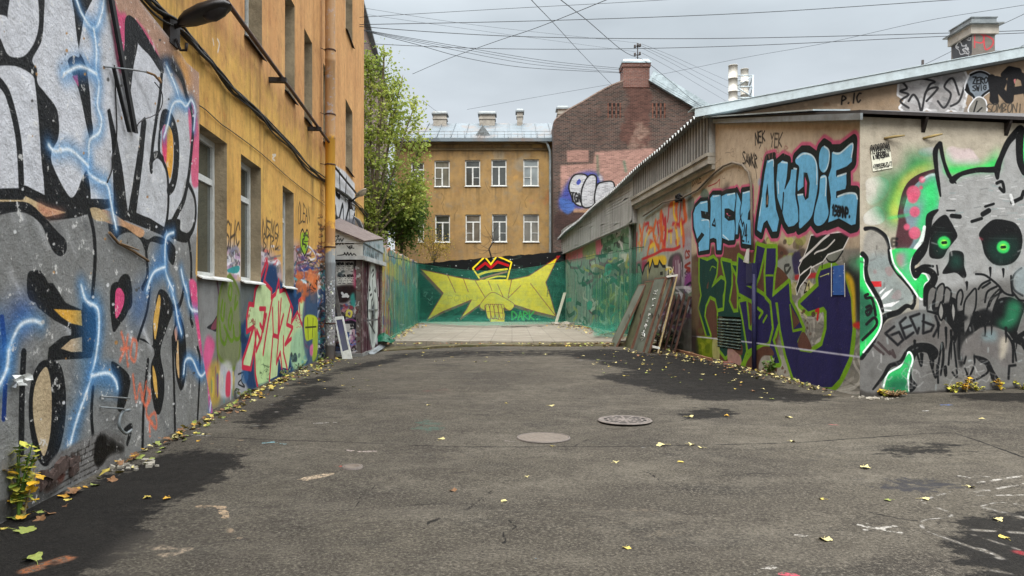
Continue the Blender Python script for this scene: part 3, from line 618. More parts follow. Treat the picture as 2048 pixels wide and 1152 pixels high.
# ---- blue letters and the green-edged piece on the annex side wall
def paint_sack():
    c = Canvas(RWALL, 10.6, 19.0, -.2, 6.2, 140)
    v = c.view(1380, 480, 3.6)
    v.fill([(-60, 120), (700, 60), (1240, 60), (1240, 1200), (-60, 900)], (128, 126, 118), 1, .03, False)
    v.scrib(640, 130, 1240, 1100, 90, .05, [(170, 168, 160), (110, 108, 104), (200, 198, 190), (90, 90, 84)], 2, .55)
    v.fill([(20, 130), (500, 20), (700, 60), (700, 300), (560, 900), (60, 850)], (92, 64, 52), 1, .04); v.blots(20, 100, 120, 700, 14, 40, [(96, 100, 50), (70, 74, 50), (110, 84, 60)], 3, .7, .05)
    v.blots(490, -10, 830, 130, 34, 34, [(110, 130, 50), (150, 160, 60), (64, 50, 44), (90, 110, 40), (190, 196, 120)], 4, .85, .04)
    v.fill([(625, 160), (740, 110), (745, 280), (660, 290), (625, 220)], (142, 148, 142), .95, .02); v.line([(720, 180), (690, 190), (700, 240), (730, 200)], .06, (60, 64, 60)); v.fill([(745, 110), (800, 90), (820, 200), (770, 250), (750, 200)], (48, 42, 80), .9, .02)
    v.blots(740, 300, 920, 560, 16, 34, [(196, 190, 110), (176, 176, 168), (206, 200, 140)], 6, .8, .03, 1.4)
    v.fill([(620, 190), (720, 290), (610, 380)], (92, 62, 48)); v.line([(770, 270), (930, 255), (960, 300)], .1, (180, 44, 48), .9, .02); v.tag('Z1', (830, 380), (880, 370), 70, 60, .03, (40, 30, 20))
    v.fill([(690, 830), (760, 780), (740, 990), (640, 960), (510, 940), (520, 850), (590, 820)], (160, 158, 150), .95, .01); v.blots(530, 840, 720, 960, 8, 12, [(90, 60, 50)], 8, .9, .01, 1.6)
    LM = (112, 156, 36)
    def piece(pts, col, w_=.085, sm=False): v.line(pts, w_ * 2, LM, 1, .006, smooth=sm, closed=True); v.fill(pts, col, smooth=sm)
    TEAL, NAVY = (28, 62, 56), (42, 40, 84)
    piece([(75, 130), (130, 152), (175, 130), (202, 160), (196, 240), (160, 345), (230, 280), (268, 300), (242, 400), (242, 510), (215, 535), (190, 420), (150, 400), (118, 470), (108, 550), (152, 690), (128, 690), (90, 560), (68, 490), (90, 400), (75, 300)], TEAL)
    piece([(236, 150), (300, 165), (306, 230), (305, 320), (285, 440), (320, 524), (355, 520), (355, 380), (345, 250), (310, 180), (370, 190), (372, 520), (400, 640), (410, 800), (380, 890), (365, 760), (260, 840), (215, 780), (208, 520), (250, 510), (268, 300)], TEAL)
    v.fill([(125, 340), (140, 300), (135, 350)], (92, 64, 52)); v.line([(150, 220), (165, 190), (190, 200)], .03, LM)
    piece([(356, 120), (350, 230), (345, 300), (360, 380), (470, 440), (485, 520), (452, 655), (430, 640), (412, 440), (365, 450), (385, 540), (425, 790), (470, 765), (560, 742), (620, 680), (638, 600), (622, 500), (572, 430), (492, 375), (410, 330), (472, 330), (500, 260), (548, 60), (490, 40), (470, 220), (420, 170)], NAVY)
    v.fill([(495, 480), (530, 520), (560, 550), (530, 600), (500, 560)], NAVY); v.line([(495, 490), (530, 520), (505, 560)], .07, LM, smooth=False); v.line([(560, 545), (535, 590)], .06, LM)
    piece([(560, 60), (625, 60), (625, 170), (610, 250), (600, 412), (720, 310), (728, 440), (775, 530), (822, 640), (780, 730), (800, 800), (880, 812), (960, 760), (992, 640), (992, 510), (970, 480), (860, 515), (800, 460), (935, 330), (930, 270), (950, 220), (1040, 190), (1120, 260), (1168, 420), (1180, 640), (1155, 850), (1085, 1000), (1030, 1060), (900, 1060), (755, 1000), (700, 830), (660, 640), (640, 450), (622, 450), (642, 600), (602, 720), (652, 885), (615, 888), (580, 770), (612, 640), (592, 440), (556, 400), (550, 230)], NAVY)
    v.line([(728, 470), (750, 655), (822, 640)], .05, LM, smooth=False); v.fill([(735, 480), (800, 590), (755, 640)], (96, 66, 54), smooth=False); v.fill([(825, 660), (882, 760), (870, 790), (800, 785), (785, 735)], (94, 64, 54)); v.line([(555, 255), (605, 255)], .04, LM); v.line([(945, 265), (1010, 240), (1005, 250)], .015, (190, 196, 120), smooth=False)
    v.fill([(1035, 1066), (1090, 1000), (1155, 850), (1182, 640), (1168, 420), (1130, 290), (1180, 420), (1205, 640), (1180, 860), (1110, 1020), (1060, 1080)], LM)
    v.fill([(1120, 200), (1150, 170), (1220, 150), (1240, 300), (1240, 640), (1215, 600), (1190, 430), (1150, 290)], (40, 42, 42), 1, .05); v.fill([(1125, 250), (1160, 250), (1195, 330), (1200, 560), (1195, 620), (1180, 560), (1172, 400)], (206, 168, 40), .95, .03); v.fill([(1185, 600), (1235, 590), (1235, 640), (1185, 625)], (176, 36, 36), .9, .02); v.fill([(1150, 150), (1240, 130), (1240, 230), (1180, 210)], (100, 150, 120), .85, .06); v.fill([(1205, 150), (1240, 130), (1240, 220)], (70, 200, 120), .8, .03)
    v.fill([(985, 130), (1020, 160), (1080, 130), (1120, 60), (1050, 60), (990, 100)], (120, 124, 116), 1, .01); v.line([(985, 120), (1010, 155), (1060, 150), (1110, 80)], .03, BLK); v.line([(960, 150), (960, 200)], .03, BLK)
    # black arrow with white edges
    for pts in ([(855, 60), (880, -30), (1170, -60), (1110, 60), (1000, 100), (965, 150), (900, 185), (830, 220), (800, 250), (792, 200), (830, 120)], [(790, 300), (800, 260), (880, 195), (870, 240), (800, 330), (778, 390), (772, 350)]):
        v.line(pts, .05, (224, 224, 222), 1, .006, smooth=False, closed=True); v.fill(pts, (32, 36, 32), smooth=False)
    v.line([(800, 150), (900, 60), (960, 0), (1010, -40)], .045, (214, 214, 212)); v.line([(905, 100), (925, 85), (990, 60), (1050, 0)], .03, (214, 214, 212))
    v.fill([(55, 700), (165, 710), (168, 845), (60, 830)], (110, 128, 24), 1, .02); v.blots(60, 700, 168, 840, 14, 18, [(80, 98, 20), (140, 150, 40)], 5, .8, .03); v.fill([(170, 720), (215, 720), (215, 870), (172, 850)], (170, 172, 110), .9, .01); v.fill([(285, 760), (370, 840), (365, 920), (285, 900)], (166, 130, 124), .95, .01); v.fill([(290, 735), (375, 745), (380, 830), (320, 790)], (92, 62, 50)); v.fill([(450, 860), (500, 780), (580, 770), (610, 830), (520, 830)], (92, 62, 50))
    v.fill([(370, 900), (470, 770), (560, 745), (480, 800), (420, 870), (400, 930)], LM)
    v.line([(800, 520), (870, 600), (880, 700)], .02, (150, 150, 140)); v.blots(790, 500, 900, 720, 8, 12, [(84, 60, 50)], 9, .9, .01, 1.5); v.line([(915, 510), (935, 500), (925, 570)], .06, (180, 40, 44), smooth=False)
    v.line([(20, 692), (470, 740), (800, 785), (1232, 842)], .035, (196, 196, 214), .9, .01, smooth=False, dry=.15)
    v.fill([(-60, 560), (20, 560), (60, 720), (60, 860), (-60, 850)], (48, 44, 44), .8, .06); v.fill([(-60, 130), (40, 130), (70, 420), (60, 640), (-60, 560)], (104, 92, 70), .8, .08)
    # blue letters
    v = c.view(1380, 260, 4.43)
    BL = (106, 176, 216); PK = (190, 88, 122)
    S = [[(160, 620), (100, 630), (55, 680), (35, 740), (40, 860), (70, 970), (110, 912), (132, 930), (80, 1000), (86, 1080), (176, 1065), (186, 900), (180, 792), (110, 772), (105, 720), (166, 732), (166, 650)],
         [(186, 600), (210, 570), (280, 570), (290, 700), (296, 900), (285, 1070), (246, 1070), (240, 972), (215, 960), (182, 972), (186, 800), (190, 680)],
         [(285, 582), (330, 560), (410, 550), (416, 600), (400, 730), (350, 700), (316, 702), (316, 770), (350, 800), (402, 790), (410, 870), (400, 980), (350, 985), (290, 960)],
         [(420, 540), (440, 580), (465, 650), (472, 545), (550, 535), (550, 690), (526, 740), (522, 790), (556, 790), (556, 1025), (470, 1010), (465, 900), (440, 830), (432, 930), (410, 930), (410, 700), (416, 640)]]
    A = [[(690, 265), (750, 250), (755, 400), (760, 560), (775, 700), (802, 790), (780, 905), (740, 908), (712, 850), (692, 805), (662, 830), (640, 918), (600, 890), (610, 800), (640, 600), (665, 400)],
         [(785, 300), (830, 262), (880, 285), (870, 420), (850, 520), (895, 430), (905, 345), (960, 335), (950, 470), (945, 570), (970, 700), (976, 810), (930, 855), (880, 866), (850, 820), (820, 720), (780, 600), (772, 450)],
         [(945, 250), (1000, 195), (1060, 197), (1115, 240), (1146, 330), (1146, 500), (1120, 650), (1090, 770), (1030, 842), (975, 872), (975, 700), (960, 600), (962, 540), (960, 480), (975, 340), (945, 300)],
         [(1165, 410), (1225, 410), (1225, 600), (1242, 740), (1200, 830), (1140, 856), (1105, 810), (1115, 700), (1150, 560)],
         [(1195, 135), (1240, 165), (1252, 250), (1230, 350), (1190, 385), (1155, 340), (1150, 240), (1165, 170)],
         [(1265, 190), (1340, 190), (1458, 103), (1450, 285), (1400, 330), (1310, 365), (1310, 405), (1400, 375), (1402, 480), (1390, 530), (1310, 550), (1310, 595), (1400, 556), (1480, 560), (1502, 620), (1482, 840), (1440, 852), (1330, 790), (1228, 830), (1246, 740), (1256, 600), (1232, 420), (1260, 330)]]
    for L in S + A: v.line(L, .36 if L in A else .29, PK, .95, .02, smooth=False, closed=True)
    for L in S + A: v.line(L, .23 if L in A else .18, (32, 38, 36), 1, .005, smooth=False, closed=True)
    for L in S + A: v.fill(L, (32, 38, 36), smooth=False)
    for L in S + A: v.fill(L, BL, smooth=L in (A[2], A[3], A[4]))
    for L in S: v.fill(L, BL, smooth=False); v.line(L, .03, (28, 32, 34), 1, .004, smooth=False, closed=True)
    for L in A: v.line(L, .03, (28, 32, 34), 1, .004, smooth=L in (A[2], A[3], A[4]), closed=True)
    v.line([(838, 560), (832, 660), (822, 740)], .05, (28, 32, 34)); v.line([(463, 648), (452, 740), (474, 850)], .045, (28, 32, 34)); v.fill([(880, 290), (905, 345), (895, 430), (850, 525), (866, 420)], (32, 38, 36), smooth=False)
    v.fill([(680, 570), (695, 470), (707, 600), (702, 682), (680, 690)], (32, 38, 36), smooth=False); v.fill([(690, 600), (698, 560), (698, 660), (686, 660)], (150, 120, 96), smooth=False)
    v.fill([(1016, 375), (1050, 380), (1072, 470), (1060, 600), (1032, 622), (1008, 566), (962, 570), (962, 545), (1016, 500)], (32, 38, 36), smooth=False); v.fill([(1028, 410), (1048, 470), (1042, 560), (1032, 600), (1026, 520)], PK, smooth=False)
    v.line([(205, 840), (225, 790), (232, 850), (205, 840)], .05, (28, 32, 34), smooth=False); v.line([(440, 830), (470, 740)], .03, (28, 32, 34)); v.line([(350, 740), (400, 745)], .08, (28, 32, 34), smooth=False)
    for p in ([(700, 285), (745, 265), (748, 320)], [(820, 285), (870, 290)], [(960, 250), (1010, 212), (1070, 215), (1112, 250), (1132, 320), (1134, 480)], [(1200, 145), (1240, 180), (1244, 260), (1222, 340), (1200, 365)], [(1280, 200), (1340, 205), (1450, 120), (1442, 240)], [(1318, 410), (1395, 385)], [(1320, 590), (1400, 562), (1475, 565), (1495, 610)], [(1170, 422), (1215, 422), (1210, 580)], [(965, 575), (1010, 570)], [(930, 340), (955, 345)], [(215, 590), (265, 580)], [(100, 650), (160, 635)], [(340, 575), (405, 560)], [(480, 560), (545, 545), (545, 600)], [(85, 1040), (90, 1075)], [(110, 800), (172, 800), (178, 860)], [(300, 930), (350, 975)], [(648, 600), (625, 760)], [(790, 460), (795, 560)]): v.line(p, .032, (206, 226, 234), .95, .006)
    v.blots(60, 600, 560, 1040, 14, 9, [(120, 186, 222), (74, 140, 186)], 3, .6, .02, 2); v.blots(620, 300, 1480, 830, 16, 20, [(108, 178, 216), (80, 148, 192)], 4, .5, .06, 2)
    v.tag('24.', (470, 975), (540, 1000), 160, 140, .045, (24, 26, 30), .02, .05, 3); v.tag('158MNP.', (1268, 752), (1440, 775), 80, 75, .05, (24, 26, 28), .04, .06, 5)
    v.tag('NEK', (588, 125), (680, 95), 105, 95, .045, (44, 40, 38), -.02, .1, 7); v.tag('YEK', (720, 150), (830, 140), 120, 110, .045, (48, 44, 40), .05, .1, 9, .9); v.line([(625, 160), (637, 130)], .03, (44, 40, 38)); v.tag('SAWKR', (478, 300), (610, 330), 110, 100, .045, (42, 38, 36), -.02, .12, 11); v.line([(585, 290), (600, 430)], .02, (44, 40, 38)); v.tag('JNIA R', (640, 270), (890, 210), 110, 70, .03, (150, 104, 96), .03, .1, 13, .7)
    v.scrib(190, 80, 560, 470, 16, .012, [(80, 70, 60), (96, 84, 70)], 21, .7, size=30); v.fill([(290, 520), (350, 460), (350, 520), (300, 550)], (70, 66, 64), .8, .06); v.line([(170, 500), (240, 470), (270, 440), (265, 500)], .03, (150, 60, 60)); v.fill([(100, 590), (120, 520), (160, 530), (175, 590)], (92, 116, 104), .9, .02); v.fill([(-10, 740), (0, 610), (40, 600), (40, 690)], (96, 106, 100), .9, .02)
    v.tag('TOXE', (0, 510), (110, 460), 60, 70, .03, (40, 38, 36), .1, .15, 4)
    return c
# ---- the horned skull on the annex front
def paint_besy():
    c = Canvas(BESY, 4.9, 11.4, -.2, 5.0, 140)
    v = c.view(1720, 240, 4.113); K = (20, 21, 22); G = (44, 190, 92); S = (142, 143, 142)
    # bare plaster above
    v.fill([(60, 500), (200, 480), (240, 540), (200, 620), (80, 680), (60, 600)], (186, 182, 172), .9, rough=.04); v.fill([(30, 780), (150, 700), (210, 830), (60, 860)], (190, 188, 180), .9, rough=.04); v.fill([(455, 290), (480, 240), (560, 215), (640, 225), (600, 300)], (176, 164, 168), .9, rough=.05); v.fill([(690, 240), (760, 200), (860, 215), (930, 225), (980, 310), (1030, 340), (1020, 370), (760, 370), (700, 320)], (186, 170, 170), .9, rough=.05)
    # green haze round the ear
    v.fill([(600, 290), (400, 260), (360, 280), (380, 340), (300, 430), (140, 440), (220, 540), (170, 640), (110, 700), (170, 780), (290, 900), (320, 700), (420, 520), (600, 400)], (34, 120, 70), .95, .1)
    v.blots(150, 300, 420, 820, 22, 36, [(30, 112, 64), (40, 134, 80)], 3, .6, .09)
    v.fill([(600, 350), (480, 390), (370, 470), (300, 560), (250, 700), (260, 800), (300, 860), (330, 700), (400, 540), (520, 420), (600, 400)], (170, 190, 60), .9, .08); v.fill([(590, 390), (480, 440), (360, 530), (310, 560), (360, 480), (480, 400)], (186, 160, 90), .8, .05); v.fill([(250, 720), (300, 690), (330, 720), (310, 850), (270, 810)], (176, 182, 80), .8, .06)
    v.line([(330, 790), (370, 620), (420, 530), (500, 470), (610, 425)], [.09, .11, .12, .11, .08], (58, 34, 40))
    # ear
    v.fill([(615, 440), (500, 490), (410, 590), (370, 700), (330, 860), (300, 960), (300, 1180), (480, 1180), (545, 900), (640, 760), (640, 560)], (112, 130, 138)); v.fill([(335, 700), (365, 780), (400, 900), (440, 980), (380, 1070), (290, 1040), (310, 860)], (74, 46, 50), 1, .01)
    v.fill([(615, 440), (640, 560), (645, 720), (570, 790), (530, 930), (490, 1010), (480, 860), (540, 640), (480, 580), (590, 480)], (52, 186, 104), 1, .06); v.fill([(350, 650), (640, 560), (630, 650), (360, 710)], (60, 190, 110), .6, .07); v.fill([(240, 800), (400, 770), (390, 790), (240, 815)], (60, 190, 110), .7, .02)
    for x, y, r in ((510, 490, 26), (440, 600, 58), (502, 556, 16), (450, 755, 42), (450, 930, 50), (385, 880, 26), (435, 640, 44)): v.fill([(x + r * math.cos(i), y + r * 1.05 * math.sin(i)) for i in np.linspace(0, 6.28, 9)[:-1]], (196, 84, 110), .9, .012)
    v.line([(510, 490), (570, 455), (610, 450)], .03, (230, 230, 230), .8, .03)
    # head
    v.fill([(645, 240), (610, 330), (640, 470), (660, 620), (640, 740), (580, 790), (545, 940), (490, 1180), (480, 1900), (1900, 1900), (1840, 1100), (1720, 760), (1640, 560), (1480, 430), (1420, 300), (1310, 100), (1200, 230), (1140, 400), (960, 410), (850, 430), (760, 490), (720, 430), (680, 340)], S, 1, 0, False)
    v.fill([(660, 215), (690, 330), (730, 440), (770, 470), (850, 430), (960, 410), (1130, 400), (1140, 300), (1150, 230), (1100, 280), (1000, 360), (860, 370), (760, 360), (700, 280)], (52, 176, 92), .9, .07); v.fill([(700, 400), (740, 440), (1110, 390), (1130, 330), (1000, 375), (840, 385)], (52, 196, 90), .95, .03)
    v.fill([(1310, 90), (1350, 80), (1420, 300), (1420, 450), (1330, 420)], (54, 196, 92), .9, .02)
    rs = random.Random(7)
    for _ in range(80):
        x, y = rs.uniform(660, 1500), rs.uniform(430, 900); v.line([(x, y), (x + rs.uniform(20, 90), y + rs.uniform(-12, 12))], rs.uniform(.006, .02), rs.choice([(206, 206, 206), (104, 106, 106), (180, 182, 182), (120, 140, 140)]), .6, .006)
    for p, w_ in (([(655, 190), (620, 260), (628, 400), (645, 520), (662, 625)], [.06, .09, .07, .06, .03]), ([(660, 195), (690, 340), (735, 460), (790, 520)], [.08, .06, .07, .02]), ([(760, 495), (830, 445), (960, 412), (1060, 410), (1130, 405)], [.11, .07, .08, .09, .1]), ([(1310, 80), (1220, 180), (1160, 310), (1130, 400), (1130, 475)], [.13, .1, .09, .12, .06]), ([(1320, 80), (1312, 200), (1318, 340), (1350, 430)], [.15, .13, .12, .1]), ([(640, 740), (575, 795), (560, 900), (520, 1060), (450, 1150)], [.03, .12, .1, .14, .16])): v.line(p, w_, K)
    v.line([(530, 880), (505, 990), (455, 1060), (420, 1150)], [.05, .07, .06, .05], (218, 226, 222), .95)
    v.line([(60, 890), (110, 890), (150, 905), (215, 960), (245, 1040), (250, 1100), (260, 1170)], .05, (222, 226, 224)); v.line([(45, 895), (90, 890), (140, 905), (205, 955), (235, 1040), (240, 1100), (255, 1180)], [.07, .06, .07, .07, .05, .06, .06], K)
    v.fill([(70, 910), (140, 920), (210, 990), (235, 1080), (235, 1200), (40, 1200), (30, 1000)], (138, 136, 130), .9, .02)
    v.line([(330, 1100), (390, 1095)], .04, (225, 228, 226), .9, .02); v.tag('БЕС', (265, 1035), (420, 1030), 55, 55, .05, K, 0, .06, 3, .8)
    v.line([(1125, 520), (1170, 510), (1185, 590), (1150, 560)], .05, K); v.line([(1250, 680), (1330, 640), (1345, 590)], .06, K, smooth=False); v.line([(1240, 620), (1260, 690)], .05, (220, 222, 222), .9, dry=.2); v.line([(1030, 712), (1100, 690)], .04, K); v.line([(1010, 775), (1060, 745)], .08, K); v.line([(920, 835), (1000, 810)], .05, K); v.line([(755, 788), (820, 795)], .07, K); v.line([(715, 745), (780, 745)], .025, K)
    v.line([(1360, 430), (1480, 440), (1640, 560), (1720, 760), (1840, 1100), (1900, 1500), (1860, 1900)], [.1, .08, .09, .12, .1, .12, .1], K); v.fill([(1740, 760), (1860, 640), (2000, 800), (1980, 1100), (1860, 1060)], G, .9, .03); v.line([(1740, 760), (1860, 630), (2010, 800), (1990, 1110), (1870, 1080)], .08, K)
    for x in range(1480, 1900, 70): v.line([(x, 1380 + x % 60), (x + 20, 1560), (x + 10, 1720 - x % 90)], [.09, .06, .02], K)
    # eyes and nose
    v.fill([(695, 785), (740, 830), (770, 880), (800, 950), (770, 1000), (720, 1060), (680, 1130), (620, 1140), (570, 1110), (578, 960), (600, 860)], K, rough=.006); v.fill([(620, 950), (720, 940), (720, 1040), (690, 1110), (620, 1100)], (24, 66, 52), .5, .05)
    v.fill([(1100, 820), (1200, 825), (1290, 860), (1335, 960), (1320, 1090), (1250, 1180), (1120, 1200), (1030, 1120), (1000, 1000), (980, 940), (1020, 880)], K, rough=.006); v.fill([(1060, 1000), (1280, 970), (1300, 1080), (1230, 1170), (1120, 1175), (1060, 1100)], (24, 66, 54), .5, .06)
    for x, y in ((692, 1008), (1178, 1045)):
        v.fill([(x + 54 * math.cos(i), y + 52 * math.sin(i)) for i in np.linspace(0, 6.28, 9)[:-1]], (50, 190, 90), .95, .014); v.fill([(x + 26 * math.cos(i), y + 24 * math.sin(i)) for i in np.linspace(0, 6.28, 9)[:-1]], (170, 226, 70), 1, .02); v.line([(x - 12, y + 2), (x + 14, y)], .045, (16, 40, 24))
    for y0, x0, x1 in ((880, 620, 700), (920, 610, 760), (970, 1060, 1290), (1010, 1120, 1240)): v.line([(x0, y0), (x1, y0 + 8)], .007, (120, 140, 132), .35, .006)
    v.line([(988, 972), (1006, 982)], .03, (160, 60, 76), .7, .02)
    v = c.view(1720, 500, 3.84)
    v.fill([(-40, 820), (120, 640), (200, 540), (440, 460), (640, 500), (700, 300), (1600, 300), (1600, 1400), (-40, 1400)], (100, 99, 97), 1, .06)
    v.fill([(50, 60), (220, 40), (300, 200), (420, 320), (400, 420), (260, 490), (170, 500), (140, 400), (60, 250)], (126, 138, 138), .85, .05); v.blots(60, 140, 300, 420, 8, 34, [(140, 112, 112), (150, 120, 122)], 4, .6, .03); v.fill([(60, 240), (165, 240), (165, 282), (60, 285)], (188, 34, 40), .95, 0, False)
    for p in ([(150, 390), (200, 340), (250, 300)], [(155, 330), (195, 290)], [(160, 430), (240, 420), (300, 390)], [(165, 460), (240, 465)], [(260, 490), (305, 460)]): v.line(p, [.03, .06, .015], (222, 222, 222), .95, smooth=False)
    v.line([(225, 0), (240, 90), (290, 170), (350, 240), (410, 320), (420, 400), (400, 440)], [.06, .07, .08, .07, .07, .05, .08], K); v.line([(400, 440), (360, 430), (330, 450), (290, 480), (200, 510), (150, 570), (130, 650), (70, 740), (10, 820)], [.04, .07, .08, .09, .1, .12, .12, .1, .1], K)
    v.fill([(245, 0), (440, 0), (400, 80), (380, 150), (420, 230), (440, 180), (500, 185), (535, 240), (500, 270), (490, 370), (455, 365), (420, 310), (340, 220), (270, 150)], G, 1, .012); v.fill([(280, 30), (340, 30), (340, 110), (310, 140), (280, 90)], (180, 90, 110), .8, .03); v.fill([(300, 10), (380, 0), (380, 130), (420, 240), (370, 210), (320, 150)], (120, 150, 150), .6, .06)
    v.line([(235, 0), (262, 110), (330, 200), (400, 290), (455, 368), (490, 368), (497, 270), (532, 240)], .03, (224, 232, 228)); v.line([(450, 0), (400, 70), (390, 150), (425, 225), (440, 180), (500, 182), (530, 235)], .03, (224, 232, 228))
    v.line([(460, 0), (420, 60), (405, 140), (430, 200), (470, 150), (540, 165), (570, 210), (550, 260), (510, 300), (500, 420)], [.08, .08, .07, .08, .1, .1, .12, .13, .1, .06], K); v.line([(430, 150), (490, 120), (560, 125)], .04, K); v.line([(590, 120), (600, 190)], .03, K)
    v.fill([(695, 10), (790, 20), (800, 120), (818, 195), (790, 215), (735, 175), (650, 185), (635, 165), (680, 90)], K); v.fill([(710, 40), (770, 50), (780, 130), (700, 130)], (30, 66, 56), .8, .05)
    v.fill([(-20, 55), (30, 60), (30, 210), (80, 320), (130, 400), (160, 540), (130, 640), (30, 780), (-20, 800), (-20, 400)], G, 1, .01); v.fill([(-20, 300), (40, 340), (100, 400), (125, 500), (100, 600), (30, 680), (-20, 700)], (36, 84, 64), .95, .04); v.line([(-10, 50), (32, 62), (35, 210), (85, 320), (140, 410), (165, 540), (135, 640), (25, 785)], .03, (226, 232, 228)); v.line([(20, 30), (50, 70), (45, 150), (60, 230), (100, 300), (150, 390), (175, 470)], [.08, .07, .06, .08, .07, .07, .05], K)
    for p in ([(60, 340), (40, 350), (50, 370), (90, 370), (110, 440), (120, 500)], [(50, 440), (80, 430), (85, 470), (60, 500), (50, 470), (90, 450)], [(50, 570), (110, 520), (125, 580), (20, 690)]): v.line(p, .045, K)
    # jaws
    v.fill([(560, 400), (640, 420), (640, 350), (740, 380), (740, 470), (860, 440), (900, 480), (1010, 470), (1060, 380), (1140, 360), (1200, 380), (1270, 420), (1240, 520), (1180, 680), (1120, 620), (960, 590), (860, 640), (790, 660), (700, 600), (640, 520), (560, 470)], K)
    v.fill([(1140, 400), (1200, 390), (1240, 440), (1200, 560), (1130, 600), (1050, 560), (1110, 520)], (36, 104, 72), .95, .05)
    for p in ([(515, 470), (520, 330), (560, 280), (600, 330), (560, 400)], [(570, 430), (590, 300), (640, 260), (650, 350), (620, 420)], [(640, 400), (655, 290), (700, 320), (690, 400)], [(740, 480), (745, 350), (775, 305), (790, 350), (775, 420)], [(795, 650), (800, 420), (850, 330), (890, 300), (890, 420), (870, 490)], [(960, 520), (1000, 380), (1080, 300), (1030, 440), (1010, 530)]):
        v.fill(p, (100, 99, 97), 1); v.line(p, .03, K, smooth=True)
    for p in ([(890, 185), (950, 190), (1000, 220), (1060, 270), (1110, 330), (1170, 350)], [(1160, 200), (1165, 290), (1175, 350)], [(1240, 140), (1185, 190), (1170, 260), (1190, 310), (1250, 350)], [(1000, 230), (940, 260), (910, 300)], [(1000, 250), (940, 290)], [(1050, 280), (980, 320), (960, 400)], [(1090, 320), (1020, 370), (990, 430)], [(1170, 320), (1220, 380), (1260, 390)]): v.line(p, .035, K)
    v.fill([(1185, 180), (1260, 130), (1400, 200), (1400, 380), (1250, 340), (1190, 300)], (124, 134, 136), .9, .03); v.line([(1260, 640), (1190, 690), (1240, 690), (1280, 760), (1400, 760)], .08, K)
    v.fill([(200, 560), (360, 480), (470, 460), (590, 480), (680, 550), (730, 640), (700, 740), (620, 780), (560, 720), (440, 700), (340, 750), (270, 830), (180, 800), (110, 740)], (94, 91, 89), 1, .01); v.fill([(260, 560), (460, 480), (560, 490), (540, 590), (330, 640)], (116, 128, 130), .6, .07)
    v.line([(520, 470), (620, 500), (690, 560), (735, 640), (700, 760)], [.03, .05, .06, .08, .05], K)
    for p in ([(262, 588), (195, 640), (290, 730), (332, 690), (300, 630), (235, 655)], [(350, 520), (305, 560), (350, 680), (410, 635)], [(330, 602), (392, 580)], [(455, 490), (385, 515), (442, 640), (452, 600)], [(490, 500), (485, 640), (545, 620), (565, 580), (482, 548)], [(580, 508), (607, 580), (565, 662)]): v.line(p, .045, (24, 24, 26), 1, .01, smooth=False)
    for p in ([(110, 740), (180, 800)], [(140, 710), (230, 800)], [(230, 780), (270, 825), (250, 770)]): v.line(p, .04, (50, 40, 40), .8)
    v.fill([(360, 760), (440, 715), (540, 720), (600, 770), (590, 830), (540, 850), (510, 790), (440, 800), (400, 900), (360, 1000), (340, 840)], K)
    for p in ([(440, 800), (470, 890), (480, 800)], [(540, 860), (580, 980), (595, 880)], [(600, 1020), (600, 900), (630, 715), (640, 800), (620, 960)], [(680, 880), (690, 760), (712, 665), (730, 800), (745, 970), (710, 940)], [(800, 870), (850, 715), (880, 860), (840, 970), (820, 950)]):
        v.fill(p, (97, 96, 94)); v.line(p, .035, K)
    v.fill([(640, 900), (665, 890), (670, 960), (650, 970)], K); v.fill([(760, 640), (880, 640), (800, 700), (770, 800), (800, 860), (770, 900), (740, 780)], (30, 30, 30), .9, .02)
    v.fill([(880, 640), (940, 590), (1040, 590), (1120, 640), (1170, 720), (1170, 860), (1100, 900), (1020, 820), (900, 800), (830, 820), (780, 780), (820, 680)], (98, 95, 93), 1, .02); v.fill([(1080, 680), (1140, 690), (1110, 820), (1075, 830)], (166, 158, 142), .8, .03); v.fill([(945, 640), (1040, 620), (1040, 700), (950, 700)], (108, 130, 134), .7, .04); v.fill([(930, 720), (1030, 720), (1040, 820), (930, 790)], (90, 86, 84), .7, .05)
    v.line([(1120, 640), (1170, 720), (1175, 860)], .04, K); v.fill([(880, 810), (980, 840), (1030, 930), (1070, 1000), (1020, 1020), (980, 900), (920, 860)], K); v.line([(830, 1020), (880, 1000), (980, 940), (970, 880)], .035, K); v.line([(805, 910), (830, 960), (850, 960)], .03, K); v.line([(1180, 700), (1200, 850)], .03, K); v.fill([(1170, 700), (1300, 760), (1400, 780), (1400, 700), (1200, 690)], K)
    v.fill([(380, 785), (405, 840), (385, 960), (375, 1080), (260, 1100), (180, 1050), (220, 940), (310, 900), (340, 830)], (46, 168, 92), 1, .02); v.fill([(200, 1000), (370, 980), (370, 1080), (240, 1100)], (24, 76, 56), .8, .06); v.line([(180, 1050), (215, 950), (310, 890), (345, 820), (380, 785), (405, 845), (370, 970), (378, 1080)], .03, (220, 232, 226)); v.line([(100, 1070), (180, 970), (230, 890), (310, 860), (350, 790)], [.03, .06, .07, .07, .05], K); v.fill([(390, 900), (400, 980), (440, 1040), (380, 1090)], K)
    rs = random.Random(19)
    for _ in range(120):
        x, y = rs.uniform(-20, 1350), rs.uniform(-60, 1050); L = rs.uniform(8, 70); an = rs.choice((1.4, 1.6, .3, -.4)); v.line([(x, y), (x + L * math.cos(an), y + L * math.sin(an))], rs.uniform(.008, .035), rs.choice([(178, 178, 176), (86, 84, 82), (60, 58, 58), (150, 160, 160)]), .5, .012)
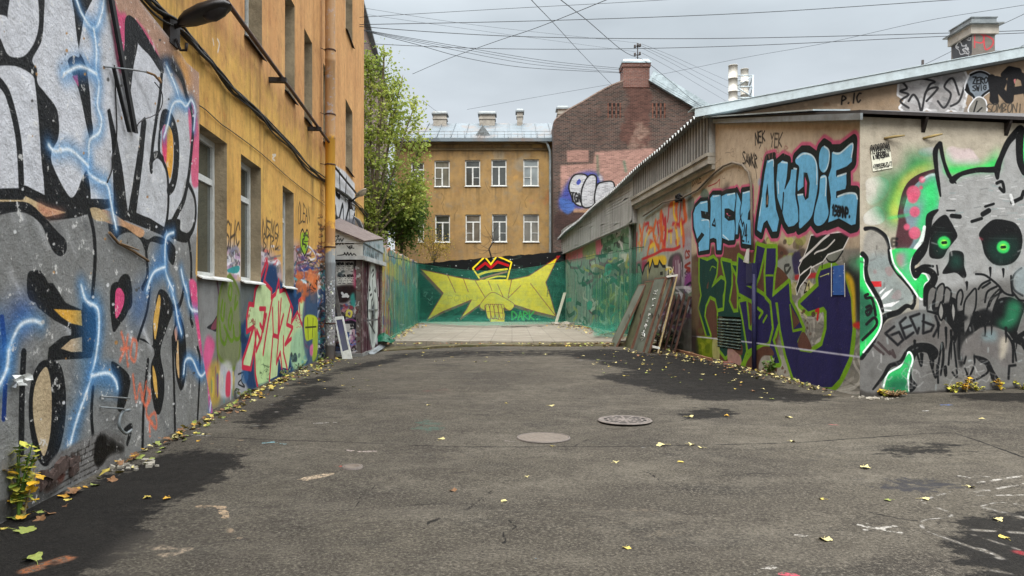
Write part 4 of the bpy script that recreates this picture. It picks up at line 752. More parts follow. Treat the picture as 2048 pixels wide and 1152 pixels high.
    for x, y, L in ((600, 560, 120), (660, 600, 160), (700, 620, 220), (760, 640, 200), (560, 830, 90), (640, 760, 130), (900, 480, 120), (960, 560, 100), (1010, 520, 130), (1120, 600, 110), (420, 700, 120), (470, 800, 90), (1200, 640, 120), (820, 250, 60), (1000, 140, 70), (1100, 150, 60)): v.line([(x, y), (x + 2, y + L * .6), (x, y + L)], [.05, .03, .012], K)
    for p in ([(640, 430), (700, 400), (760, 470), (830, 520), (760, 560), (680, 520)], [(860, 500), (960, 450), (1030, 500), (1010, 570), (900, 590), (850, 560)]): v.fill(p, K, .95, .02)
    for p in ([(700, 470), (712, 400), (735, 470), (718, 560)], [(600, 480), (622, 400), (645, 470), (625, 540)]): v.fill(p, (128, 127, 124)); v.line(p, .028, K, closed=True)
    v.tag('ЕГОР', (1080, 985), (1330, 975), 95, 100, .045, K, .04, .07, 4)
    v.scrib(100, 850, 1250, 1060, 40, .02, [(150, 150, 148), (96, 95, 94)], 5, .5)
    v.fill([(-40, 1060), (100, 1070), (560, 1085), (1300, 1050), (1500, 1050), (1500, 1300), (-40, 1300)], (52, 48, 44), .75, rough=.06)
    return c
# ---- the handshake on the black end wall
def paint_hands():
    c = Canvas(BACK, -5.6, 3.4, .4, 5.0, 90)
    v = c.view(740, 480, 4.096); Y = (226, 206, 44); RD = (138, 48, 40)
    v.rect(0, 0, 2048, 1000, (24, 25, 26)); v.scrib(380, 100, 1600, 680, 120, .05, [(34, 40, 38), (18, 18, 20), (50, 60, 56)], 2, .6, 0.05)
    v.fill([(380, 560), (600, 590), (900, 640), (1590, 600), (1590, 700), (380, 700)], (40, 52, 48), .5, .1)
    rs = random.Random(4)
    for _ in range(150): 
        x, y = rs.uniform(480, 1580), rs.uniform(100, 240) if rs.random() < .6 else rs.uniform(240, 660); q = rs.uniform(3, 9); v.fill([(x, y), (x + q, y + 1), (x + q * .6, y + q)], (206, 206, 204), .85, rough=.01)
    B = [(415, 240), (640, 290), (760, 315), (870, 330), (1000, 325), (1160, 325), (1300, 295), (1440, 205), (1540, 140), (1510, 205), (1440, 350), (1480, 470), (1525, 628), (1350, 585), (1180, 530), (1140, 560), (920, 560), (900, 530), (740, 645), (800, 550), (832, 490), (600, 585), (465, 658), (530, 550), (600, 435), (510, 340)]
    v.fill([(x - 10, y + 22) for x, y in B], (112, 66, 52), smooth=False); v.fill([(1440, 350), (1500, 215), (1560, 130), (1530, 130), (1440, 320)], (170, 24, 30), smooth=False); v.fill(B, Y, smooth=False)
    v.line(B, .045, RD, smooth=False, closed=True)
    for p in ([(635, 290), (700, 430)], [(765, 318), (805, 425)], [(862, 335), (945, 475)], [(965, 330), (1000, 415)], [(1045, 365), (1090, 465)], [(1160, 328), (1130, 470)], [(1235, 375), (1130, 478)], [(1315, 358), (1525, 628)]): v.line(p, .035, RD, smooth=False)
    H = [(900, 545), (930, 490), (1000, 430), (1080, 462), (1176, 522), (1168, 562), (1140, 578), (1100, 552), (1085, 530), (950, 530), (940, 575)]
    v.fill(H, Y); v.line(H, .03, RD, closed=True); v.fill([(950, 535), (1085, 530), (1105, 620), (1100, 675), (985, 672)], Y, smooth=False)
    for i in range(4):
        x = 962 + i * 34; p = [(x - 14, 545), (x, 525), (x + 14, 545), (x + 26, 610), (x + 22, 645), (x + 4, 640), (x - 8, 600)]; v.fill(p, (222, 204, 52)); v.line(p, .03, RD, closed=True)
    v.line([(960, 585), (1090, 600)], .02, RD); v.line([(985, 672), (1000, 640), (1090, 655), (1106, 600)], .03, RD)
    Cc = [(850, 235), (940, 148), (990, 212), (1042, 140), (1152, 187), (1118, 322), (912, 326)]
    v.line(Cc, .17, (246, 214, 40), smooth=False, closed=True); v.fill(Cc, (22, 22, 22), smooth=False); v.line([(880, 240), (945, 190), (990, 228), (1045, 180), (1130, 210)], .14, (176, 22, 30), smooth=False)
    v.line([(885, 290), (960, 262), (1120, 242)], .13, (214, 200, 50)); v.line([(900, 322), (980, 296), (1120, 262)], .1, (150, 96, 76)); v.line([(950, 325), (1040, 300), (1110, 300)], .09, (214, 200, 50))
    v.tag('DARK.', (1165, 652), (1400, 650), 66, 60, .1, (90, 140, 40), 0, .04, 3); v.tag('DARK.', (1165, 652), (1400, 650), 66, 60, .04, (40, 170, 60), 0, .04, 3); v.tag('PIZ', (1450, 470), (1560, 460), 70, 70, .03, (60, 66, 64), .1, .1, 5); v.tag('POLNU', (640, 505), (890, 500), 50, 50, .025, (160, 150, 50), .0, .08, 6, .7)
    v.scrib(440, 420, 510, 530, 10, .025, [(150, 160, 156)], 7, .8)
    v.drips(430, 600, 1590, 690, 30, .03, [(130, 150, 140), (90, 110, 100)], 8, .5)
    return c
# ---- low wall on the left of the yard end
def paint_fence():
    c = Canvas(FENCE, 21.0, 39.2, .2, 4.4, 75)
    c.view(0, 0, 1)
    c.rect(700, 380, 860, 720, (84, 100, 92)); 
    c.scrib(750, 470, 840, 700, 160, .2, [(176, 160, 80), (90, 160, 150), (60, 120, 150), (190, 186, 170), (130, 90, 120), (196, 120, 60), (70, 90, 80), (150, 170, 140)], 3, .7, math.pi / 2, .05, 30)
    c.drips(752, 470, 838, 690, 200, .12, [(190, 172, 70), (100, 170, 160), (80, 130, 170), (206, 200, 180), (60, 110, 90), (206, 140, 60), (120, 90, 110)], 5, .85, .1)
    c.blots(760, 500, 835, 560, 26, 6, [(196, 176, 60), (180, 170, 90), (150, 160, 120)], 6, .8, .06, 2); c.blots(756, 470, 800, 505, 30, 4, [(150, 70, 56), (196, 110, 60), (90, 140, 120), (206, 200, 190)], 8, .85, .05, 1.6); c.blots(763, 640, 790, 690, 24, 5, [(150, 90, 120), (80, 70, 120), (210, 150, 80), (60, 120, 120)], 9, .85, .05, 2)
    c.drips(752, 475, 838, 700, 150, .10, [(196, 170, 50), (60, 160, 160), (50, 100, 160), (220, 214, 190), (30, 70, 60), (206, 120, 40), (110, 60, 110), (40, 50, 60)], 15, .95, .08)
    for p in ([(772, 640), (778, 600), (784, 650), (780, 680), (772, 660)], [(788, 620), (796, 560), (802, 640)], [(806, 560), (812, 520), (818, 600), (812, 640)]): c.line(p, .16, (216, 190, 60), .9, .02); c.line(p, .06, (40, 60, 80), .9)
    return c
# ---- long wall of the workshop on the right
def paint_shop():
    c = Canvas(RWALL, 16.6, 39.4, -.1, 6.0, 70)
    v = c.view(1260, 380, 6.4)
    v.rect(-900, -100, 960, 3000, (150, 154, 146)); v.blots(80, 200, 800, 800, 40, 70, [(176, 172, 164), (160, 172, 160), (166, 140, 136), (150, 150, 146)], 2, .6, .12)
    v.fill([(440, 140), (620, 110), (720, 130), (780, 400), (760, 720), (460, 770)], (166, 150, 146), .7, .15); v.fill([(700, 560), (800, 560), (800, 740), (690, 740)], (140, 104, 120), .7, .15)
    OR, RD, YL = (196, 92, 48), (176, 48, 52), (214, 178, 60)
    for p, cc, w_ in (([(125, 470), (140, 560), (130, 700)], OR, .2), ([(180, 450), (160, 560), (150, 760)], OR, .16), ([(200, 440), (240, 430), (215, 520)], RD, .12), ([(250, 520), (200, 640), (190, 700)], YL, .14), ([(330, 400), (300, 560), (340, 680), (370, 740)], OR, .2), ([(350, 420), (365, 560), (350, 640)], RD, .14), ([(400, 310), (395, 440), (410, 560), (400, 660), (440, 720)], OR, .3), ([(450, 380), (455, 560), (440, 680)], RD, .22), ([(420, 330), (440, 500)], RD, .16), ([(500, 210), (490, 330), (480, 400)], RD, .1), ([(520, 190), (600, 150), (590, 260), (600, 370)], OR, .2), ([(560, 170), (560, 300), (590, 390)], YL, .14), ([(650, 180), (640, 300), (630, 470)], RD, .1), ([(690, 160), (700, 280), (715, 360)], OR, .24), ([(660, 400), (680, 560), (690, 700)], OR, .22), ([(550, 430), (640, 440), (700, 400)], RD, .12), ([(580, 460), (600, 560), (610, 700)], YL, .18), ([(520, 510), (525, 660)], YL, .16), ([(650, 430), (660, 560)], YL, .14), ([(480, 510), (475, 640)], YL, .1), ([(290, 660), (240, 740), (220, 880)], OR, .14), ([(260, 730), (310, 700), (320, 800)], YL, .16), ([(130, 560), (120, 780)], YL, .1), ([(90, 560), (80, 860)], RD, .14), ([(490, 530), (545, 520)], RD, .1), ([(240, 480), (290, 500), (240, 560)], OR, .12)): v.line(p, w_, cc, .95, .04)
    v.line([(150, 890), (300, 830), (420, 770), (560, 760), (640, 720)], .1, RD, .95, .02); v.line([(680, 720), (760, 690)], .06, RD)
    v.blots(100, 400, 720, 720, 40, 18, [(176, 176, 168), (206, 140, 60), (186, 70, 56)], 6, .7, .05, 2)
    v.fill([(70, 930), (240, 910), (240, 1000), (70, 1060)], (150, 60, 86), .9, .05); v.fill([(240, 880), (440, 840), (450, 960), (250, 990)], (206, 170, 40), .95, .04)
    Q = [(90, 1250), (100, 960), (125, 960), (160, 1080), (190, 980), (240, 930), (245, 1060), (290, 900), (310, 980), (360, 980), (375, 910), (420, 980), (450, 980), (440, 1250)]
    v.line(Q, .1, (40, 42, 38), smooth=False); v.fill(Q, (126, 132, 112), smooth=False); v.line(Q[:-1], .07, (36, 38, 36), smooth=False); v.fill([(385, 1050), (420, 1040), (420, 1090), (385, 1090)], (40, 42, 36), smooth=False); v.drips(220, 940, 250, 1152, 4, .06, [(210, 180, 60)], 4)
    v.fill([(500, 880), (660, 830), (670, 1200), (500, 1240)], (64, 62, 62), .95, .03); v.fill([(550, 880), (640, 860), (640, 1200), (560, 1200)], (120, 80, 100), .9, .05); v.drips(540, 880, 680, 1300, 24, .06, [(190, 186, 190), (90, 60, 80), (50, 50, 52), (140, 120, 140)], 6); v.line([(460, 1020), (500, 1000), (510, 1050), (550, 1020)], .07, (206, 186, 60)); v.tag('TEX', (470, 1080), (560, 1070), 90, 80, .05, (226, 222, 190), 0, .1, 3)
    v.fill([(690, 740), (800, 720), (810, 1900), (690, 1900)], (150, 144, 150), .9, .04); v.tag('CS', (705, 880), (770, 860), 90, 90, .06, (130, 50, 40), 0, .1, 5); v.line([(770, 930), (700, 980), (770, 1010), (720, 1040), (770, 1040)], .07, (130, 50, 40)); v.tag('SM', (700, 1120), (770, 1100), 70, 70, .03, (40, 40, 40)); v.fill([(700, 1130), (800, 1120), (800, 1720), (705, 1720)], (120, 50, 116), .85, .06)
    for y in (1230, 1400, 1570): v.line([(720, y), (780, y - 40), (780, y + 60), (720, y + 60), (730, y)], .07, (44, 26, 50))
    v.fill([(800, 740), (900, 700), (900, 2200), (800, 2200)], (90, 76, 60), .9, .06)
    v.fill([(60, 1250), (700, 1250), (700, 2200), (60, 2200)], (74, 76, 74), .9, .1); v.scrib(100, 1250, 800, 2000, 70, .1, [(200, 200, 200), (40, 40, 40), (120, 80, 110), (160, 150, 110), (90, 110, 90)], 8, .8); v.fill([(740, 100), (800, 60), (850, 100), (800, 300), (750, 380)], (92, 104, 98), .9, .05)
    v.fill([(680, 1700), (1000, 1650), (1000, 2200), (680, 2200)], (110, 108, 100), .9, .08); v.blots(440, 1500, 700, 2050, 30, 60, [(36, 38, 34), (50, 54, 44)], 9, .8, .1)
    # far part under the boards
    v = c.view(1100, 420, 3.6)
    v.rect(60, 60, 606, 1000, (150, 156, 146)); v.fill([(100, 300), (260, 250), (360, 200), (360, 300), (100, 380)], (190, 110, 118), .95, .08); v.fill([(240, 270), (330, 220), (340, 330), (250, 340)], (120, 150, 100), .85, .1); v.fill([(330, 210), (370, 200), (360, 330), (335, 330)], (196, 110, 126), .9, .06)
    v.scrib(370, 120, 600, 330, 30, .2, [(60, 96, 70), (196, 196, 190), (44, 50, 46), (110, 150, 120)], 3, .85); v.drips(110, 300, 600, 860, 180, .1, [(90, 140, 120), (180, 184, 170), (60, 100, 90), (130, 160, 140), (200, 190, 170), (60, 180, 150)], 4, .8)
    v.fill([(330, 430), (590, 400), (600, 900), (330, 860)], (104, 112, 96), .9, .1); v.fill([(430, 500), (520, 440), (580, 480), (590, 580), (500, 560)], (150, 110, 116), .8, .1)
    for p in ([(350, 700), (400, 660), (360, 780), (390, 830)], [(400, 560), (430, 510), (440, 600), (410, 720), (430, 800)], [(440, 640), (470, 620), (460, 760), (440, 840)], [(480, 560), (520, 500), (530, 640), (500, 760), (520, 820)], [(540, 560), (560, 700), (530, 840)], [(560, 500), (590, 640)]): v.line(p, .3, (168, 166, 76), .95, .05); v.line(p, .1, (210, 208, 150), .9, .03)
    v.scrib(120, 330, 590, 860, 70, .16, [(40, 90, 70), (210, 206, 190), (30, 60, 50), (190, 180, 90), (120, 70, 90), (60, 170, 140)], 14, .85, size=60); v.drips(330, 420, 600, 860, 60, .12, [(206, 200, 150), (40, 60, 50), (150, 160, 80)], 24, .8)
    v.blots(160, 780, 330, 880, 20, 14, [(206, 204, 196), (120, 118, 110)], 5, .8, .1); v.rect(596, 60, 622, 1000, (70, 72, 66), .95)
    return c
# ---- brick gable
def paint_gable():
    c = Canvas(BRICK, 2.2, 14.0, 4.0, 17.5, 45)
    v = c.view(1080, 60, 2.618)
    v.rect(60, 600, 800, 1100, (84, 58, 52), .0)
    v.fill([(432, 160), (575, 160), (575, 640), (432, 640)], (112, 76, 66), .8, rough=.5, smooth=False); v.blots(440, 200, 570, 620, 60, 20, [(132, 96, 84), (92, 62, 54), (146, 112, 98), (76, 54, 50)], 8, .7, .3, .7); v.fill([(440, 500), (575, 480), (575, 640), (440, 640)], (176, 150, 134), .7, rough=.7, smooth=False)
    v.fill([(140, 632), (255, 628), (255, 690), (142, 690)], (198, 154, 140), .95, .04, False); v.fill([(290, 640), (580, 620), (640, 640), (640, 1000), (110, 1000), (108, 710), (280, 700)], (202, 158, 144), .95, .05, False)
    v.fill([(85, 960), (240, 960), (200, 1100), (85, 1100)], (74, 54, 50), .9, .08); v.fill([(175, 935), (250, 930), (250, 955), (175, 955)], (214, 170, 130), .95, 0, False)
    v.fill([(150, 790), (210, 750), (290, 745), (330, 800), (330, 880), (240, 930), (160, 935), (110, 940), (105, 880)], (74, 88, 180), .95, .12); v.fill([(105, 880), (170, 900), (180, 935), (145, 965), (110, 935)], (80, 120, 200), .95, .06); v.fill([(305, 760), (328, 770), (320, 800)], (220, 220, 224), .9, .05)
    W = (214, 216, 220)
    for p in ([(165, 860), (155, 820), (175, 770), (210, 758), (245, 770), (240, 820), (220, 840), (222, 915), (185, 905)], [(225, 920), (222, 840), (255, 770), (290, 770), (290, 830), (300, 870), (270, 920)], [(290, 900), (300, 820), (330, 800), (380, 800), (380, 850), (330, 900)]): v.line(p, .18, BLK, closed=True); v.fill(p, W)
    v.fill([(190, 800), (205, 780), (215, 795), (200, 812)], (74, 88, 180)); v.tag('TGA', (165, 900), (215, 900), 48, 45, .1, BLK, 0, .05, 3)
    for x0, x1 in ((357, 424), (590, 655)):
        for i in range(3):
            for j in range(4):
                xx = x0 + 8 + (i + .5 * (j % 2)) * 22; yy = 384 + j * 20; v.rect(xx - 5, yy, xx + 6, yy + 17, (22, 18, 18), .95)
        for i in range(4): v.line([(x0 + i * 21, 385), (x0 + i * 21, 460)], .08, (150, 92, 70), .8)
    v.blots(85, 380, 435, 640, 90, 18, [(44, 34, 34), (88, 56, 50), (36, 30, 30), (116, 80, 70)], 5, .6, .35, .6); v.blots(300, 280, 800, 520, 90, 20, [(48, 36, 36), (86, 56, 50), (110, 72, 62)], 6, .55, .35, .6); v.blots(120, 620, 640, 960, 90, 14, [(200, 156, 144), (166, 124, 114), (126, 92, 86), (206, 166, 154)], 7, .6, .25, .5)
    v.line([(300, 660), (305, 760)], .15, (90, 130, 100), .7, .1); v.line([(440, 690), (450, 740)], .15, (80, 150, 120), .7, .1)
    return c
# ---- gable of the workshop above the annex roof
def paint_shopgable():
    c = Canvas(GABLE, 4.0, 15.5, 5.4, 8.2, 90)
    v = c.view(1380, 20, 3.066)
    v.blots(320, 540, 1000, 640, 60, 22, [(190, 168, 142), (150, 120, 92), (120, 92, 70), (170, 150, 124)], 3, .7, .05, .6); v.blots(1000, 450, 2048, 650, 40, 30, [(110, 88, 66), (150, 126, 100)], 4, .5, .08)
    v.tag('P.IC', (930, 580), (1050, 560), 50, 55, .045, BLK, .1, .08, 3)
    Q = [(1285, 450), (1310, 420), (1480, 380), (1540, 400), (1600, 360), (1680, 380), (1700, 430), (1690, 520), (1660, 640), (1600, 600), (1540, 640), (1450, 600), (1360, 645), (1290, 600), (1330, 550), (1280, 520)]
    v.line(Q, .1, (206, 206, 208), smooth=False, closed=True); v.fill(Q, (150, 148, 148), smooth=False); v.scrib(1300, 400, 1690, 620, 50, .06, [(176, 176, 176), (122, 122, 122), (190, 190, 192)], 4, .6, .3)
    for p in ([(1300, 440), (1330, 480), (1290, 500), (1340, 520), (1290, 560), (1340, 600)], [(1340, 560), (1370, 520), (1400, 560), (1420, 620), (1450, 500), (1520, 480), (1450, 560)], [(1440, 520), (1470, 460), (1500, 440), (1420, 420)], [(1520, 560), (1560, 600), (1600, 520), (1560, 470), (1610, 420), (1650, 520)], [(1600, 590), (1650, 560), (1680, 480)]): v.line(p, .05, (50, 50, 52))
    Q = [(1720, 400), (1780, 380), (1840, 410), (1845, 480), (1800, 520), (1760, 560), (1730, 520), (1690, 490)]
    v.line(Q, .08, (220, 222, 226), closed=True); v.fill(Q, (122, 132, 142)); v.line(Q, .05, BLK); v.fill([(1700, 450), (1725, 520), (1740, 540), (1690, 500)], BLK); v.tag('ZERO', (1735, 455), (1830, 450), 40, 35, .03, BLK, 0, .1, 5); v.tag('SWIG', (1735, 500), (1820, 490), 34, 30, .025, BLK, 0, .1, 6)
    Q = [(1760, 540), (1810, 560), (1810, 640), (1740, 650), (1710, 610)]; v.line(Q, .06, (220, 222, 226), closed=True); v.fill(Q, (124, 122, 116)); v.line([(1760, 560), (1740, 640), (1790, 600)], .03, BLK)
    for p in ([(1860, 550), (1880, 430), (1920, 440), (1900, 490), (1950, 550)], [(1960, 550), (1970, 430), (2000, 390), (2050, 420), (2080, 560)], [(1970, 500), (2040, 490)], [(1850, 420), (1870, 560)], [(1930, 400), (1960, 370), (2010, 380)]): v.line(p, .19, (34, 34, 36), smooth=False)
    v.fill([(1985, 430), (1998, 425), (1992, 455)], (180, 110, 110)); v.tag('SOMBONI', (1820, 630), (2040, 625), 50, 50, .03, (70, 66, 60), .1, .1, 8)
    return c
# ---- yard kiosk: near face and yard face are pasted and painted all over
KF = Front(18.75); KS = Side(-3.905, .0, 1)
def paint_kiosk_front():
    c = Canvas(KF, -5.4, -3.85, .0, 3.9, 150)
    v = c.view(660, 440, 3.975)
    v.rect(-60, 300, 300, 1200, (66, 52, 54)); v.scrib(-40, 320, 215, 1050, 130, .05, [(190, 186, 184), (40, 36, 38), (120, 60, 66), (70, 90, 130), (90, 84, 84)], 2, .75)
    v.rect(45, 330, 200, 530, (186, 184, 178), .95, .01)
    for x0, x1, y0, y1 in ((50, 116, 335, 425), (122, 187, 335, 400), (60, 130, 430, 520), (132, 192, 430, 525)):
        v.rect(x0, y0, x1, y1, (206, 204, 196)); v.tag('NEVA', (x0 + 4, y0 + 24), (x1 - 4, y0 + 22), 19, 19, .025, (24, 24, 26), 0, .02, 3, gap=.15)
        for k in range(4): v.line([(x0 + 6, y0 + 36 + k * 13), (x1 - 6, y0 + 35 + k * 13)], .02, (60, 60, 62), .85, smooth=False, dry=.45)
    v.blots(50, 400, 120, 450, 6, 20, [(90, 100, 104), (60, 70, 72)], 5, .8, .02); v.fill([(45, 530), (200, 520), (150, 640), (70, 660), (40, 600)], (40, 30, 30), .9, .03)
    v.fill([(185, 335), (215, 330), (215, 430), (190, 410)], (28, 26, 28), .9, .02); v.fill([(190, 400), (215, 400), (215, 540), (185, 520)], (160, 60, 90), .8, .03)
    v.fill([(160, 610), (190, 580), (200, 680), (170, 690)], (60, 150, 140), .9, .02); v.line([(95, 580), (110, 600), (130, 590), (140, 610)], .06, (214, 214, 214)); v.line([(100, 610), (145, 605)], .05, (214, 214, 214))
    v.blots(70, 660, 210, 770, 30, 14, [(150, 60, 70), (60, 80, 140), (190, 110, 120), (120, 110, 140)], 7, .8, .02); v.line([(130, 760), (140, 720), (170, 730), (160, 770), (130, 750)], .05, (206, 196, 90))
    v.fill([(110, 800), (180, 785), (230, 800), (220, 840), (190, 870), (120, 860)], (30, 28, 34), .95, .01); v.line([(110, 800), (170, 790), (215, 810)], .04, (120, 70, 110)); v.rect(120, 825, 188, 890, (186, 184, 180)); v.tag('VA', (160, 850), (188, 848), 20, 20, .025, (30, 30, 30), 0, .02, 4); v.tag('ON', (160, 880), (188, 878), 20, 20, .02, (30, 30, 30), 0, .02, 4)
    v.line([(185, 880), (175, 940), (140, 990)], .09, (180, 150, 160)); v.line([(165, 880), (150, 950), (120, 960)], .05, (206, 204, 204)); v.fill([(90, 960), (120, 960), (125, 1010), (95, 1020)], (70, 64, 130), .95, .02); v.scrib(150, 880, 240, 1040, 20, .03, [(80, 110, 170), (40, 40, 44), (150, 100, 140)], 9)
    v.rect(206, 320, 246, 1075, (104, 96, 92), 1, .0); v.scrib(206, 320, 246, 1070, 26, .03, [(150, 140, 134), (60, 54, 54), (90, 40, 40), (190, 190, 190)], 12, .8)
    return c
def paint_kiosk_side():
    c = Canvas(KS, 18.5, 22.0, .0, 3.9, 120)
    v = c.view(660, 440, 3.975)
    v.rect(230, 300, 420, 1100, (72, 44, 52)); v.scrib(236, 320, 400, 1060, 70, .06, [(110, 54, 66), (50, 34, 40), (140, 120, 124), (40, 30, 34)], 3, .7, math.pi / 2)
    for p in ([(250, 400), (248, 470), (260, 560)], [(255, 600), (250, 700)], [(258, 740), (255, 860)], [(380, 480), (384, 600)], [(385, 660), (384, 760)]): v.line(p, .12, (206, 204, 204), .9, .02, dry=.2)
    # tall white drawing on the door: a long hooded face
    v.fill([(310, 350), (348, 370), (358, 500), (378, 700), (372, 900), (345, 1010), (318, 1020), (296, 900), (284, 740), (290, 560), (300, 420)], (186, 192, 186), 1, .04)
    v.fill([(325, 620), (345, 640), (350, 780), (335, 960), (318, 980), (310, 800)], (130, 136, 132), .8, .08)
    for p in ([(312, 360), (302, 500), (288, 700), (300, 900), (318, 1020)], [(346, 380), (356, 520), (376, 720), (368, 900), (345, 1010)], [(318, 420), (330, 395), (338, 420), (325, 450)], [(325, 480), (330, 600), (320, 640)], [(300, 520), (308, 550), (296, 560)], [(345, 540), (352, 570), (340, 560)], [(318, 640), (312, 760), (330, 900)], [(335, 660), (345, 800)], [(322, 700), (336, 690), (332, 800), (320, 820), (322, 700)], [(305, 600), (318, 590)], [(300, 820), (345, 900)]): v.line(p, .07, (36, 36, 38), .95, .01)
    v.fill([(322, 700), (336, 690), (332, 840), (322, 830)], (40, 38, 40), .9, .03); v.line([(275, 800), (375, 790)], .05, (90, 90, 92)); v.fill([(350, 950), (385, 930), (395, 970), (360, 990)], (190, 190, 196), .9, .03)
    return c
# ---- the yard floor: damp patches, chalk and old paint
def paint_ground():
    c = Canvas(GND, -6.0, 11.0, 2.2, 21.2, 62)
    v = c.view(0, 0, 1); D = (15, 14, 14)
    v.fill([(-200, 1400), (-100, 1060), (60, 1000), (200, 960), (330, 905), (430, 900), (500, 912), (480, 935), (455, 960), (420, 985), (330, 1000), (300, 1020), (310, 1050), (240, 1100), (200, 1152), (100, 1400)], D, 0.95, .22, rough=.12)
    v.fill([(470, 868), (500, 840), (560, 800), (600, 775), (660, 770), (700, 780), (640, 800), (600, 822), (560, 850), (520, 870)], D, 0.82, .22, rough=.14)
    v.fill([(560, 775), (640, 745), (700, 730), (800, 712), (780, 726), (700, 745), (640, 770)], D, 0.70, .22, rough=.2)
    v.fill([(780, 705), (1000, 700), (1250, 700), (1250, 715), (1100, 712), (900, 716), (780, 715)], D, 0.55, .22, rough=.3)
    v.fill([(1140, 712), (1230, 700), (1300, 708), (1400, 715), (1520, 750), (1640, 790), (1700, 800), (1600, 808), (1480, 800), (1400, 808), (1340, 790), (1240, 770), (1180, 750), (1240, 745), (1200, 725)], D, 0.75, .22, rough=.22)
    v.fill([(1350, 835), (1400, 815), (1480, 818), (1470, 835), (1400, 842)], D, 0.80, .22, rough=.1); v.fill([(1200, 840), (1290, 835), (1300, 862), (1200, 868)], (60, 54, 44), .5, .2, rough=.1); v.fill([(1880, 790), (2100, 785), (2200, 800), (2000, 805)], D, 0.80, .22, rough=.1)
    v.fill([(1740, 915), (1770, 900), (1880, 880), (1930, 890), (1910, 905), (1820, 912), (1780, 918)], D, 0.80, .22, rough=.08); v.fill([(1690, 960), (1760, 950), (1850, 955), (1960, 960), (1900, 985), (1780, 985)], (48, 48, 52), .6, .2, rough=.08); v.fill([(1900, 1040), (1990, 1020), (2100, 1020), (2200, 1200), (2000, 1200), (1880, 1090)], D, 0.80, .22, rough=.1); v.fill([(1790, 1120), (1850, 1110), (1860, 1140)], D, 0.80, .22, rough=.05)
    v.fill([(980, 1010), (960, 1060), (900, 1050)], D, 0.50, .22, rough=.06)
    W = (176, 172, 164)
    for p, w_ in (([(1955, 965), (2048, 952)], .05), ([(1940, 985), (2048, 968)], .04), ([(1955, 990), (2048, 990)], .04), ([(1960, 1012), (2000, 1004), (2048, 1010)], .03), ([(1970, 1015), (2048, 1035)], .05), ([(1950, 1060), (2048, 1066)], .045), ([(1948, 1070), (2040, 1100)], .025), ([(1965, 1098), (2000, 1116)], .05), ([(1900, 983), (1860, 995), (1845, 1003), (1900, 1025), (1895, 1034), (1850, 1040), (1845, 1055), (1870, 1068), (1960, 1100)], .028), ([(1720, 1050), (1800, 1065), (1760, 1058), (1735, 1048)], .05), ([(1730, 1060), (1790, 1052)], .04), ([(1510, 1146), (1545, 1134)], .06), ([(1720, 1072), (1760, 1078)], .03), ([(1985, 1140), (2020, 1146)], .03), ([(1595, 1070), (1618, 1072)], .05), ([(1920, 952), (1935, 955)], .05), ([(1950, 951), (1980, 954)], .04)): v.line(p, w_, W, .8, .012, dry=.4)
    v.line([(1160, 720), (1230, 722)], .09, (160, 164, 170), .6, .05, dry=.4)
    for p, w_, cc in (([(528, 886), (550, 884), (570, 888)], .05, (130, 180, 190)), ([(690, 900), (720, 903), (750, 903)], .06, (180, 166, 160)), ([(600, 958), (660, 948), (650, 952), (612, 960)], .07, (186, 166, 140)), ([(630, 846), (672, 844)], .05, (170, 166, 160)), ([(400, 1012), (440, 1014), (446, 1022), (450, 1034)], .07, (176, 152, 124)), ([(455, 1050), (462, 1064)], .05, (170, 146, 118)), ([(456, 1086), (478, 1076)], .035, (186, 160, 130)), ([(310, 1095), (350, 1105), (330, 1110), (372, 1100)], .09, (180, 160, 136)), ([(60, 1140), (130, 1118)], .12, (176, 104, 62)), ([(1070, 1117), (1085, 1118)], .02, (120, 150, 166)), ([(660, 934), (682, 933)], .06, (186, 70, 60)), ([(1660, 848), (1680, 850)], .04, (190, 110, 106)), ([(1885, 810), (1905, 810)], .06, (90, 130, 200)), ([(1565, 1148), (1590, 1150)], .05, (190, 80, 96)), ([(2040, 1105), (2060, 1110)], .08, (150, 30, 44)), ([(1845, 822), (1865, 821)], .05, (186, 184, 180)), ([(1010, 882), (1040, 884)], .03, (150, 140, 134)), ([(240, 880), (300, 872)], .06, (190, 190, 190)), ([(300, 866), (420, 872)], .03, (176, 176, 176))): v.line(p, w_, cc, .85, .015, dry=.38)
    v.fill([(815, 850), (830, 835), (880, 840), (900, 855), (870, 866), (830, 864)], (70, 100, 90), .45, .1); v.fill([(820, 780), (900, 775), (960, 785), (860, 790)], (100, 70, 62), .35, .2)
    rs = random.Random(3)
    for _ in range(420):
        x, y = (rs.uniform(0, 520), rs.uniform(880, 1150)) if rs.random() < .55 else (rs.uniform(400, 2048), rs.uniform(710, 1150)); q = rs.uniform(.6, 2.6) * (y - 577) / 400
        if rs.random() < .35: x, y = rs.uniform(250, 620), rs.uniform(770, 900)
        v.fill([(x, y), (x + q * 3, y - q * .2), (x + q * 4, y + q * .3), (x + q * .5, y + q * .4)], rs.choice([(150, 144, 136), (176, 172, 166), (140, 122, 100), (130, 130, 128)]), .7, rough=.006)
    rs = random.Random(31)
    for _ in range(26):
        x, y = rs.uniform(200, 2000), rs.uniform(720, 1120); pts = [(x, y)]; dx, dy = rs.uniform(-1, 1), rs.uniform(-.25, .25); sc = (y - 577) / 320
        for k_ in range(rs.randint(4, 9)): x += (dx * 26 + rs.uniform(-9, 9)) * sc; y += (dy * 26 + rs.uniform(-4, 4)) * sc; pts.append((x, y))
        c.line(pts, rs.uniform(.007, .018), (20, 19, 18), .85, .004, smooth=False, dry=.15)
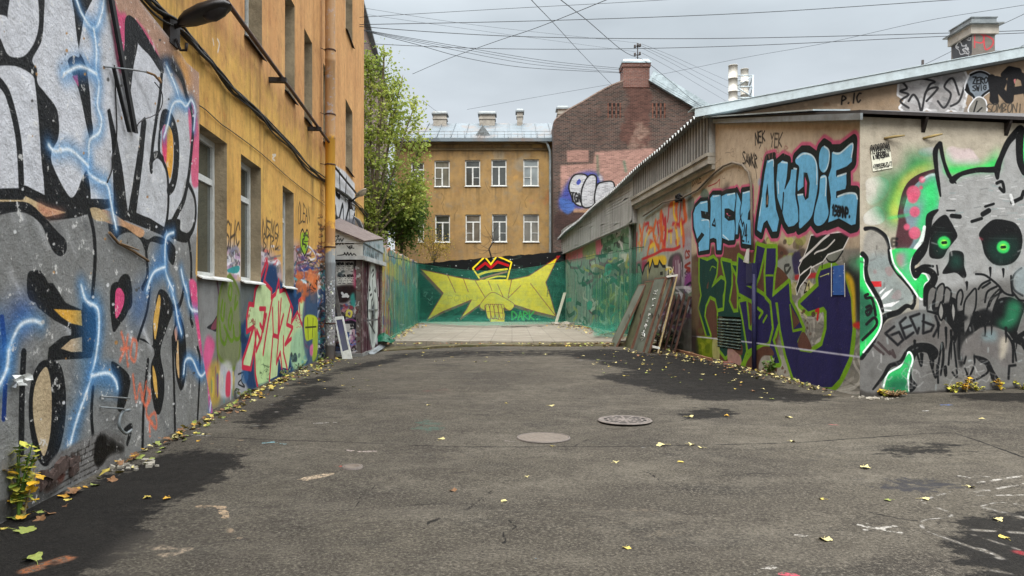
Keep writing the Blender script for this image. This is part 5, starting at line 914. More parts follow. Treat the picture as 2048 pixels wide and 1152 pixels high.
    for q in ([(700, 905), (980, 900), (1010, 960), (690, 972)], [(1480, 900), (1700, 890), (1760, 945), (1500, 960)], [(860, 735), (1050, 732), (1075, 765), (850, 770)], [(240, 1060), (560, 1040), (600, 1150), (180, 1180)], [(1080, 1000), (1420, 990), (1500, 1090), (1090, 1110)]): c.fill(q, rs.choice([(64, 61, 57), (92, 86, 78), (104, 96, 84)]), .28, .05, False, .1)
    # the joint of an old trench, filled with bitumen
    v.line([(420, 874), (560, 880), (700, 884), (900, 893), (1200, 893), (1450, 889), (1600, 885), (1720, 876), (1880, 866), (1930, 873), (2048, 915)], .035, (12, 12, 12), .8, .014)
    return c
# ================================================================ materials of the setting
def mat_asphalt():
    M = Mat('asphalt', .95, .08); c, a = paint_ground().tex(M, 'yard_marks')
    p = M.pos(); f1 = M.noise(.42, 7, .66, p, .4); f2 = M.noise(6, 6, .7, p); agg = M.voro(80, p); f3 = M.noise(46, 5, .85, p)
    col = M.mix(M.rng(f1, .36, .64), (.038, .033, .027), (.074, .065, .050))
    col = M.mix(M.rng(M.noise(.85, 8, .7, M.map(p, (1, 1.6, 1), (3, 5, 0))), .48, .62, 0, .75), col, (.098, .087, .069)); col = M.mix(M.rng(M.noise(1.1, 9, .75, M.map(p, (.8, 1.8, 1), (9, 2, 0))), .54, .66, 0, .7), col, (.024, .022, .019)); col = M.mix(M.rng(f2, .42, .7, 0, .5), col, (.030, .027, .024))
    col = M.mix(M.rng(f3, .52, .64, 0, .85), col, (.15, .135, .11)); col = M.mix(M.rng(f3, .47, .38, 0, .85), col, (.014, .013, .012))
    col = M.mix(M.rng(agg, .0, .28, .5, 0), col, (.10, .09, .074))
    # streaky scuffs along the yard
    st = M.noise(1.0, 6, .7, M.map(p, (.5, 3.0, 1))); col = M.mix(M.rng(st, .55, .75, 0, .35), col, (.085, .076, .063))
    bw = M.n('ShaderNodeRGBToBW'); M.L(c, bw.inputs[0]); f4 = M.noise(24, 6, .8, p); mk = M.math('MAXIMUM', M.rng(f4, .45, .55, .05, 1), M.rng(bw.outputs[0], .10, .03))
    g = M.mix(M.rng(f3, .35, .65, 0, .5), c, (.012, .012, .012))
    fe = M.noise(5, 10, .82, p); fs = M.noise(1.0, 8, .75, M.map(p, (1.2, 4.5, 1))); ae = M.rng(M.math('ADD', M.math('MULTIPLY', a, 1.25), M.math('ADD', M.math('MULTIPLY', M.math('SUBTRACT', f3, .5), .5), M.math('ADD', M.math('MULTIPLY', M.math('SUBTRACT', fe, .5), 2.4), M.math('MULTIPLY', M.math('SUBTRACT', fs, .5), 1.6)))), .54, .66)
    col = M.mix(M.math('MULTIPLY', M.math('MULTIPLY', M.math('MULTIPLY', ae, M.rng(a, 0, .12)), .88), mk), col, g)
    h = M.math('ADD', M.math('MULTIPLY', f3, 1.0), M.math('MULTIPLY', agg, .8))
    return M.out(col, M.rng(f2, .3, .7, .72, .95), M.bump(h, .55, .012))
def mat_paving():
    M = Mat('concrete_paving', .9); p = M.pos()
    br = M.n('ShaderNodeTexBrick'); M.L(M.map(p, (1, 1, 1)), br.inputs['Vector'])
    br.offset = 0; br.inputs['Scale'].default_value = 1.0; br.inputs['Brick Width'].default_value = .62; br.inputs['Row Height'].default_value = .62; br.inputs['Mortar Size'].default_value = .012
    br.inputs['Color1'].default_value = (.175, .155, .122, 1); br.inputs['Color2'].default_value = (.215, .192, .155, 1); br.inputs['Mortar'].default_value = (.10, .09, .07, 1)
    f = M.noise(1.2, 7, .7, M.map(p, (.8, 2.6, 1))); g = M.noise(9, 5, .7, p)
    col = M.mix(M.rng(f, .45, .7, 0, .8), br.outputs['Color'], (.15, .13, .10)); col = M.mix(M.rng(g, .5, .7, 0, .75), col, (.12, .105, .07)); col = M.mix(M.rng(f, .3, .46, .8, 0), col, (.33, .31, .26)); col = M.mix(M.rng(M.noise(40, 4, .7, p), .55, .7, 0, .6), col, (.08, .075, .06))
    return M.out(col, None, M.bump(g, .4, .02))
def brick_nodes(M, c1, c2, mortar, w_=.26, h=.083, vec=None):
    br = M.n('ShaderNodeTexBrick'); M.L(vec if vec is not None else M.uv(), br.inputs['Vector'])
    br.inputs['Scale'].default_value = 1.0; br.inputs['Brick Width'].default_value = w_; br.inputs['Row Height'].default_value = h; br.inputs['Mortar Size'].default_value = .011; br.inputs['Bias'].default_value = -.1
    br.inputs['Color1'].default_value = c1 + (1,); br.inputs['Color2'].default_value = c2 + (1,); br.inputs['Mortar'].default_value = mortar + (1,)
    return br.outputs['Color'], br.outputs['Fac']
def mat_brick(name, c1, c2, mortar, cv=None, soot=.5):
    M = Mat(name, .92); col, fac = brick_nodes(M, c1, c2, mortar)
    f = M.noise(.7, 7, .7); g = M.noise(14, 4, .7)
    col = M.mix(M.rng(f, .38, .66, 0, soot), col, M.mix(1.0, col, (.42, .36, .34), 'MULTIPLY')); col = M.mix(M.rng(g, .35, .7, 0, .55), col, M.mix(1.0, col, (.5, .46, .44), 'MULTIPLY'))
    if cv is not None:
        c, a = cv.tex(M, name + '_paint'); bw = M.n('ShaderNodeRGBToBW'); M.L(col, bw.inputs[0]); pc = M.mix(1.0, c, M.rng(bw.outputs[0], .02, .16, .35, 1.5), 'MULTIPLY'); pc = M.mix(M.math('MULTIPLY', fac, .6), pc, M.mix(1.0, c, (.42, .38, .36), 'MULTIPLY')); pc = M.mix(M.rng(g, .4, .7, 0, .4), pc, M.mix(1.0, pc, (.6, .56, .54), 'MULTIPLY'))
        col = M.mix(M.math('MULTIPLY', a, M.rng(g, .66, .74, .95, .35)), col, pc)
    h = M.math('SUBTRACT', M.math('MULTIPLY', g, .6), fac)
    return M.out(col, None, M.bump(h, .6, .02))
def ochre(M):
    p = M.pos(); z = M.sep(p)['Z'] if False else M.sep(p)[2]
    n1 = M.noise(.8, 6, .65, p); n2 = M.noise(3.2, 6, .7, p)
    lo = M.mix(M.rng(n1, .3, .7), lin((214, 172, 92)), lin((200, 152, 84))); hi = M.mix(M.rng(n1, .3, .7), lin((206, 158, 104)), lin((188, 138, 90)))
    up = M.math('ADD', M.rng(z, 4.6, 5.9, 0, 1), M.rng(n2, .3, .7, -.35, .35))
    col = M.mix(M.rng(up, .2, .8), lo, hi)
    moss = M.math('MULTIPLY', M.rng(M.noise(1.0, 6, .7, M.map(p, (1.6, 1.6, .35))), .5, .66), M.math('MULTIPLY', M.rng(z, 2.6, 4.2), M.rng(z, 5.7, 5.0)))
    col = M.mix(M.math('MULTIPLY', moss, .9), col, lin((116, 98, 56))); v_ = M.noise(1.0, 7, .75, M.map(p, (3.5, 3.5, .22))); col = M.mix(M.rng(v_, .54, .68, 0, .7), col, lin((140, 100, 62))); col = M.mix(M.rng(v_, .40, .33, 0, .5), col, lin((222, 186, 112))); col = M.mix(M.rng(M.noise(7, 8, .8, p), .57, .66, 0, .5), col, lin((118, 92, 62)))
    col = M.mix(M.rng(n2, .58, .72, 0, .6), col, lin((170, 112, 62)))
    return col
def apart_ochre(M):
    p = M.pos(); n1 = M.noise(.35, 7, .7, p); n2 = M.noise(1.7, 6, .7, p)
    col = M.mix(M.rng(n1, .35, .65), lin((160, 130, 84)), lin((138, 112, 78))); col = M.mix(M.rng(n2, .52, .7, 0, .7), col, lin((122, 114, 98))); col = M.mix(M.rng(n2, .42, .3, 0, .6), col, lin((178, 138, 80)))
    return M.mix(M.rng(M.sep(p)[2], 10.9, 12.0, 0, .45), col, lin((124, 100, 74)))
m_conc = simple('grey_render', (150, 144, 132), .9, .2, 2.5, .4, grime=(92, 86, 76), bd=.01)
m_zinc = simple('zinc_sheet', (168, 180, 184), .42, .16, 2.2, .15, metal=.55, grime=(120, 130, 132))
m_zincd = simple('dull_steel', (128, 134, 136), .5, .2, 3, .2, metal=.4, grime=(90, 84, 78))
m_white = simple('white_plastic_frame', (206, 207, 203), .45, .1, 6, .05, grime=(160, 156, 146))
m_dark = simple('dark_iron', (44, 38, 36), .6, .3, 9, .3)
m_rust = simple('brown_painted_steel', (78, 52, 42), .6, .25, 7, .3, grime=(58, 42, 36))
m_reveal = simple('bare_cement', (158, 142, 116), .95, .22, 2.4, .6, grime=(98, 84, 66), bd=.02)
m_black = simple('black_rubber', (26, 25, 25), .55, .2, 6, .2)
m_interior = simple('dark_room', (30, 28, 26), .9, .1, 2, .0)
def glass(name, tint, curtain=.0):
    M = Mat(name, .06, .8); f = M.noise(1.0, 3, .5, M.map(M.pos(), (9, 9, .3))); g = M.noise(.9, 3, .5)
    col = M.mix(M.rng(f, .3, .7, 0, 1), tuple(v * (1 - curtain * .5) for v in lin(tint)), lin(tint)); col = M.mix(M.rng(g, .4, .65, 0, .6), col, tuple(v * .22 for v in lin(tint)))
    return M.out(col)
g_dark = glass('window_glass_dark', (64, 66, 62)); g_mid = glass('window_glass_curtained', (112, 108, 98), .7); g_light = glass('window_glass_bright', (150, 158, 158), .3)

# ================================================================ ground
xs = sorted(set([-600, -250, -120, -60, -40, -30, -20] + [round(-14 + .25 * i, 3) for i in range(117)] + [20, 30, 40, 60, 120, 250, 600]))
ys = sorted(set([-600, -200, -80, -40, -20, -10, -5] + [round(-2 + .25 * i, 3) for i in range(105)] + [28, 32, 40, 50, 60, 90, 150, 300, 900]))
mb = MB(); rp = random.Random(8)
mb.grid([[(x, y, gz(x, y) + (.004 * math.sin(x * 2.1 + y * .7) * math.sin(y * 1.3) if abs(x) < 14 and 0 < y < 24 else 0)) for x in xs] for y in ys], uv=[[(x, y) for x in xs] for y in ys])
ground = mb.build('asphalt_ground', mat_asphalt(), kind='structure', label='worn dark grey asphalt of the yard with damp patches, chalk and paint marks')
# raised concrete yard end with two low steps
mpav = mat_paving(); mb = MB()
fx0 = lambda y: FENCE.a + FENCE.b * y - .3; fx1 = lambda y: RWALL.a + RWALL.b * y + .3
rd = random.Random(3)
edge = [(-4.2 + i * .35, PLAT_Y + rd.uniform(-.05, .05) + (.22 if i > 20 else 0)) for i in range(26)]
rows = []
for k in range(25):
    t = k / 24; row = []
    for i, (x, y0) in enumerate(edge):
        y = y0 + (39.3 - y0) * t; s_ = i / (len(edge) - 1); row.append((fx0(y) + (fx1(y) - fx0(y)) * s_ if t > 0 else fx0(y0) + (fx1(y0) - fx0(y0)) * s_, y, pz(y) + rd.uniform(-.008, .008)))
    rows.append(row)
mb.grid(rows, smooth=False, uv=[[(p[0], p[1]) for p in r] for r in rows])
f = rows[0]
mb.grid([f, [(p[0], p[1] - .02, p[2] - .12) for p in f], [(p[0], p[1] - .02, -.2) for p in f]], smooth=False)
mb.build('concrete_paving', mpav, kind='structure', label='pale concrete paving of the raised yard end')
m_moss = simple('mossy_concrete', (92, 84, 62), .95, .35, 4, .6, grime=(70, 78, 36), bd=.03)
mb = MB(); lo = []
for i in range(31):
    x = -4.3 + i * .29; lo.append((x, 20.55 + rd.uniform(-.09, .09), gz(x, 20.6) + .05 + rd.uniform(-.02, .02)))
up = [(p[0], 21.15, max(.40, p[2] + .03)) for p in lo]
mb.grid([[(p[0], p[1] - .04, p[2] - .25) for p in lo], lo, up], smooth=False)
mb.build('kerb_step', m_moss, kind='structure', label='mossy crumbling low step before the paving')

# ================================================================ ochre building on the left
b = empty('ochre_building', (-4.5, 14, .2), 'tall ochre plaster building with white windows and graffiti along its foot', 'building')
W1 = [(9.08, 10.30, 1.95, 3.88), (11.0, 12.19, 1.95, 3.88), (13.8, 14.8, 1.93, 3.86)]
W2 = [(8.9, 10.0, 5.74, 7.75), (11.2, 12.26, 5.74, 7.75), (14.0, 14.9, 5.72, 7.72), (15.9, 16.85, 5.68, 7.65), (18.35, 19.3, 5.7, 7.7), (22.4, 24.05, 5.83, 7.95), (22.4, 24.05, 10.1, 12.2)]
mb = MB(); facade(mb, LWALL, -6.0, 27.4, -1.0, 14.6, W1 + W2, .32, 0, 1)
e0, e1 = LWALL.P(27.4, 0), LWALL.P(-6.0, 0)
mb.face([(e0.x, e0.y, -1), (e0.x - 9, e0.y, -1), (e0.x - 9, e0.y, 14.6), (e0.x, e0.y, 14.6)], Vector((0, 1, 0)))
mb.face([(e1.x, e1.y, -1), (e1.x - 9, e1.y, -1), (e1.x - 9, e1.y, 14.6), (e1.x, e1.y, 14.6)], Vector((0, -1, 0)))
mb.face([(e0.x, e0.y, 14.6), (e1.x, e1.y, 14.6), (e1.x - 9, e1.y, 14.6), (e0.x - 9, e0.y, 14.6)], Vector((0, 0, 1)))
m_ochre = wall_mat('ochre_plaster', ochre, paint_ochre(), wear=.35, bump=.35, flake=5, rough=.85, under=(150, 128, 96), grain=.12)
mb.build('wall', [m_ochre, m_reveal], b)
# roof edge far above
mb = MB(); mb.pbox(LWALL, -6.1, 27.6, 14.6, 14.95, -2, .5); mb.build('cornice', m_ochre, b)
# thick coat of cement carrying the silver letters
coat_px = [(-900, 1500), (-900, -900), (150, -900), (215, -160), (262, -20), (312, 42), (352, 92), (374, 126), (398, 146), (399, 240), (396, 400), (391, 545), (393, 560), (397, 640), (410, 740), (424, 812), (428, 870)]
mb = MB(); pts = [LCOAT.uv(*p) for p in coat_px]
pts = [(max(-5.9, u), max(-.9, min(9.0, v_))) for u, v_ in pts]
uvs = [(-5.9, -.9), (-5.9, 7.0)] + [p for p in pts[3:]] + [(pts[-1][0], -.9)]
uvs[1:2] = [(-5.9, 6.2), (uvs[2][0] - .6, 6.2)]
mb.face([LCOAT.P(*q) for q in uvs], LCOAT.n, uvs)
for i in range(len(uvs)):
    p, q = uvs[i], uvs[(i + 1) % len(uvs)]; mb.face([LCOAT.P(*p), LCOAT.P(*q), LCOAT.P(*q, -.075), LCOAT.P(*p, -.075)], None, [p, q, q, p])
m_coat = wall_mat('painted_cement_coat', lin((126, 126, 124)), paint_coat(), wear=.98, bump=.9, flake=8, rough=.55, under=(206, 204, 200), streak=True, grain=.35, gritty=.95)
mb.build('plaster_coat', m_coat, b, label='thick grey cement coat with silver and black letters and blue lightning')
def window(pl, h, parent, glassmat, deep=.24, mull=True, frame=.055, transom=.30, sillmat=None, sill=True, sash=0):
    u0, u1, v0, v1 = h[:4]; fr = MB(); d0, d1 = -deep - .05, -deep
    for a in ((u0, u0 + frame, v0, v1), (u1 - frame, u1, v0, v1), (u0 + frame, u1 - frame, v0, v0 + frame), (u0 + frame, u1 - frame, v1 - frame, v1)): fr.pbox(pl, a[0], a[1], a[2], a[3], d0, d1)
    vt = v1 - (v1 - v0) * transom; um = (u0 + u1) / 2
    if transom: fr.pbox(pl, u0 + frame, u1 - frame, vt - frame / 2, vt + frame / 2, d0 + .004, d1 - .004)
    if mull: fr.pbox(pl, um - frame * .6, um + frame * .6, v0 + frame, (vt - frame / 2) if transom else v1 - frame, d0 + .002, d1 + .012)
    if sash: # opening casement
        a, c = (u0 + frame, um - frame * .6) if sash < 0 else (um + frame * .6, u1 - frame)
        fr.pbox(pl, a, c, v0 + (vt - v0) * .44, v0 + (vt - v0) * .44 + .03, d0 + .01, d1 + .006)
    w_ = fr.build('window', m_white, parent)
    g = MB(); g.pbox(pl, u0 + frame * .5, u1 - frame * .5, v0 + frame * .5, v1 - frame * .5, d0 - .02, d0 + .015); g.build('pane', glassmat, w_)
    if sill:
        s_ = MB(); lo = [pl.P(u0 - .06, v0 - .045, .10), pl.P(u1 + .06, v0 - .045, .10), pl.P(u1 + .06, v0 + .012, -deep), pl.P(u0 - .06, v0 + .012, -deep)]
        lo = [pl.P(u0 - .03, v0 - .035, .075), pl.P(u1 + .03, v0 - .035, .075), pl.P(u1 + .03, v0 - .0, .003), pl.P(u0 - .03, v0 - .0, .003)]
        s_.hexa(lo, [p + Vector((0, 0, .018)) for p in lo]); s_.pbox(pl, u0 + .002, u1 - .002, v0 + .001, v0 + .022, -deep, .002); s_.build('sill', sillmat or m_white, w_)
    return w_
g_near = glass('window_glass_grey_green', (70, 74, 66), .3)
for h in W1: window(LWALL, h, b, g_near, .17, False, .085)
for h in W2: window(LWALL, h, b, g_mid if h[0] != 14.0 else g_light, .22, True, .06, sillmat=m_dark)
# steel pipe on brackets, downpipe
mb = MB(); mb.tube([LWALL.P(u, 5.62 + .004 * math.sin(u), .2) for u in np.linspace(-5, 18.7, 20)], .034); o = mb.build('steel_pipe', m_rust, b)
for u in (8.0, 12.75, 16.3): mb = MB(); mb.pbox(LWALL, u - .05, u + .05, 5.50, 5.58, 0, .3); mb.build('bracket', m_dark, o)
mb = MB(); mb.tube([LWALL.P(u, 5.3, .1) for u in (19.0, 21, 24.2)], .03); mb.build('steel_pipe', m_dark, b)
def mat_downpipe():
    M = Mat('downpipe_paint', .7); z = M.sep(M.pos())[2]; n = M.noise(7, 5, .7); k = M.math('ADD', z, M.rng(n, .2, .8, -.25, .25))
    c = M.ramp(M.rng(k, 0, 6.6), [(0, lin((120, 104, 92))), (.06, lin((112, 106, 104))), (.30, lin((128, 130, 130))), (.43, lin((126, 132, 134))), (.455, lin((196, 158, 90))), (.48, lin((150, 112, 70))), (.53, lin((160, 116, 66))), (.545, lin((206, 156, 62))), (.86, lin((204, 152, 58))), (.875, lin((164, 128, 86))), (1, lin((160, 126, 88)))])
    c = M.mix(M.math('MULTIPLY', M.rng(n, .55, .66), M.rng(z, 5.6, 5.9)), c, lin((150, 150, 158)))
    f = M.noise(3, 4, .7, M.map(M.pos(), (4, 4, .5))); c = M.mix(M.rng(f, .5, .7, 0, .5), c, M.mix(1.0, c, (.5, .42, .36), 'MULTIPLY'))
    # stickers and scraps of paper round the lower length
    s_ = M.n('ShaderNodeTexVoronoi'); s_.inputs['Scale'].default_value = 9; M.L(M.map(M.pos(), (1.6, 1.6, 1)), s_.inputs['Vector'])
    hs = M.n('ShaderNodeHueSaturation'); M.L(s_.outputs['Color'], hs.inputs['Color']); hs.inputs['Saturation'].default_value = .35
    low = M.math('MULTIPLY', M.rng(z, 2.3, 2.1), M.rng(z, .5, .8)); c = M.mix(M.math('MULTIPLY', M.rng(s_.outputs['Distance'], .30, .27), M.math('MULTIPLY', low, .85)), c, hs.outputs[0])
    sc = M.noise(26, 3, .6); c = M.mix(M.math('MULTIPLY', M.rng(sc, .56, .6), M.math('MULTIPLY', low, .8)), c, (.05, .05, .05)); c = M.mix(M.math('MULTIPLY', M.rng(sc, .42, .38), M.math('MULTIPLY', low, .7)), c, (.6, .6, .6))
    return M.out(c, None, M.bump(n, .3, .01))
pu = 18.05; pc = LWALL.P(pu, 0, .22); mb = MB()
mb.lathe((pc.x, pc.y, 0), [(.118, -.2), (.118, .55), (.128, .56), (.128, .6), (.122, .61)] + [(.122, z) for z in (1.5, 2.5)] + [(.131, 2.6), (.131, 2.66), (.122, 2.67), (.122, 5.7), (.13, 5.71), (.13, 5.78), (.122, 5.8), (.122, 7.6), (.13, 7.62), (.13, 7.7), (.122, 7.72), (.122, 14.5)], 20)
dp = mb.build('downpipe', mat_downpipe(), b, label='fat rainwater downpipe, grey below with stickers, ochre and brown above')
for z in (1.1, 3.0, 5.05, 6.3, 7.9):
    mb = MB(); mb.lathe((pc.x, pc.y, z), [(.133, 0), (.138, .005), (.138, .03), (.133, .035)], 20); a = LWALL.P(pu - .28, z + .015, .0); mb.tube([(pc.x - .1, pc.y - .02, z + .015), (a.x, a.y + .1, z + .015)], .009); mb.build('strap', m_rust, dp)

# ================================================================ brick building behind it
o = empty('brick_house', (-7, 36, 0), 'tall soot-stained brick house far behind the poplar', 'building'); mb = MB(); pl = Side(-5.2, -.0903, 1)
m_bl = mat_brick('old_brick', (.24, .15, .115), (.33, .23, .18), (.30, .27, .24), soot=.5)
HB = [(y, y + 1.2, z, z + 2) for y in (47.6, 51.4, 55.2, 59) for z in (8.5, 12.2, 15.9)]; facade(mb, pl, 31, 64, -.5, 19.4, HB, .3)
p0, p1 = pl.P(31, 0), pl.P(64, 0); mb.face([(p1.x, p1.y, -.5), (p1.x - 8, p1.y, -.5), (p1.x - 8, p1.y, 19.4), (p1.x, p1.y, 19.4)], Vector((0, 1, 0))); mb.face([(p0.x, p0.y, -.5), (p0.x - 8, p0.y, -.5), (p0.x - 8, p0.y, 19.4), (p0.x, p0.y, 19.4)], Vector((0, -1, 0)))
mb.build('wall', m_bl, o); mb = MB(); mb.pbox(pl, 30.8, 64.2, 19.4, 19.56, -8, .32); mb.build('roof', m_zincd, o)
for h in HB: window(pl, h, o, g_dark, .24, True, .06, sillmat=m_zincd)

# ================================================================ low wall left of the yard end
ftop = lambda u: 3.34 + (u - 21.4) * .027
m_fence = wall_mat('painted_old_wall', lin((120, 118, 104)), paint_fence(), wear=.5, bump=.7, flake=4, rough=.9, under=(110, 92, 80))
mb = MB(); us = [21.4 + i * .4 for i in range(45)]; rd = random.Random(9); tz = [ftop(u) + rd.uniform(-.07, .07) for u in us]
for i in range(44):
    q = [(us[i], -.2), (us[i + 1], -.2), (us[i + 1], tz[i + 1]), (us[i], tz[i])]
    mb.face([FENCE.P(*p) for p in q], FENCE.n, q); mb.face([FENCE.P(*p, -.35) for p in q], -FENCE.n, q)
    mb.face([FENCE.P(us[i], tz[i]), FENCE.P(us[i + 1], tz[i + 1]), FENCE.P(us[i + 1], tz[i + 1], -.35), FENCE.P(us[i], tz[i], -.35)], Vector((0, 0, 1)), mi=1)
mb.face([FENCE.P(21.4, -.2), FENCE.P(21.4, tz[0]), FENCE.P(21.4, tz[0], -.35), FENCE.P(21.4, -.2, -.35)], Vector((0, -1, 0)), mi=1)
tag(mb.build('yard_wall', [m_fence, m_bl]), 'low side wall streaked with many old paints, behind the kiosk', 'wall')
# end wall with the handshake
m_back = wall_mat('black_painted_wall', (.02, .02, .021), paint_hands(), wear=.5, bump=.5, flake=3, rough=.85, under=(120, 120, 112), grain=.3)
mb = MB(); btop = lambda u: 3.78 + (u + 5.1) * .082; us = [-5.4 + i * .21 for i in range(42)]; tz = [btop(u) + rd.uniform(-.03, .03) for u in us]
for i in range(41):
    q = [(us[i], .2), (us[i + 1], .2), (us[i + 1], tz[i + 1]), (us[i], tz[i])]; mb.face([BACK.P(*p) for p in q], BACK.n, q); mb.face([BACK.P(*p, -.4) for p in q], -BACK.n, q)
    mb.face([BACK.P(us[i], tz[i]), BACK.P(us[i + 1], tz[i + 1]), BACK.P(us[i + 1], tz[i + 1], -.4), BACK.P(us[i], tz[i], -.4)], Vector((0, 0, 1)))
tag(mb.build('end_wall', m_back), 'black end wall painted with a big yellow handshake and crown', 'wall')

def paint_apart():
    c = Canvas(APART, -10.5, 2.7, -.3, 12.2, 40); c.view(0, 0, 1); rs = random.Random(5)
    for a, e in ((869, 900), (930, 961), (983, 1014), (1046, 1078), (822, 848)):
        for y in (373, 484):
            for _ in range(12): x = rs.uniform(a - 3, e + 3); L = rs.uniform(4, 34); c.line([(x, y), (x + rs.uniform(-1, 1), y + L)], [rs.uniform(.03, .12), .02], (92, 78, 56), rs.uniform(.15, .5), .05)
    c.blots(850, 290, 1100, 500, 60, 11, [(132, 124, 106), (110, 92, 62), (196, 158, 96), (150, 108, 64), (142, 136, 120)], 8, .5, .35, .8); c.blots(985, 300, 1045, 480, 24, 14, [(132, 130, 120), (120, 112, 94)], 9, .5, .5, 1.3); c.blots(1040, 380, 1100, 440, 10, 10, [(176, 112, 70)], 3, .5, .3)
    for _ in range(40): x = rs.uniform(850, 1100); c.line([(x, 284), (x + rs.uniform(-2, 2), 284 + rs.uniform(8, 40))], rs.uniform(.03, .15), (90, 76, 58), rs.uniform(.2, .5), .06)
    for _ in range(9): x, y = rs.uniform(860, 1090), rs.uniform(300, 480); c.line([(x, y), (x + rs.uniform(-6, 6), y + 9), (x + rs.uniform(-12, 12), y + 22)], .03, (84, 68, 50), .7)
    return c
# ================================================================ ochre apartment house at the back
o = empty('apartment_house', (-3, 48, 0), 'two visible storeys of an ochre apartment house with white windows behind the end wall', 'building')
def az(py): return EYE + (YH - py) / F * 47
def ax(px): return (px - CX) / F * 47
HA = [(ax(a), ax(c), az(d), az(e)) for a, c, d, e in ((822, 848, 377, 325), (868.8, 899.5, 373.5, 321), (930, 960.5, 372.5, 320), (982.8, 1013.2, 372, 319), (1046.5, 1077.5, 372, 318.5), (836, 848, 484.5, 430), (870, 900, 484.5, 430), (931, 961.5, 484, 429), (984, 1014, 484, 428.5), (1046.5, 1078, 484, 428.5))]
HA += [(x, x + 1, 1.9, 3.7) for x in (-6.4, -4.9, -2.9, -1.2, .8)]
mb = MB(); facade(mb, APART, -7.6, 2.62, -.3, 12.15, HA, .2); mb.face([(2.62, 47, -.3), (2.62, 58, -.3), (2.62, 58, 12.15), (2.62, 47, 12.15)], Vector((1, 0, 0))); mb.face([(-7.6, 47, -.3), (-7.6, 58, -.3), (-7.6, 58, 12.15), (-7.6, 47, 12.15)], Vector((-1, 0, 0)))
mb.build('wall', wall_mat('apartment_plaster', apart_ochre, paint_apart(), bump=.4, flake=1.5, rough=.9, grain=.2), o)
mb = MB(); mb.pbox(APART, -7.6, 2.6, 11.55, 11.7, 0, .08); mb.pbox(APART, -7.7, 2.7, 11.95, 12.16, .0, .34); mb.build('cornice', simple('weathered_cornice', (126, 106, 74), .9, .25, 1.2, .4, grime=(84, 74, 60)), o)
gl = [g_dark, g_mid, g_dark, g_dark, g_light, g_dark, g_dark, g_mid, g_dark, g_mid] + [g_dark] * 7; ss = [0, -1, 1, 0, -1, 0, 0, -1, 1, 1] + [0] * 7
for h, g, s_ in zip(HA, gl, ss): window(APART, h, o, g, .1, True, .075, .27, sash=s_)
mb = MB(); m_roof = simple('seamed_roof_sheet', (104, 114, 120), .65, .18, .9, .1, metal=.1, grime=(112, 96, 84)); x0, x1 = -7.9, 2.75
mb.hexa([(x0, 46.5, 12.17), (x1, 46.5, 12.17), (x1, 51, 14.25), (x0, 51, 14.25)], [(x0, 46.5, 12.23), (x1, 46.5, 12.23), (x1, 51, 14.31), (x0, 51, 14.31)])
mb.hexa([(x0, 51.01, 14.25), (x1, 51.01, 14.25), (x1, 58, 11.9), (x0, 58, 11.9)], [(x0, 51.01, 14.31), (x1, 51.01, 14.31), (x1, 58, 11.96), (x0, 58, 11.96)])
for i in range(12): x = x0 + .2 + i * .93; mb.hexa([(x, 46.55, 12.24), (x + .05, 46.55, 12.24), (x + .05, 50.9, 14.27), (x, 50.9, 14.27)], [(x, 46.55, 12.32), (x + .05, 46.55, 12.32), (x + .05, 50.9, 14.35), (x, 50.9, 14.35)])
mb.box((x0, 46.42, 12.02), (x1, 46.5, 12.24))
rf = mb.build('roof', m_roof, o)
mb = MB(); cx_ = -1.9; mb.hexa([(cx_ - .5, 47.3, 12.6), (cx_ + .5, 47.3, 12.6), (cx_ + .02, 48.9, 13.35), (cx_ - .02, 48.9, 13.35)], [(cx_ - .02, 47.2, 13.22), (cx_ + .02, 47.2, 13.22), (cx_ + .02, 48.9, 13.4), (cx_ - .02, 48.9, 13.4)]); mb.build('dormer', m_zincd, rf)
mb = MB()
for i in range(24): x = -7.8 + i * .43; mb.tube([(x, 46.75, 12.3), (x, 46.75, 12.75)], .012, 5)
mb.tube([(-7.8, 46.75, 12.74), (2.5, 46.75, 12.74)], .014, 5); mb.tube([(-7.8, 46.75, 12.52), (2.5, 46.75, 12.52)], .012, 5); mb.build('roof_railing', m_zincd, rf)
m_stack = simple('rendered_chimney', (158, 152, 142), .9, .18, 2, .4, grime=(112, 104, 94))
def chimney(px0, px1, pt, yy, zb, mat=m_stack, cap=m_zincd, dep=.9, parent=None):
    x0, x1 = (px0 - CX) / F * yy, (px1 - CX) / F * yy; zt = EYE + (YH - pt) / F * yy; mb = MB()
    mb.box((x0 + .06, yy + .06, zb), (x1 - .06, yy + dep - .06, zt - .55)); mb.box((x0 + .01, yy + .01, zt - .55), (x1 - .01, yy + dep - .01, zt - .45)); mb.box((x0 + .06, yy + .06, zt - .45), (x1 - .06, yy + dep - .06, zt - .22))
    c = mb.build('chimney', mat, parent); mb = MB(); mb.box((x0 - .05, yy - .05, zt - .22), (x1 + .05, yy + dep + .05, zt - .12)); mb.hexa([(x0, yy, zt - .12), (x1, yy, zt - .12), (x1, yy + dep, zt - .12), (x0, yy + dep, zt - .12)], [(x0 + .05, yy + .05, zt), (x1 - .05, yy + .05, zt), (x1 - .05, yy + dep - .05, zt), (x0 + .05, yy + dep - .05, zt)]); mb.build('cap', cap, c)
for a in ((864.6, 894, 222), (957, 991.5, 222), (1032.5, 1047, 217)): chimney(*a, 50.2, 13.6, parent=rf)
mb = MB(); x = 2.42; mb.tube([(x - .75, 46.55, 12.1), (x - .2, 46.6, 12.0), (x + .02, 46.75, 11.5), (x + .05, 46.8, 11.0), (x + .05, 46.8, 5), (x + .05, 46.8, .3)], .085, 10); mb.build('downpipe', m_zinc, o)

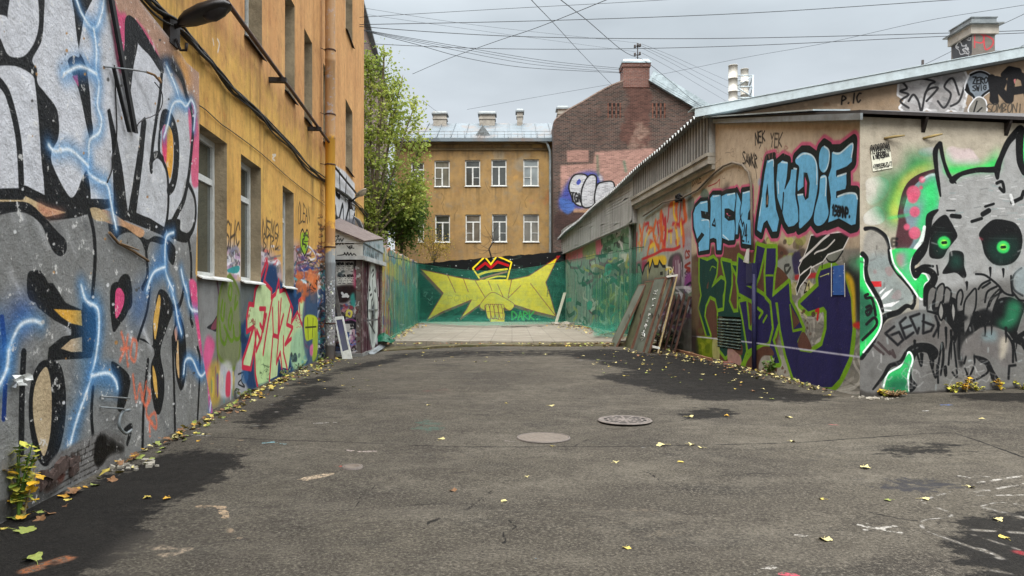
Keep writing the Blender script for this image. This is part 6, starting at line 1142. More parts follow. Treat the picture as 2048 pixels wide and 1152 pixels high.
# ================================================================ red brick gable
o = empty('brick_gable_house', (8, 46, 0), 'sooty red brick gable with a tall chimney and a white and blue graffito', 'building')
def bx(px): return (px - CX) / F * 45
def bz(py): return EYE + (YH - py) / F * 45
G_ = [(1107, 900), (1107, 246), (1112, 239), (1137, 220), (1166, 204), (1194, 187), (1222, 172), (1246, 163), (1300, 160), (1341, 186), (1386, 215), (1437, 247), (1500, 285), (1500, 900)]
mb = MB(); q = [(bx(a), max(-.3, bz(c))) for a, c in G_]; mb.face([BRICK.P(*p) for p in q], BRICK.n, q); mb.face([BRICK.P(*p, -13) for p in q], -BRICK.n, q)
for i in (0,): mb.face([BRICK.P(*q[0]), BRICK.P(*q[1]), BRICK.P(*q[1], -13), BRICK.P(*q[0], -13)], Vector((-1, 0, 0)), [(0, q[0][1]), (0, q[1][1]), (13, q[1][1]), (13, q[0][1])])
mb.face([BRICK.P(*q[-1]), BRICK.P(*q[-2]), BRICK.P(*q[-2], -13), BRICK.P(*q[-1], -13)], Vector((1, 0, 0)))
m_gable = mat_brick('sooty_red_brick', (.040, .028, .022), (.128, .070, .053), (.16, .135, .118), paint_gable(), .6)
mb.build('wall', m_gable, o)
mb = MB()
for a, c in ((1, 7), (8, 12)):
    for i in range(a, c): p, r_ = q[i], q[i + 1]; mb.hexa([BRICK.P(*p, .02), BRICK.P(*r_, .02), BRICK.P(*r_, -13), BRICK.P(*p, -13)], [BRICK.P(*p, .02) + Vector((0, 0, .09)), BRICK.P(*r_, .02) + Vector((0, 0, .09)), BRICK.P(*r_, -13) + Vector((0, 0, .09)), BRICK.P(*p, -13) + Vector((0, 0, .09))])
rf = mb.build('roof', m_bl, o)
mb = MB(); lo = [(bx(1296), bz(163)), (bx(1438), bz(248)), (bx(1500), bz(287))]; hi = [(bx(1306), bz(143)), (bx(1452), bz(232)), (bx(1515), bz(270))]
for i in range(2): mb.hexa([BRICK.P(*lo[i], .3), BRICK.P(*lo[i + 1], .3), BRICK.P(*hi[i + 1], .3), BRICK.P(*hi[i], .3)], [BRICK.P(*lo[i], .02), BRICK.P(*lo[i + 1], .02), BRICK.P(*hi[i + 1], .02), BRICK.P(*hi[i], .02)])
mb.build('verge_flashing', m_zinc, rf)
mb = MB(); mb.box((bx(1246), 44.96, bz(175)), (bx(1299), 46.2, bz(126))); mb.box((bx(1244), 44.9, bz(134)), (bx(1301), 46.26, bz(127))); st = mb.build('chimney', mat_brick('chimney_brick', (.15, .062, .048), (.22, .095, .07), (.19, .16, .14), None, .5), rf)
mb = MB(); mb.box((bx(1243), 44.85, bz(126.5)), (bx(1302), 46.3, bz(123))); mb.hexa([(bx(1245), 44.9, bz(123)), (bx(1300), 44.9, bz(123)), (bx(1300), 46.25, bz(123)), (bx(1245), 46.25, bz(123))], [(bx(1248), 45.1, bz(117)), (bx(1297), 45.1, bz(117)), (bx(1297), 46.1, bz(117)), (bx(1248), 46.1, bz(117))]); mb.build('cap', m_zinc, st)
mb = MB(); mb.box((bx(1226), 46.5, bz(180)), (bx(1240), 47.3, bz(168))); c_ = mb.build('vent_stack', m_stack, rf)
chimney(1114, 1137, 211, 47.5, 12.6, parent=rf)
# insulator pole on the chimney
mb = MB(); x, z = bx(1278), bz(117); mb.tube([(x, 45.5, z - .15), (x, 45.5, z + .98)], .035, 8); mb.tube([(x - .2, 45.4, z + .86), (x + .16, 45.6, z + .94)], .03, 6); mb.tube([(x - .2, 45.4, z + .36), (x + .14, 45.6, z + .42)], .03, 6)
ip = mb.build('insulator_pole', m_dark); tag(ip, 'small iron pole with cable insulators on the brick chimney', 'pole')
mi_ = simple('glazed_insulator', (60, 52, 48), .3, .1)
for dx, dz in ((-.18, .9), (.15, .97), (-.18, .4), (.13, .45), (0, 1.0)):
    mb = MB(); mb.lathe((x + dx, 45.45, z + dz), [(0, -.09), (.06, -.08), (.085, -.02), (.05, .02), (.075, .07), (.04, .12), (0, .13)], 10); i_ = mb.build('insulator', mi_); i_.parent = ip

# ================================================================ workshop on the right with its annex
sh = empty('workshop', (6, 26, .3), 'long low workshop with a corrugated roof and a graffitied wall along the yard', 'building')
m_shop = wall_mat('workshop_plaster', lin((150, 150, 140)), paint_shop(), wear=.4, bump=.6, flake=5, rough=.88, under=(150, 140, 124))
mb = MB(); facade(mb, RWALL, 16.4, 39.4, -.3, 5.1, (), .2); p = RWALL.P(39.4, 0); mb.face([(p.x, p.y, -.3), (p.x + 10, p.y, -.3), (p.x + 10, p.y, 5.2), (p.x, p.y, 5.2)], Vector((0, 1, 0))); mb.build('wall', m_shop, sh)
# gable wall facing the viewer
def fasc(x): return 5.82 + (x - 4.3) * .187
m_sg = wall_mat('gable_plaster', lin((142, 124, 104)), paint_shopgable(), wear=.2, bump=.6, flake=4, rough=.9, under=(120, 96, 74))
mb = MB(); us = np.linspace(4.75, 18, 14)
for i in range(13): q = [(us[i], -.2), (us[i + 1], -.2), (us[i + 1], fasc(us[i + 1])), (us[i], fasc(us[i]))]; mb.face([GABLE.P(*r_) for r_ in q], GABLE.n, q)
mb.build('gable_wall', m_sg, sh)
# roof of corrugated sheet, falling to the yard and a little to the rear
def eave(y): return 6.06 - (y - 16.6) * .0385
def rx(y): return RWALL.a - .36 + RWALL.b * y
mb = MB(); rows = []
ny = 520
for i in range(ny):
    y = 16.62 + i * (39.6 - 16.62) / (ny - 1); wv = .055 * math.sin(y * 2 * math.pi / .24) + .03 * math.sin(y * .9) * (1 if y > 20 else .3)
    rows.append([(rx(y), y, eave(y) + wv), (rx(y) + 5, y, eave(y) + .93 + wv), (rx(y) + 13.2, y, eave(y) + 2.47 + wv)])
mb.grid(rows, smooth=True); mb.grid([[(p[0][0] + .004, p[0][1], p[0][2] - .014), (p[1][0], p[1][1], p[1][2] - .014)] for p in rows], smooth=True)
m_corr = simple('weathered_corrugated_sheet', (146, 148, 146), .75, .25, 1.6, .3, grime=(100, 98, 92)); rf = mb.build('roof', m_corr, sh)
# rake fascia along the gable
mb = MB(); a = [(4.16, 16.5), (17.8, 16.5)]
def rk(x): return 6.02 + (x - 4.16) * .187
mb.hexa([(4.16, 16.48, rk(4.16) - .17), (17.8, 16.48, rk(17.8) - .21), (17.8, 16.48, rk(17.8) + .03), (4.16, 16.48, rk(4.16) + .03)], [(4.16, 16.52, rk(4.16) - .17), (17.8, 16.52, rk(17.8) - .21), (17.8, 16.52, rk(17.8) + .03), (4.16, 16.52, rk(4.16) + .03)])
mb.hexa([(4.1, 16.46, rk(4.1) + .03), (17.8, 16.46, rk(17.8) + .03), (17.8, 16.9, rk(17.8) + .05), (4.1, 16.9, rk(4.1) + .05)], [(4.1, 16.46, rk(4.1) + .045), (17.8, 16.46, rk(17.8) + .045), (17.8, 16.9, rk(17.8) + .065), (4.1, 16.9, rk(4.1) + .065)])
mb.hexa([(4.4, 16.53, rk(4.4) - .19), (17.8, 16.53, rk(17.8) - .22), (17.8, 16.73, rk(17.8) - .22), (4.4, 16.73, rk(4.4) - .19)], [(4.4, 16.53, rk(4.4) - .16), (17.8, 16.53, rk(17.8) - .19), (17.8, 16.73, rk(17.8) - .19), (4.4, 16.73, rk(4.4) - .16)])
FAS = Front(16.48); cf = Canvas(FAS, 4.0, 15.0, 5.6, 8.6, 110); v = cf.view(1400, 190, 8.23)
v.tag('BLIKZ', (215, 310), (610, 220), 130, 95, .035, BLK, .15, .06, 3); v.line([(230, 250), (200, 320), (240, 300)], .035, BLK); v.tag('FAMOUS', (930, 160), (1190, 70), 70, 60, .018, BLK, .15, .1, 4); v = cf.view(1380, 20, 3.066); v.tag('SHAWS', (1825, 320), (1970, 285), 30, 28, .025, BLK, .2, .12, 5); v.line([(1830, 322), (1970, 295)], .015, BLK); v.line([(1310, 430), (1320, 400), (1470, 375), (1480, 395)], .05, (70, 74, 78)); v.line([(1540, 375), (1570, 345), (1640, 335), (1680, 365)], .07, (80, 84, 90)); v.line([(1105, 420), (1110, 440), (1100, 460)], .015, BLK)
mb.build('verge_fascia', wall_mat('zinc_fascia', lin((172, 184, 188)), cf, wear=.1, bump=.12, flake=3, rough=.5, grain=.12), rf)
mb = MB(); mb.tube([(9.8, 17.3, 7.0), (9.8, 17.3, 7.42)], .03, 8); mb.build('vent_pipe', m_dark, rf)
# siding under the eave: upright corrugated boards near, flat long boards far, cornice below the near part
def mat_sid(ribs):
    M = Mat('grey_ribbed_sheet' if ribs else 'grey_painted_boards', .8); p = M.pos(); f = M.noise(1.4, 6, .7); st = M.noise(1.0, 6, .7, M.map(p, (5, 5, .35))); g = M.noise(30, 4, .7)
    c = M.mix(M.rng(f, .3, .7), lin((128, 129, 126)), lin((160, 160, 156))); c = M.mix(M.rng(st, .5, .66, 0, .7), c, lin((74, 71, 66))); c = M.mix(M.rng(g, .55, .7, 0, .5), c, lin((80, 76, 70))); c = M.mix(M.rng(st, .40, .34, 0, .5), c, lin((182, 182, 178)))
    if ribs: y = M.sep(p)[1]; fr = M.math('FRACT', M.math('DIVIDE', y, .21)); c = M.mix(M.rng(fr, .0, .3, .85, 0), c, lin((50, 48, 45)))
    return M.out(c, None, M.bump(st, .4, .03))
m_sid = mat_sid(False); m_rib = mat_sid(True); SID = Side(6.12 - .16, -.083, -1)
mb = MB(); rows = []
for i in range(420):
    y = 16.78 + i * (23.9 - 16.78) / 419; d = .05 * max(-.6, min(.6, math.sin(y * 2 * math.pi / .21))); rows.append([SID.P(y, 5.1, d * .8), SID.P(y, eave(y) + .02, d)])
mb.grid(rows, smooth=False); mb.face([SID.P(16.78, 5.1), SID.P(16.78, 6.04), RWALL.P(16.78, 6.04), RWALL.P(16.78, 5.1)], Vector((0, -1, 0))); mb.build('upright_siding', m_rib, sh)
mb = MB()
for k in range(14):
    z0 = 4.30 + k * .1; rows = [[], []]
    for i in range(34):
        y = 23.92 + i * 15.5 / 33; wb = .02 * math.sin(y * 1.1 + k * .3) + (.05 if (i * 7 + k * 3) % 41 == 0 else 0); rows[0].append(SID.P(y, z0 + wb, .012 + wb * .4)); rows[1].append(SID.P(y, min(z0 + .102 + wb, eave(y) + .05), .0 + wb * .4))
    mb.grid(rows, smooth=False)
mb.face([SID.P(23.92, 4.3), SID.P(23.92, 5.75), RWALL.P(23.92, 5.75), RWALL.P(23.92, 4.3)], Vector((0, -1, 0))); mb.hexa([SID.P(23.9, 4.28, .03), SID.P(39.4, 4.28, .03), RWALL.P(39.4, 4.28), RWALL.P(23.9, 4.28)], [SID.P(23.9, 4.296, .03), SID.P(39.4, 4.296, .03), RWALL.P(39.4, 4.296), RWALL.P(23.9, 4.296)])
mb.build('long_siding', m_sid, sh)
mb = MB(); mb.pbox(SID, 16.76, 23.94, 4.84, 5.09, -.14, .04); mb.pbox(SID, 16.75, 23.96, 5.02, 5.10, -.14, .075); mb.pbox(SID, 16.77, 23.9, 4.72, 4.84, -.14, -.06); mb.build('cornice', simple('pale_cornice', (152, 148, 138), .88, .18, 1.6, .4, grime=(98, 92, 82)), sh)
mb = MB(); p = RWALL.P(24.5, 0, .08); mb.tube([(p.x, p.y, .3), (p.x, p.y, 4.3)], .06); mb.build('downpipe', simple('green_downpipe', (96, 104, 92), .7), sh)
# chimney with graffiti beyond the fascia
chp = Front(18.0); cc = Canvas(chp, 11.0, 12.6, 6.5, 9.0, 120); v = cc.view(1380, 20, 3.066); v.line([(1745, 230), (1750, 145), (1800, 160), (1790, 200), (1745, 195)], .035, (190, 60, 70), .9, .01, dry=.2); v.line([(1800, 150), (1855, 180), (1850, 220), (1810, 240), (1800, 160)], .04, (190, 60, 70), .9, .01, dry=.2)
chs = Side(11.43 - 18.0 * 0, 0.0, -1); cs = Canvas(Side(11.42, 0.0, -1), 17.9, 19.0, 6.5, 9.0, 120); v = cs.view(1380, 20, 3.066); v.fill([(1620, 190), (1725, 150), (1725, 270), (1620, 310)], (74, 76, 80)); v.scrib(1622, 170, 1722, 300, 12, .03, [(206, 208, 212)], 5, .9)
m_ch1 = wall_mat('chimney_render', lin((112, 106, 100)), cc, wear=.2, bump=.6, flake=5, rough=.9); m_ch2 = wall_mat('chimney_render_side', lin((106, 100, 95)), cs, wear=.2, bump=.6, flake=5, rough=.9)
mb = MB(); mb.face([(11.42, 18, 6.9), (11.99, 18, 6.9), (11.99, 18, 8.3), (11.42, 18, 8.3)], Vector((0, -1, 0)), [(11.42, 6.9), (11.99, 6.9), (11.99, 8.3), (11.42, 8.3)]); mb.face([(11.42, 18, 6.9), (11.42, 18.85, 6.9), (11.42, 18.85, 8.3), (11.42, 18, 8.3)], Vector((-1, 0, 0)), [(18, 6.9), (18.85, 6.9), (18.85, 8.3), (18, 8.3)], 1); mb.face([(11.99, 18, 6.9), (11.99, 18.85, 6.9), (11.99, 18.85, 8.3), (11.99, 18, 8.3)], Vector((1, 0, 0))); mb.face([(11.42, 18.85, 6.9), (11.99, 18.85, 6.9), (11.99, 18.85, 8.3), (11.42, 18.85, 8.3)], Vector((0, 1, 0)))
c_ = mb.build('chimney', [m_ch1, m_ch2], rf); mb = MB(); mb.box((11.36, 17.94, 8.3), (12.05, 18.91, 8.52)); mb.build('corbel', m_stack, c_)
mb = MB(); mb.box((11.28, 17.85, 8.52), (12.13, 19.0, 8.55)); mb.box((11.4, 17.98, 8.55), (12.02, 18.88, 8.70)); mb.box((11.38, 17.96, 8.70), (12.04, 18.90, 8.725)); mb.build('cap', m_zincd, c_)
# annex
an = empty('annex', (7, 13, .2), 'flat front annex with blue letters on one side and a horned skull on its front', 'building')
m_sack = wall_mat('annex_side_plaster', lin((180, 164, 142)), paint_sack(), wear=.2, bump=.45, flake=6, rough=.82, under=(150, 136, 116), grain=.12)
def atop(u): return 4.36 + (u - 10.84) * .238 if u < 17.1 else 4.78
mb = MB(); gr = (14.9, 16.6, .72, 1.30); q0 = RWALL.uv(1437, 680); q1 = RWALL.uv(1484, 627); gr = (q1[0], q0[0], .62, 1.32)
A1 = Side(6.12 - .02, -.083, -1); facade(mb, A1, 10.84, 17.09, -.3, 4.36, [gr], .12, 0, 1, top=atop); facade(mb, A1, 17.09, 18.45, -.3, 4.78); mb.build('side_wall', [m_sack, m_dark], an)
m_besy = wall_mat('annex_front_plaster', lin((164, 156, 140)), paint_besy(), wear=.15, bump=.5, flake=6, rough=.75, under=(150, 146, 138), grain=.12)
xc = A1.a + A1.b * 10.84; mb = MB(); facade(mb, BESY, xc, 17.0, -.5, 4.40); mb.build('front_wall', m_besy, an)
mb = MB(); z0 = 4.42
def arf(x, y): return 4.40 + (y - 10.5) * .2335
lo = [(5.13, 10.68, 4.41), (17, 12.46, 4.43), (17, 16.73, 5.84), (4.66, 16.73, 5.84)]; mb.hexa(lo, [(p[0], p[1], p[2] + .05) for p in lo])
for x in (6.2, 7.6, 9.1): mb.hexa([(x, BESY.c + .15 * x - .14, 4.40), (x + .04, BESY.c + .15 * x - .14, 4.40), (x + .06, BESY.c + .15 * x, 4.40), (x, BESY.c + .15 * x, 4.40)], [(x, BESY.c + .15 * x - .12, 4.36), (x + .04, BESY.c + .15 * x - .12, 4.36), (x + .06, BESY.c + .15 * x, 4.2), (x, BESY.c + .15 * x, 4.2)])
ar = mb.build('roof', m_dark, an)
mb = MB(); lo = [(4.86, 10.5, 4.33), (4.9, 10.5, 4.33), (4.42, 17.0, 5.85), (4.38, 17.0, 5.85)]; lo = [(5.10, 10.62, 4.30), (5.14, 10.62, 4.30), (4.66, 16.7, 5.76), (4.62, 16.7, 5.76)]; mb.hexa(lo, [(p[0], p[1], p[2] + .10) for p in lo])
mb.build('bargeboard', m_zincd, ar)
mb = MB(); lo = [(4.98, 12.0, 4.80), (5.6, 12.0, 4.80), (5.15, 16.7, 5.91), (4.52, 16.7, 5.90)]; mb.hexa(lo, [(p[0], p[1], p[2] + .025) for p in lo]); mb.build('loose_sheet', m_zinc, ar)
# louvred grille, painted over
m_gr = simple('painted_louvre', (40, 58, 54), .6, .3, 8, .3, grime=(120, 134, 110)); mb = MB()
n = 10
for k in range(n):
    z = gr[2] + .02 + k * (gr[3] - gr[2] - .04) / n
    mb.hexa([A1.P(gr[0], z, .012), A1.P(gr[1], z, .012), A1.P(gr[1], z + .045, -.035), A1.P(gr[0], z + .045, -.035)], [A1.P(gr[0], z + .008, .012), A1.P(gr[1], z + .008, .012), A1.P(gr[1], z + .053, -.035), A1.P(gr[0], z + .053, -.035)])
for u in np.linspace(gr[0], gr[1], 4): mb.pbox(A1, u - .02, u + .02, gr[2], gr[3], -.045, -.036)
mb.build('vent_grille', m_gr, an)
# conduit: pipe with a box, and the cable that arches over the letters
m_cond = simple('blue_painted_pipe', (40, 40, 76), .6, .2, 5, .2); mb = MB(); u, _ = A1.uv(1513, 600); mb.tube([A1.P(u, .25, .05), A1.P(u, 2.2, .05)], .045, 10); mb.tube([A1.P(u, -.1, .05), A1.P(u, .25, .05)], .03, 8); mb.pbox(A1, u - .02, u + .28, 2.02, 2.42, .001, .1); mb.build('conduit', m_cond, an)
mb = MB(); pp = [(1290, 432), (1330, 405), (1368, 396), (1400, 380), (1432, 347), (1452, 332), (1470, 325), (1490, 330), (1503, 345), (1508, 370), (1509, 440), (1511, 500)]; mb.tube([RWALL.at(*p, .06) for p in pp], .026, 8); mb.build('armoured_cable', simple('grey_cable_sheath', (112, 102, 88), .7), an)
# ================================================================ kiosk against the ochre wall
k = empty('kiosk', (-4.4, 20, .3), 'small graffiti-covered metal kiosk with a brown lean-to roof and pasted notices, by the downpipe', 'kiosk')
KX, KY0, KY1, ZB, ZT = -3.905, 18.75, 21.5, .22, 2.78
m_kf = wall_mat('kiosk_front_paint', (.08, .06, .065), paint_kiosk_front(), wear=.2, bump=.3, flake=9, rough=.6, grain=.2); m_ks = wall_mat('kiosk_side_paint', (.09, .05, .06), paint_kiosk_side(), wear=.25, bump=.3, flake=9, rough=.6, grain=.2)
wx = lambda y: LWALL.a + LWALL.b * y + .02
mb = MB(); f = [(wx(KY0), KY0, ZB), (KX, KY0, ZB), (KX, KY0, ZT), (wx(KY0), KY0, ZT)]; mb.face(f, Vector((0, -1, 0)), [(p[0], p[2]) for p in f]); f = [(KX, KY0, ZB), (KX, KY1, ZB), (KX, KY1, ZT), (KX, KY0, ZT)]; mb.face(f, Vector((1, 0, 0)), [(p[1], p[2]) for p in f], 1); mb.face([(KX, KY1, ZB), (wx(KY1), KY1, ZB), (wx(KY1), KY1, ZT), (KX, KY1, ZT)], Vector((0, 1, 0)), None, 1)
mb.build('body', [m_kf, m_ks], k)
m_kw = simple('kiosk_white_tin', (176, 178, 176), .6, .15, 3, .2, grime=(110, 120, 124))
mb = MB()
for x0, x1, y0, y1 in ((KX + .001, KX + .03, KY0 - .03, KY0 + .16), (KX + .001, KX + .028, KY1 - .15, KY1 + .02), (KX + .001, KX + .02, 19.35, 19.42), (KX + .001, KX + .02, 20.85, 20.92)): mb.box((x0, y0, ZB), (x1, y1, ZT))
mb.build('corner_post', simple('kiosk_maroon_post', (84, 60, 62), .65, .3, 7, .3, grime=(140, 132, 130)), k)
mb = MB(); mb.pbox(Side(KX, 0, 1), 19.43, 20.84, ZB + .1, ZT - .06, .022, .045); dd = mb.build('door', m_ks, k)
mb = MB(); mb.box((KX + .046, 19.5, 1.42), (KX + .07, 20.78, 1.46)); mb.box((KX + .046, 20.1, 1.3), (KX + .085, 20.16, 1.56)); mb.build('latch_bar', m_zincd, dd)
mb = MB(); mb.hexa([(wx(KY0) - .0, KY0 - .14, .02), (KX + .10, KY0 - .14, .02), (KX + .14, KY1, .2), (wx(KY1), KY1, .2)], [(wx(KY0), KY0 - .1, ZB + .10), (KX + .06, KY0 - .1, ZB + .10), (KX + .10, KY1, ZB + .18), (wx(KY1), KY1, ZB + .18)]); mb.build('plinth', simple('kiosk_plinth_tin', (120, 120, 116), .7, .25, 5, .3, grime=(60, 58, 56)), k)
# overhanging tin head: white panel, boxed eave and a sheet roof that falls to the front and the yard
KHF = Front(KY0 - .10); ch = Canvas(KHF, -5.4, -3.7, 2.6, 4.4, 120); v = ch.view(660, 440, 3.975)
v.tag('OX', (45, 195), (110, 190), 45, 40, .03, BLK, .1, .1, 3); v.tag('NEKMAN', (125, 187), (190, 187), 12, 12, .03, BLK, 0, .05, 4); v.line([(60, 283), (110, 275), (115, 260), (130, 280), (140, 258), (150, 282), (165, 262), (175, 285), (190, 268), (210, 288)], .03, BLK); v.line([(135, 205), (160, 230), (175, 205), (150, 215), (190, 225)], .025, BLK); v.line([(45, 130), (70, 125), (60, 140)], .03, BLK)
m_kh = wall_mat('kiosk_head_tin', lin((186, 188, 184)), ch, wear=.1, bump=.15, flake=4, rough=.55, grain=.12)
a_, b_ = KY0 - .1, KY1 + .04; X1 = KX + .07; mb = MB()
f = [(wx(a_), a_, 2.78), (X1, a_, 2.78), (X1, a_, 3.10), (wx(a_), a_, 3.62)]; f = [(wx(a_), a_, 2.80), (X1, a_, 2.80), (X1, a_, 3.20), (wx(a_), a_, 3.60)]
mb.face(f, Vector((0, -1, 0)), [(p[0], p[2]) for p in f]); mb.face([(X1, a_, 2.80), (X1, b_, 2.80), (X1, b_, 3.14), (X1, a_, 3.20)], Vector((1, 0, 0)), [(a_, 2.8), (b_, 2.8), (b_, 3.14), (a_, 3.2)], 1); mb.face([(X1, b_, 2.80), (wx(b_), b_, 2.80), (wx(b_), b_, 3.6), (X1, b_, 3.14)], Vector((0, 1, 0))); mb.face([(wx(a_), a_, 2.8), (X1, a_, 2.8), (X1, b_, 2.8), (wx(b_), b_, 2.8)], Vector((0, 0, -1)))
ck = Canvas(Side(X1, 0, 1), 18.4, 21.8, 2.6, 3.8, 120); v = ck.view(660, 440, 3.975); v.scrib(235, 180, 395, 320, 40, .06, [(60, 66, 70), (130, 150, 156), (40, 42, 44), (90, 120, 120)], 5, .7, 1.3); v.drips(240, 190, 390, 320, 40, .05, [(70, 74, 76), (120, 140, 146), (50, 50, 52)], 6, .7)
m_kh2 = wall_mat('kiosk_head_side', lin((150, 160, 162)), ck, wear=.2, bump=.2, flake=4, rough=.55); hd = mb.build('head', [m_kh, m_kh2], k); mb = MB(); mb.box((wx(a_), a_ - .05, 2.74), (X1 + .06, a_ + .01, 2.84)); mb.box((X1, a_ + .012, 2.72), (X1 + .10, b_ + .02, 2.83)); mb.box((wx(a_), a_ - .035, 3.17), (X1 + .03, a_ - .0, 3.20)); mb.build('eave_trim', m_kw, hd)
m_kr = Mat('brown_roof_sheet', .6); wv = M_ = m_kr.n('ShaderNodeTexWave', wave_type='BANDS', bands_direction='Y'); wv.inputs['Scale'].default_value = 2.6; m_kr.L(m_kr.pos(), wv.inputs['Vector']); n_ = m_kr.noise(5, 5, .7)
m_kr = m_kr.out(m_kr.mix(m_kr.rng(n_, .35, .7), lin((84, 68, 62)), lin((112, 98, 92))), None, m_kr.bump(wv.outputs['Fac'], .5, .03))
mb = MB(); lo = [(wx(a_) - .03, a_ - .06, 3.62), (X1 + .05, a_ - .10, 3.19), (X1 + .02, b_, 3.52), (wx(b_), b_ - .4, 4.08)]; mb.hexa(lo, [Vector(p) + Vector((.01, -.01, .03)) for p in lo]); mb.build('roof', m_kr, k)
mb = MB(); mb.face([(X1 + .03, a_ - .02, 3.18), (X1 + .03, b_, 3.10), (X1 + .0, b_, 3.5), (X1 + .02, a_ - .02, 3.2)], Vector((1, 0, 0)), [(a_, 3.18), (b_, 3.1), (b_, 3.5), (a_, 3.2)]); mb.build('roof_apron', m_kh2, k)
mb = MB(); mb.box((X1 - .02, KY0 - .36, gz(-3.8, 18.6)), (X1 + .34, KY0 + 2.4, gz(-3.8, 18.6) + .05)); 
lo = [(KX + .13, 19.3, .26), (KX + .22, 19.4, .26), (KX + .26, 21.2, .38), (KX + .16, 21.2, .42)]; mb = MB(); mb.hexa(lo, [Vector(p) + Vector((-.05, 0, .05)) for p in lo]); tag(mb.build('tin_strip', m_zincd), 'bent grey tin strip lying along the foot of the kiosk', 'scrap')
# window sash and lath leaning by the kiosk
o = empty('old_window_sash', (-4.05, 17.9, .24), 'narrow white window sash leaning upright beside the kiosk', 'window sash')
def leanpanel(pxq, Y0, Y1, th, name, mat, parent=None):
    """flat board through four photo points, its foot at depth Y0 and its head at Y1"""
    P_ = []
    for (px, py), Y in zip(pxq, (Y0, Y0, Y1, Y1)): P_.append(Vector(((px - CX) / F * Y, Y, EYE + (YH - py) / F * Y)))
    n = (P_[1] - P_[0]).cross(P_[3] - P_[0]).normalized()
    if n.y > 0: n = -n
    mb = MB(); mb.hexa(P_, [p - n * th for p in P_]); return mb, P_, n
pq = [(686, 724), (704, 717), (686, 632), (668, 634)]; mb, P_, n = leanpanel(pq, 17.9, 18.15, .04, '', None)
def lerp(a, c, t): return a + (c - a) * t
mb = MB()
def strip(s0, s1, t0, t1, d=.0, th=.045):
    q = [lerp(lerp(P_[0], P_[1], s), lerp(P_[3], P_[2], s), t) for s, t in ((s0, t0), (s1, t0), (s1, t1), (s0, t1))]; mb.hexa([p + n * d for p in q], [p + n * (d - th) for p in q])
strip(0, .16, 0, 1); strip(.84, 1, 0, 1); strip(.16, .84, 0, .22); strip(.16, .84, .93, 1); mb.build('frame', m_white, o)
mb = MB(); strip(.1, .9, .2, .95, -.012, .012); mb.build('pane', glass('sash_pane', (84, 84, 110)), o)
mb, P2, n2 = leanpanel([(687, 700), (694, 698), (671, 566), (664, 568)], 18.25, 18.45, .05, '', None); tag(mb.build('lath', simple('grey_lath', (96, 92, 88), .85, .3, 9, .4)), 'long grey lath leaning against the downpipe behind the white sash', 'lath')
# torn sheet over the wall by the kiosk
mb = MB(); rows = []; rd = random.Random(4)
for i in range(9):
    t = i / 8; rows.append([(-4.85 + .55 * s_ + .1 * math.sin(3 * t + 5 * s_), 22.0 + 1.2 * t, 3.75 + .55 * (1 - t) * (1 - s_) - .25 * t - .2 * s_ + .05 * math.sin(7 * s_ + 4 * t)) for s_ in (0, .25, .5, .75, 1)])
mb.grid(rows); o = tag(mb.build('torn_sheet', simple('torn_plastic_sheet', (186, 190, 194), .5, .2, 4, .3)), 'torn pale plastic sheet hanging over the wall top behind the kiosk', 'plastic sheet'); o.modifiers.new('s', 'SOLIDIFY').thickness = .01

# ================================================================ lamps and cables on the ochre wall
m_lamp = simple('dirty_lamp_housing', (46, 42, 40), .45, .3, 5, .2); m_lens = simple('clouded_lamp_lens', (92, 88, 82), .25, .2, 5, .05)
def street_lamp(base, dirv, L, name, label, mat, lens, k=0.0, fat=1.0):
    o = empty(name, base, label, 'lamp'); d = Vector(dirv).normalized(); up = (Vector((0, 0, 1)) - d * d.z).normalized(); s_ = d.cross(up); b0 = Vector(base)
    mb = MB(); mb.tube([b0, b0 + d * L * .42], .028, 10); mb.box((b0.x - .03, b0.y - .12, b0.z - .2), (b0.x + .05, b0.y + .12, b0.z + .1)); mb.tube([b0 + Vector((.06, 0, -.12)), b0 + Vector((.1, .02, -.24)), b0 + Vector((.16, .02, -.24)), b0 + Vector((.17, .02, -.16))], .018, 6); mb.build('arm', m_dark, o)
    prof = [(.36, .03, .03), (.40, .07, .05), (.5, .115, .075), (.68, .14, .085), (.86, .125, .075), (.96, .08, .05), (1.0, .02, .015)]
    prof = [(k + (1 - k) * (t - .36) / .64 if k else t, w_ * fat, h * fat) for t, w_, h in prof]
    mb = MB(); mb.grid([[b0 + d * (L * t) + s_ * (w_ * math.cos(a)) + up * (h * math.sin(a) if math.sin(a) > 0 else h * .35 * math.sin(a)) for a in np.linspace(0, 2 * math.pi, 17)[:-1]] for t, w_, h in prof], closed=True); hd = mb.build('housing', mat, o)
    mb = MB(); mb.grid([[b0 + d * (L * t) + s_ * (w_ * math.cos(a)) + up * (-.012 + h * math.sin(a)) for a in np.linspace(math.pi, 2 * math.pi, 9)] for t, w_, h in ((.52, .02, .01), (.56, .09, .06), (.68, .115, .09), (.84, .10, .07), (.93, .03, .02))]); mb.build('lens', lens, hd); return o
q = LWALL.at(334, 56, .04); street_lamp(tuple(q), (.93, .02, .37), .72, 'wall_lamp', 'dark street lamp on a bracket above the silver letters, near the top edge', m_lamp, m_lamp, .14, 1.35)
q = LWALL.at(697, 405, .04); street_lamp(tuple(q), (.80, -.3, .55), .74, 'wall_lamp', 'small pale street lamp at the far corner of the ochre wall', simple('pale_lamp_housing', (150, 140, 120), .5, .2, 5, .1), simple('pale_lens', (172, 160, 136), .3, .1))
m_cab = simple('black_cable', (34, 32, 31), .6, .2, 9, .2); rd = random.Random(6)
cp = [(110, -150), (230, -60), (300, 8), (347, 48), (388, 91), (417, 125), (460, 176), (504, 216), (533, 248), (570, 285), (610, 330), (650, 362), (672, 378), (701, 401), (722, 420), (733, 432)]
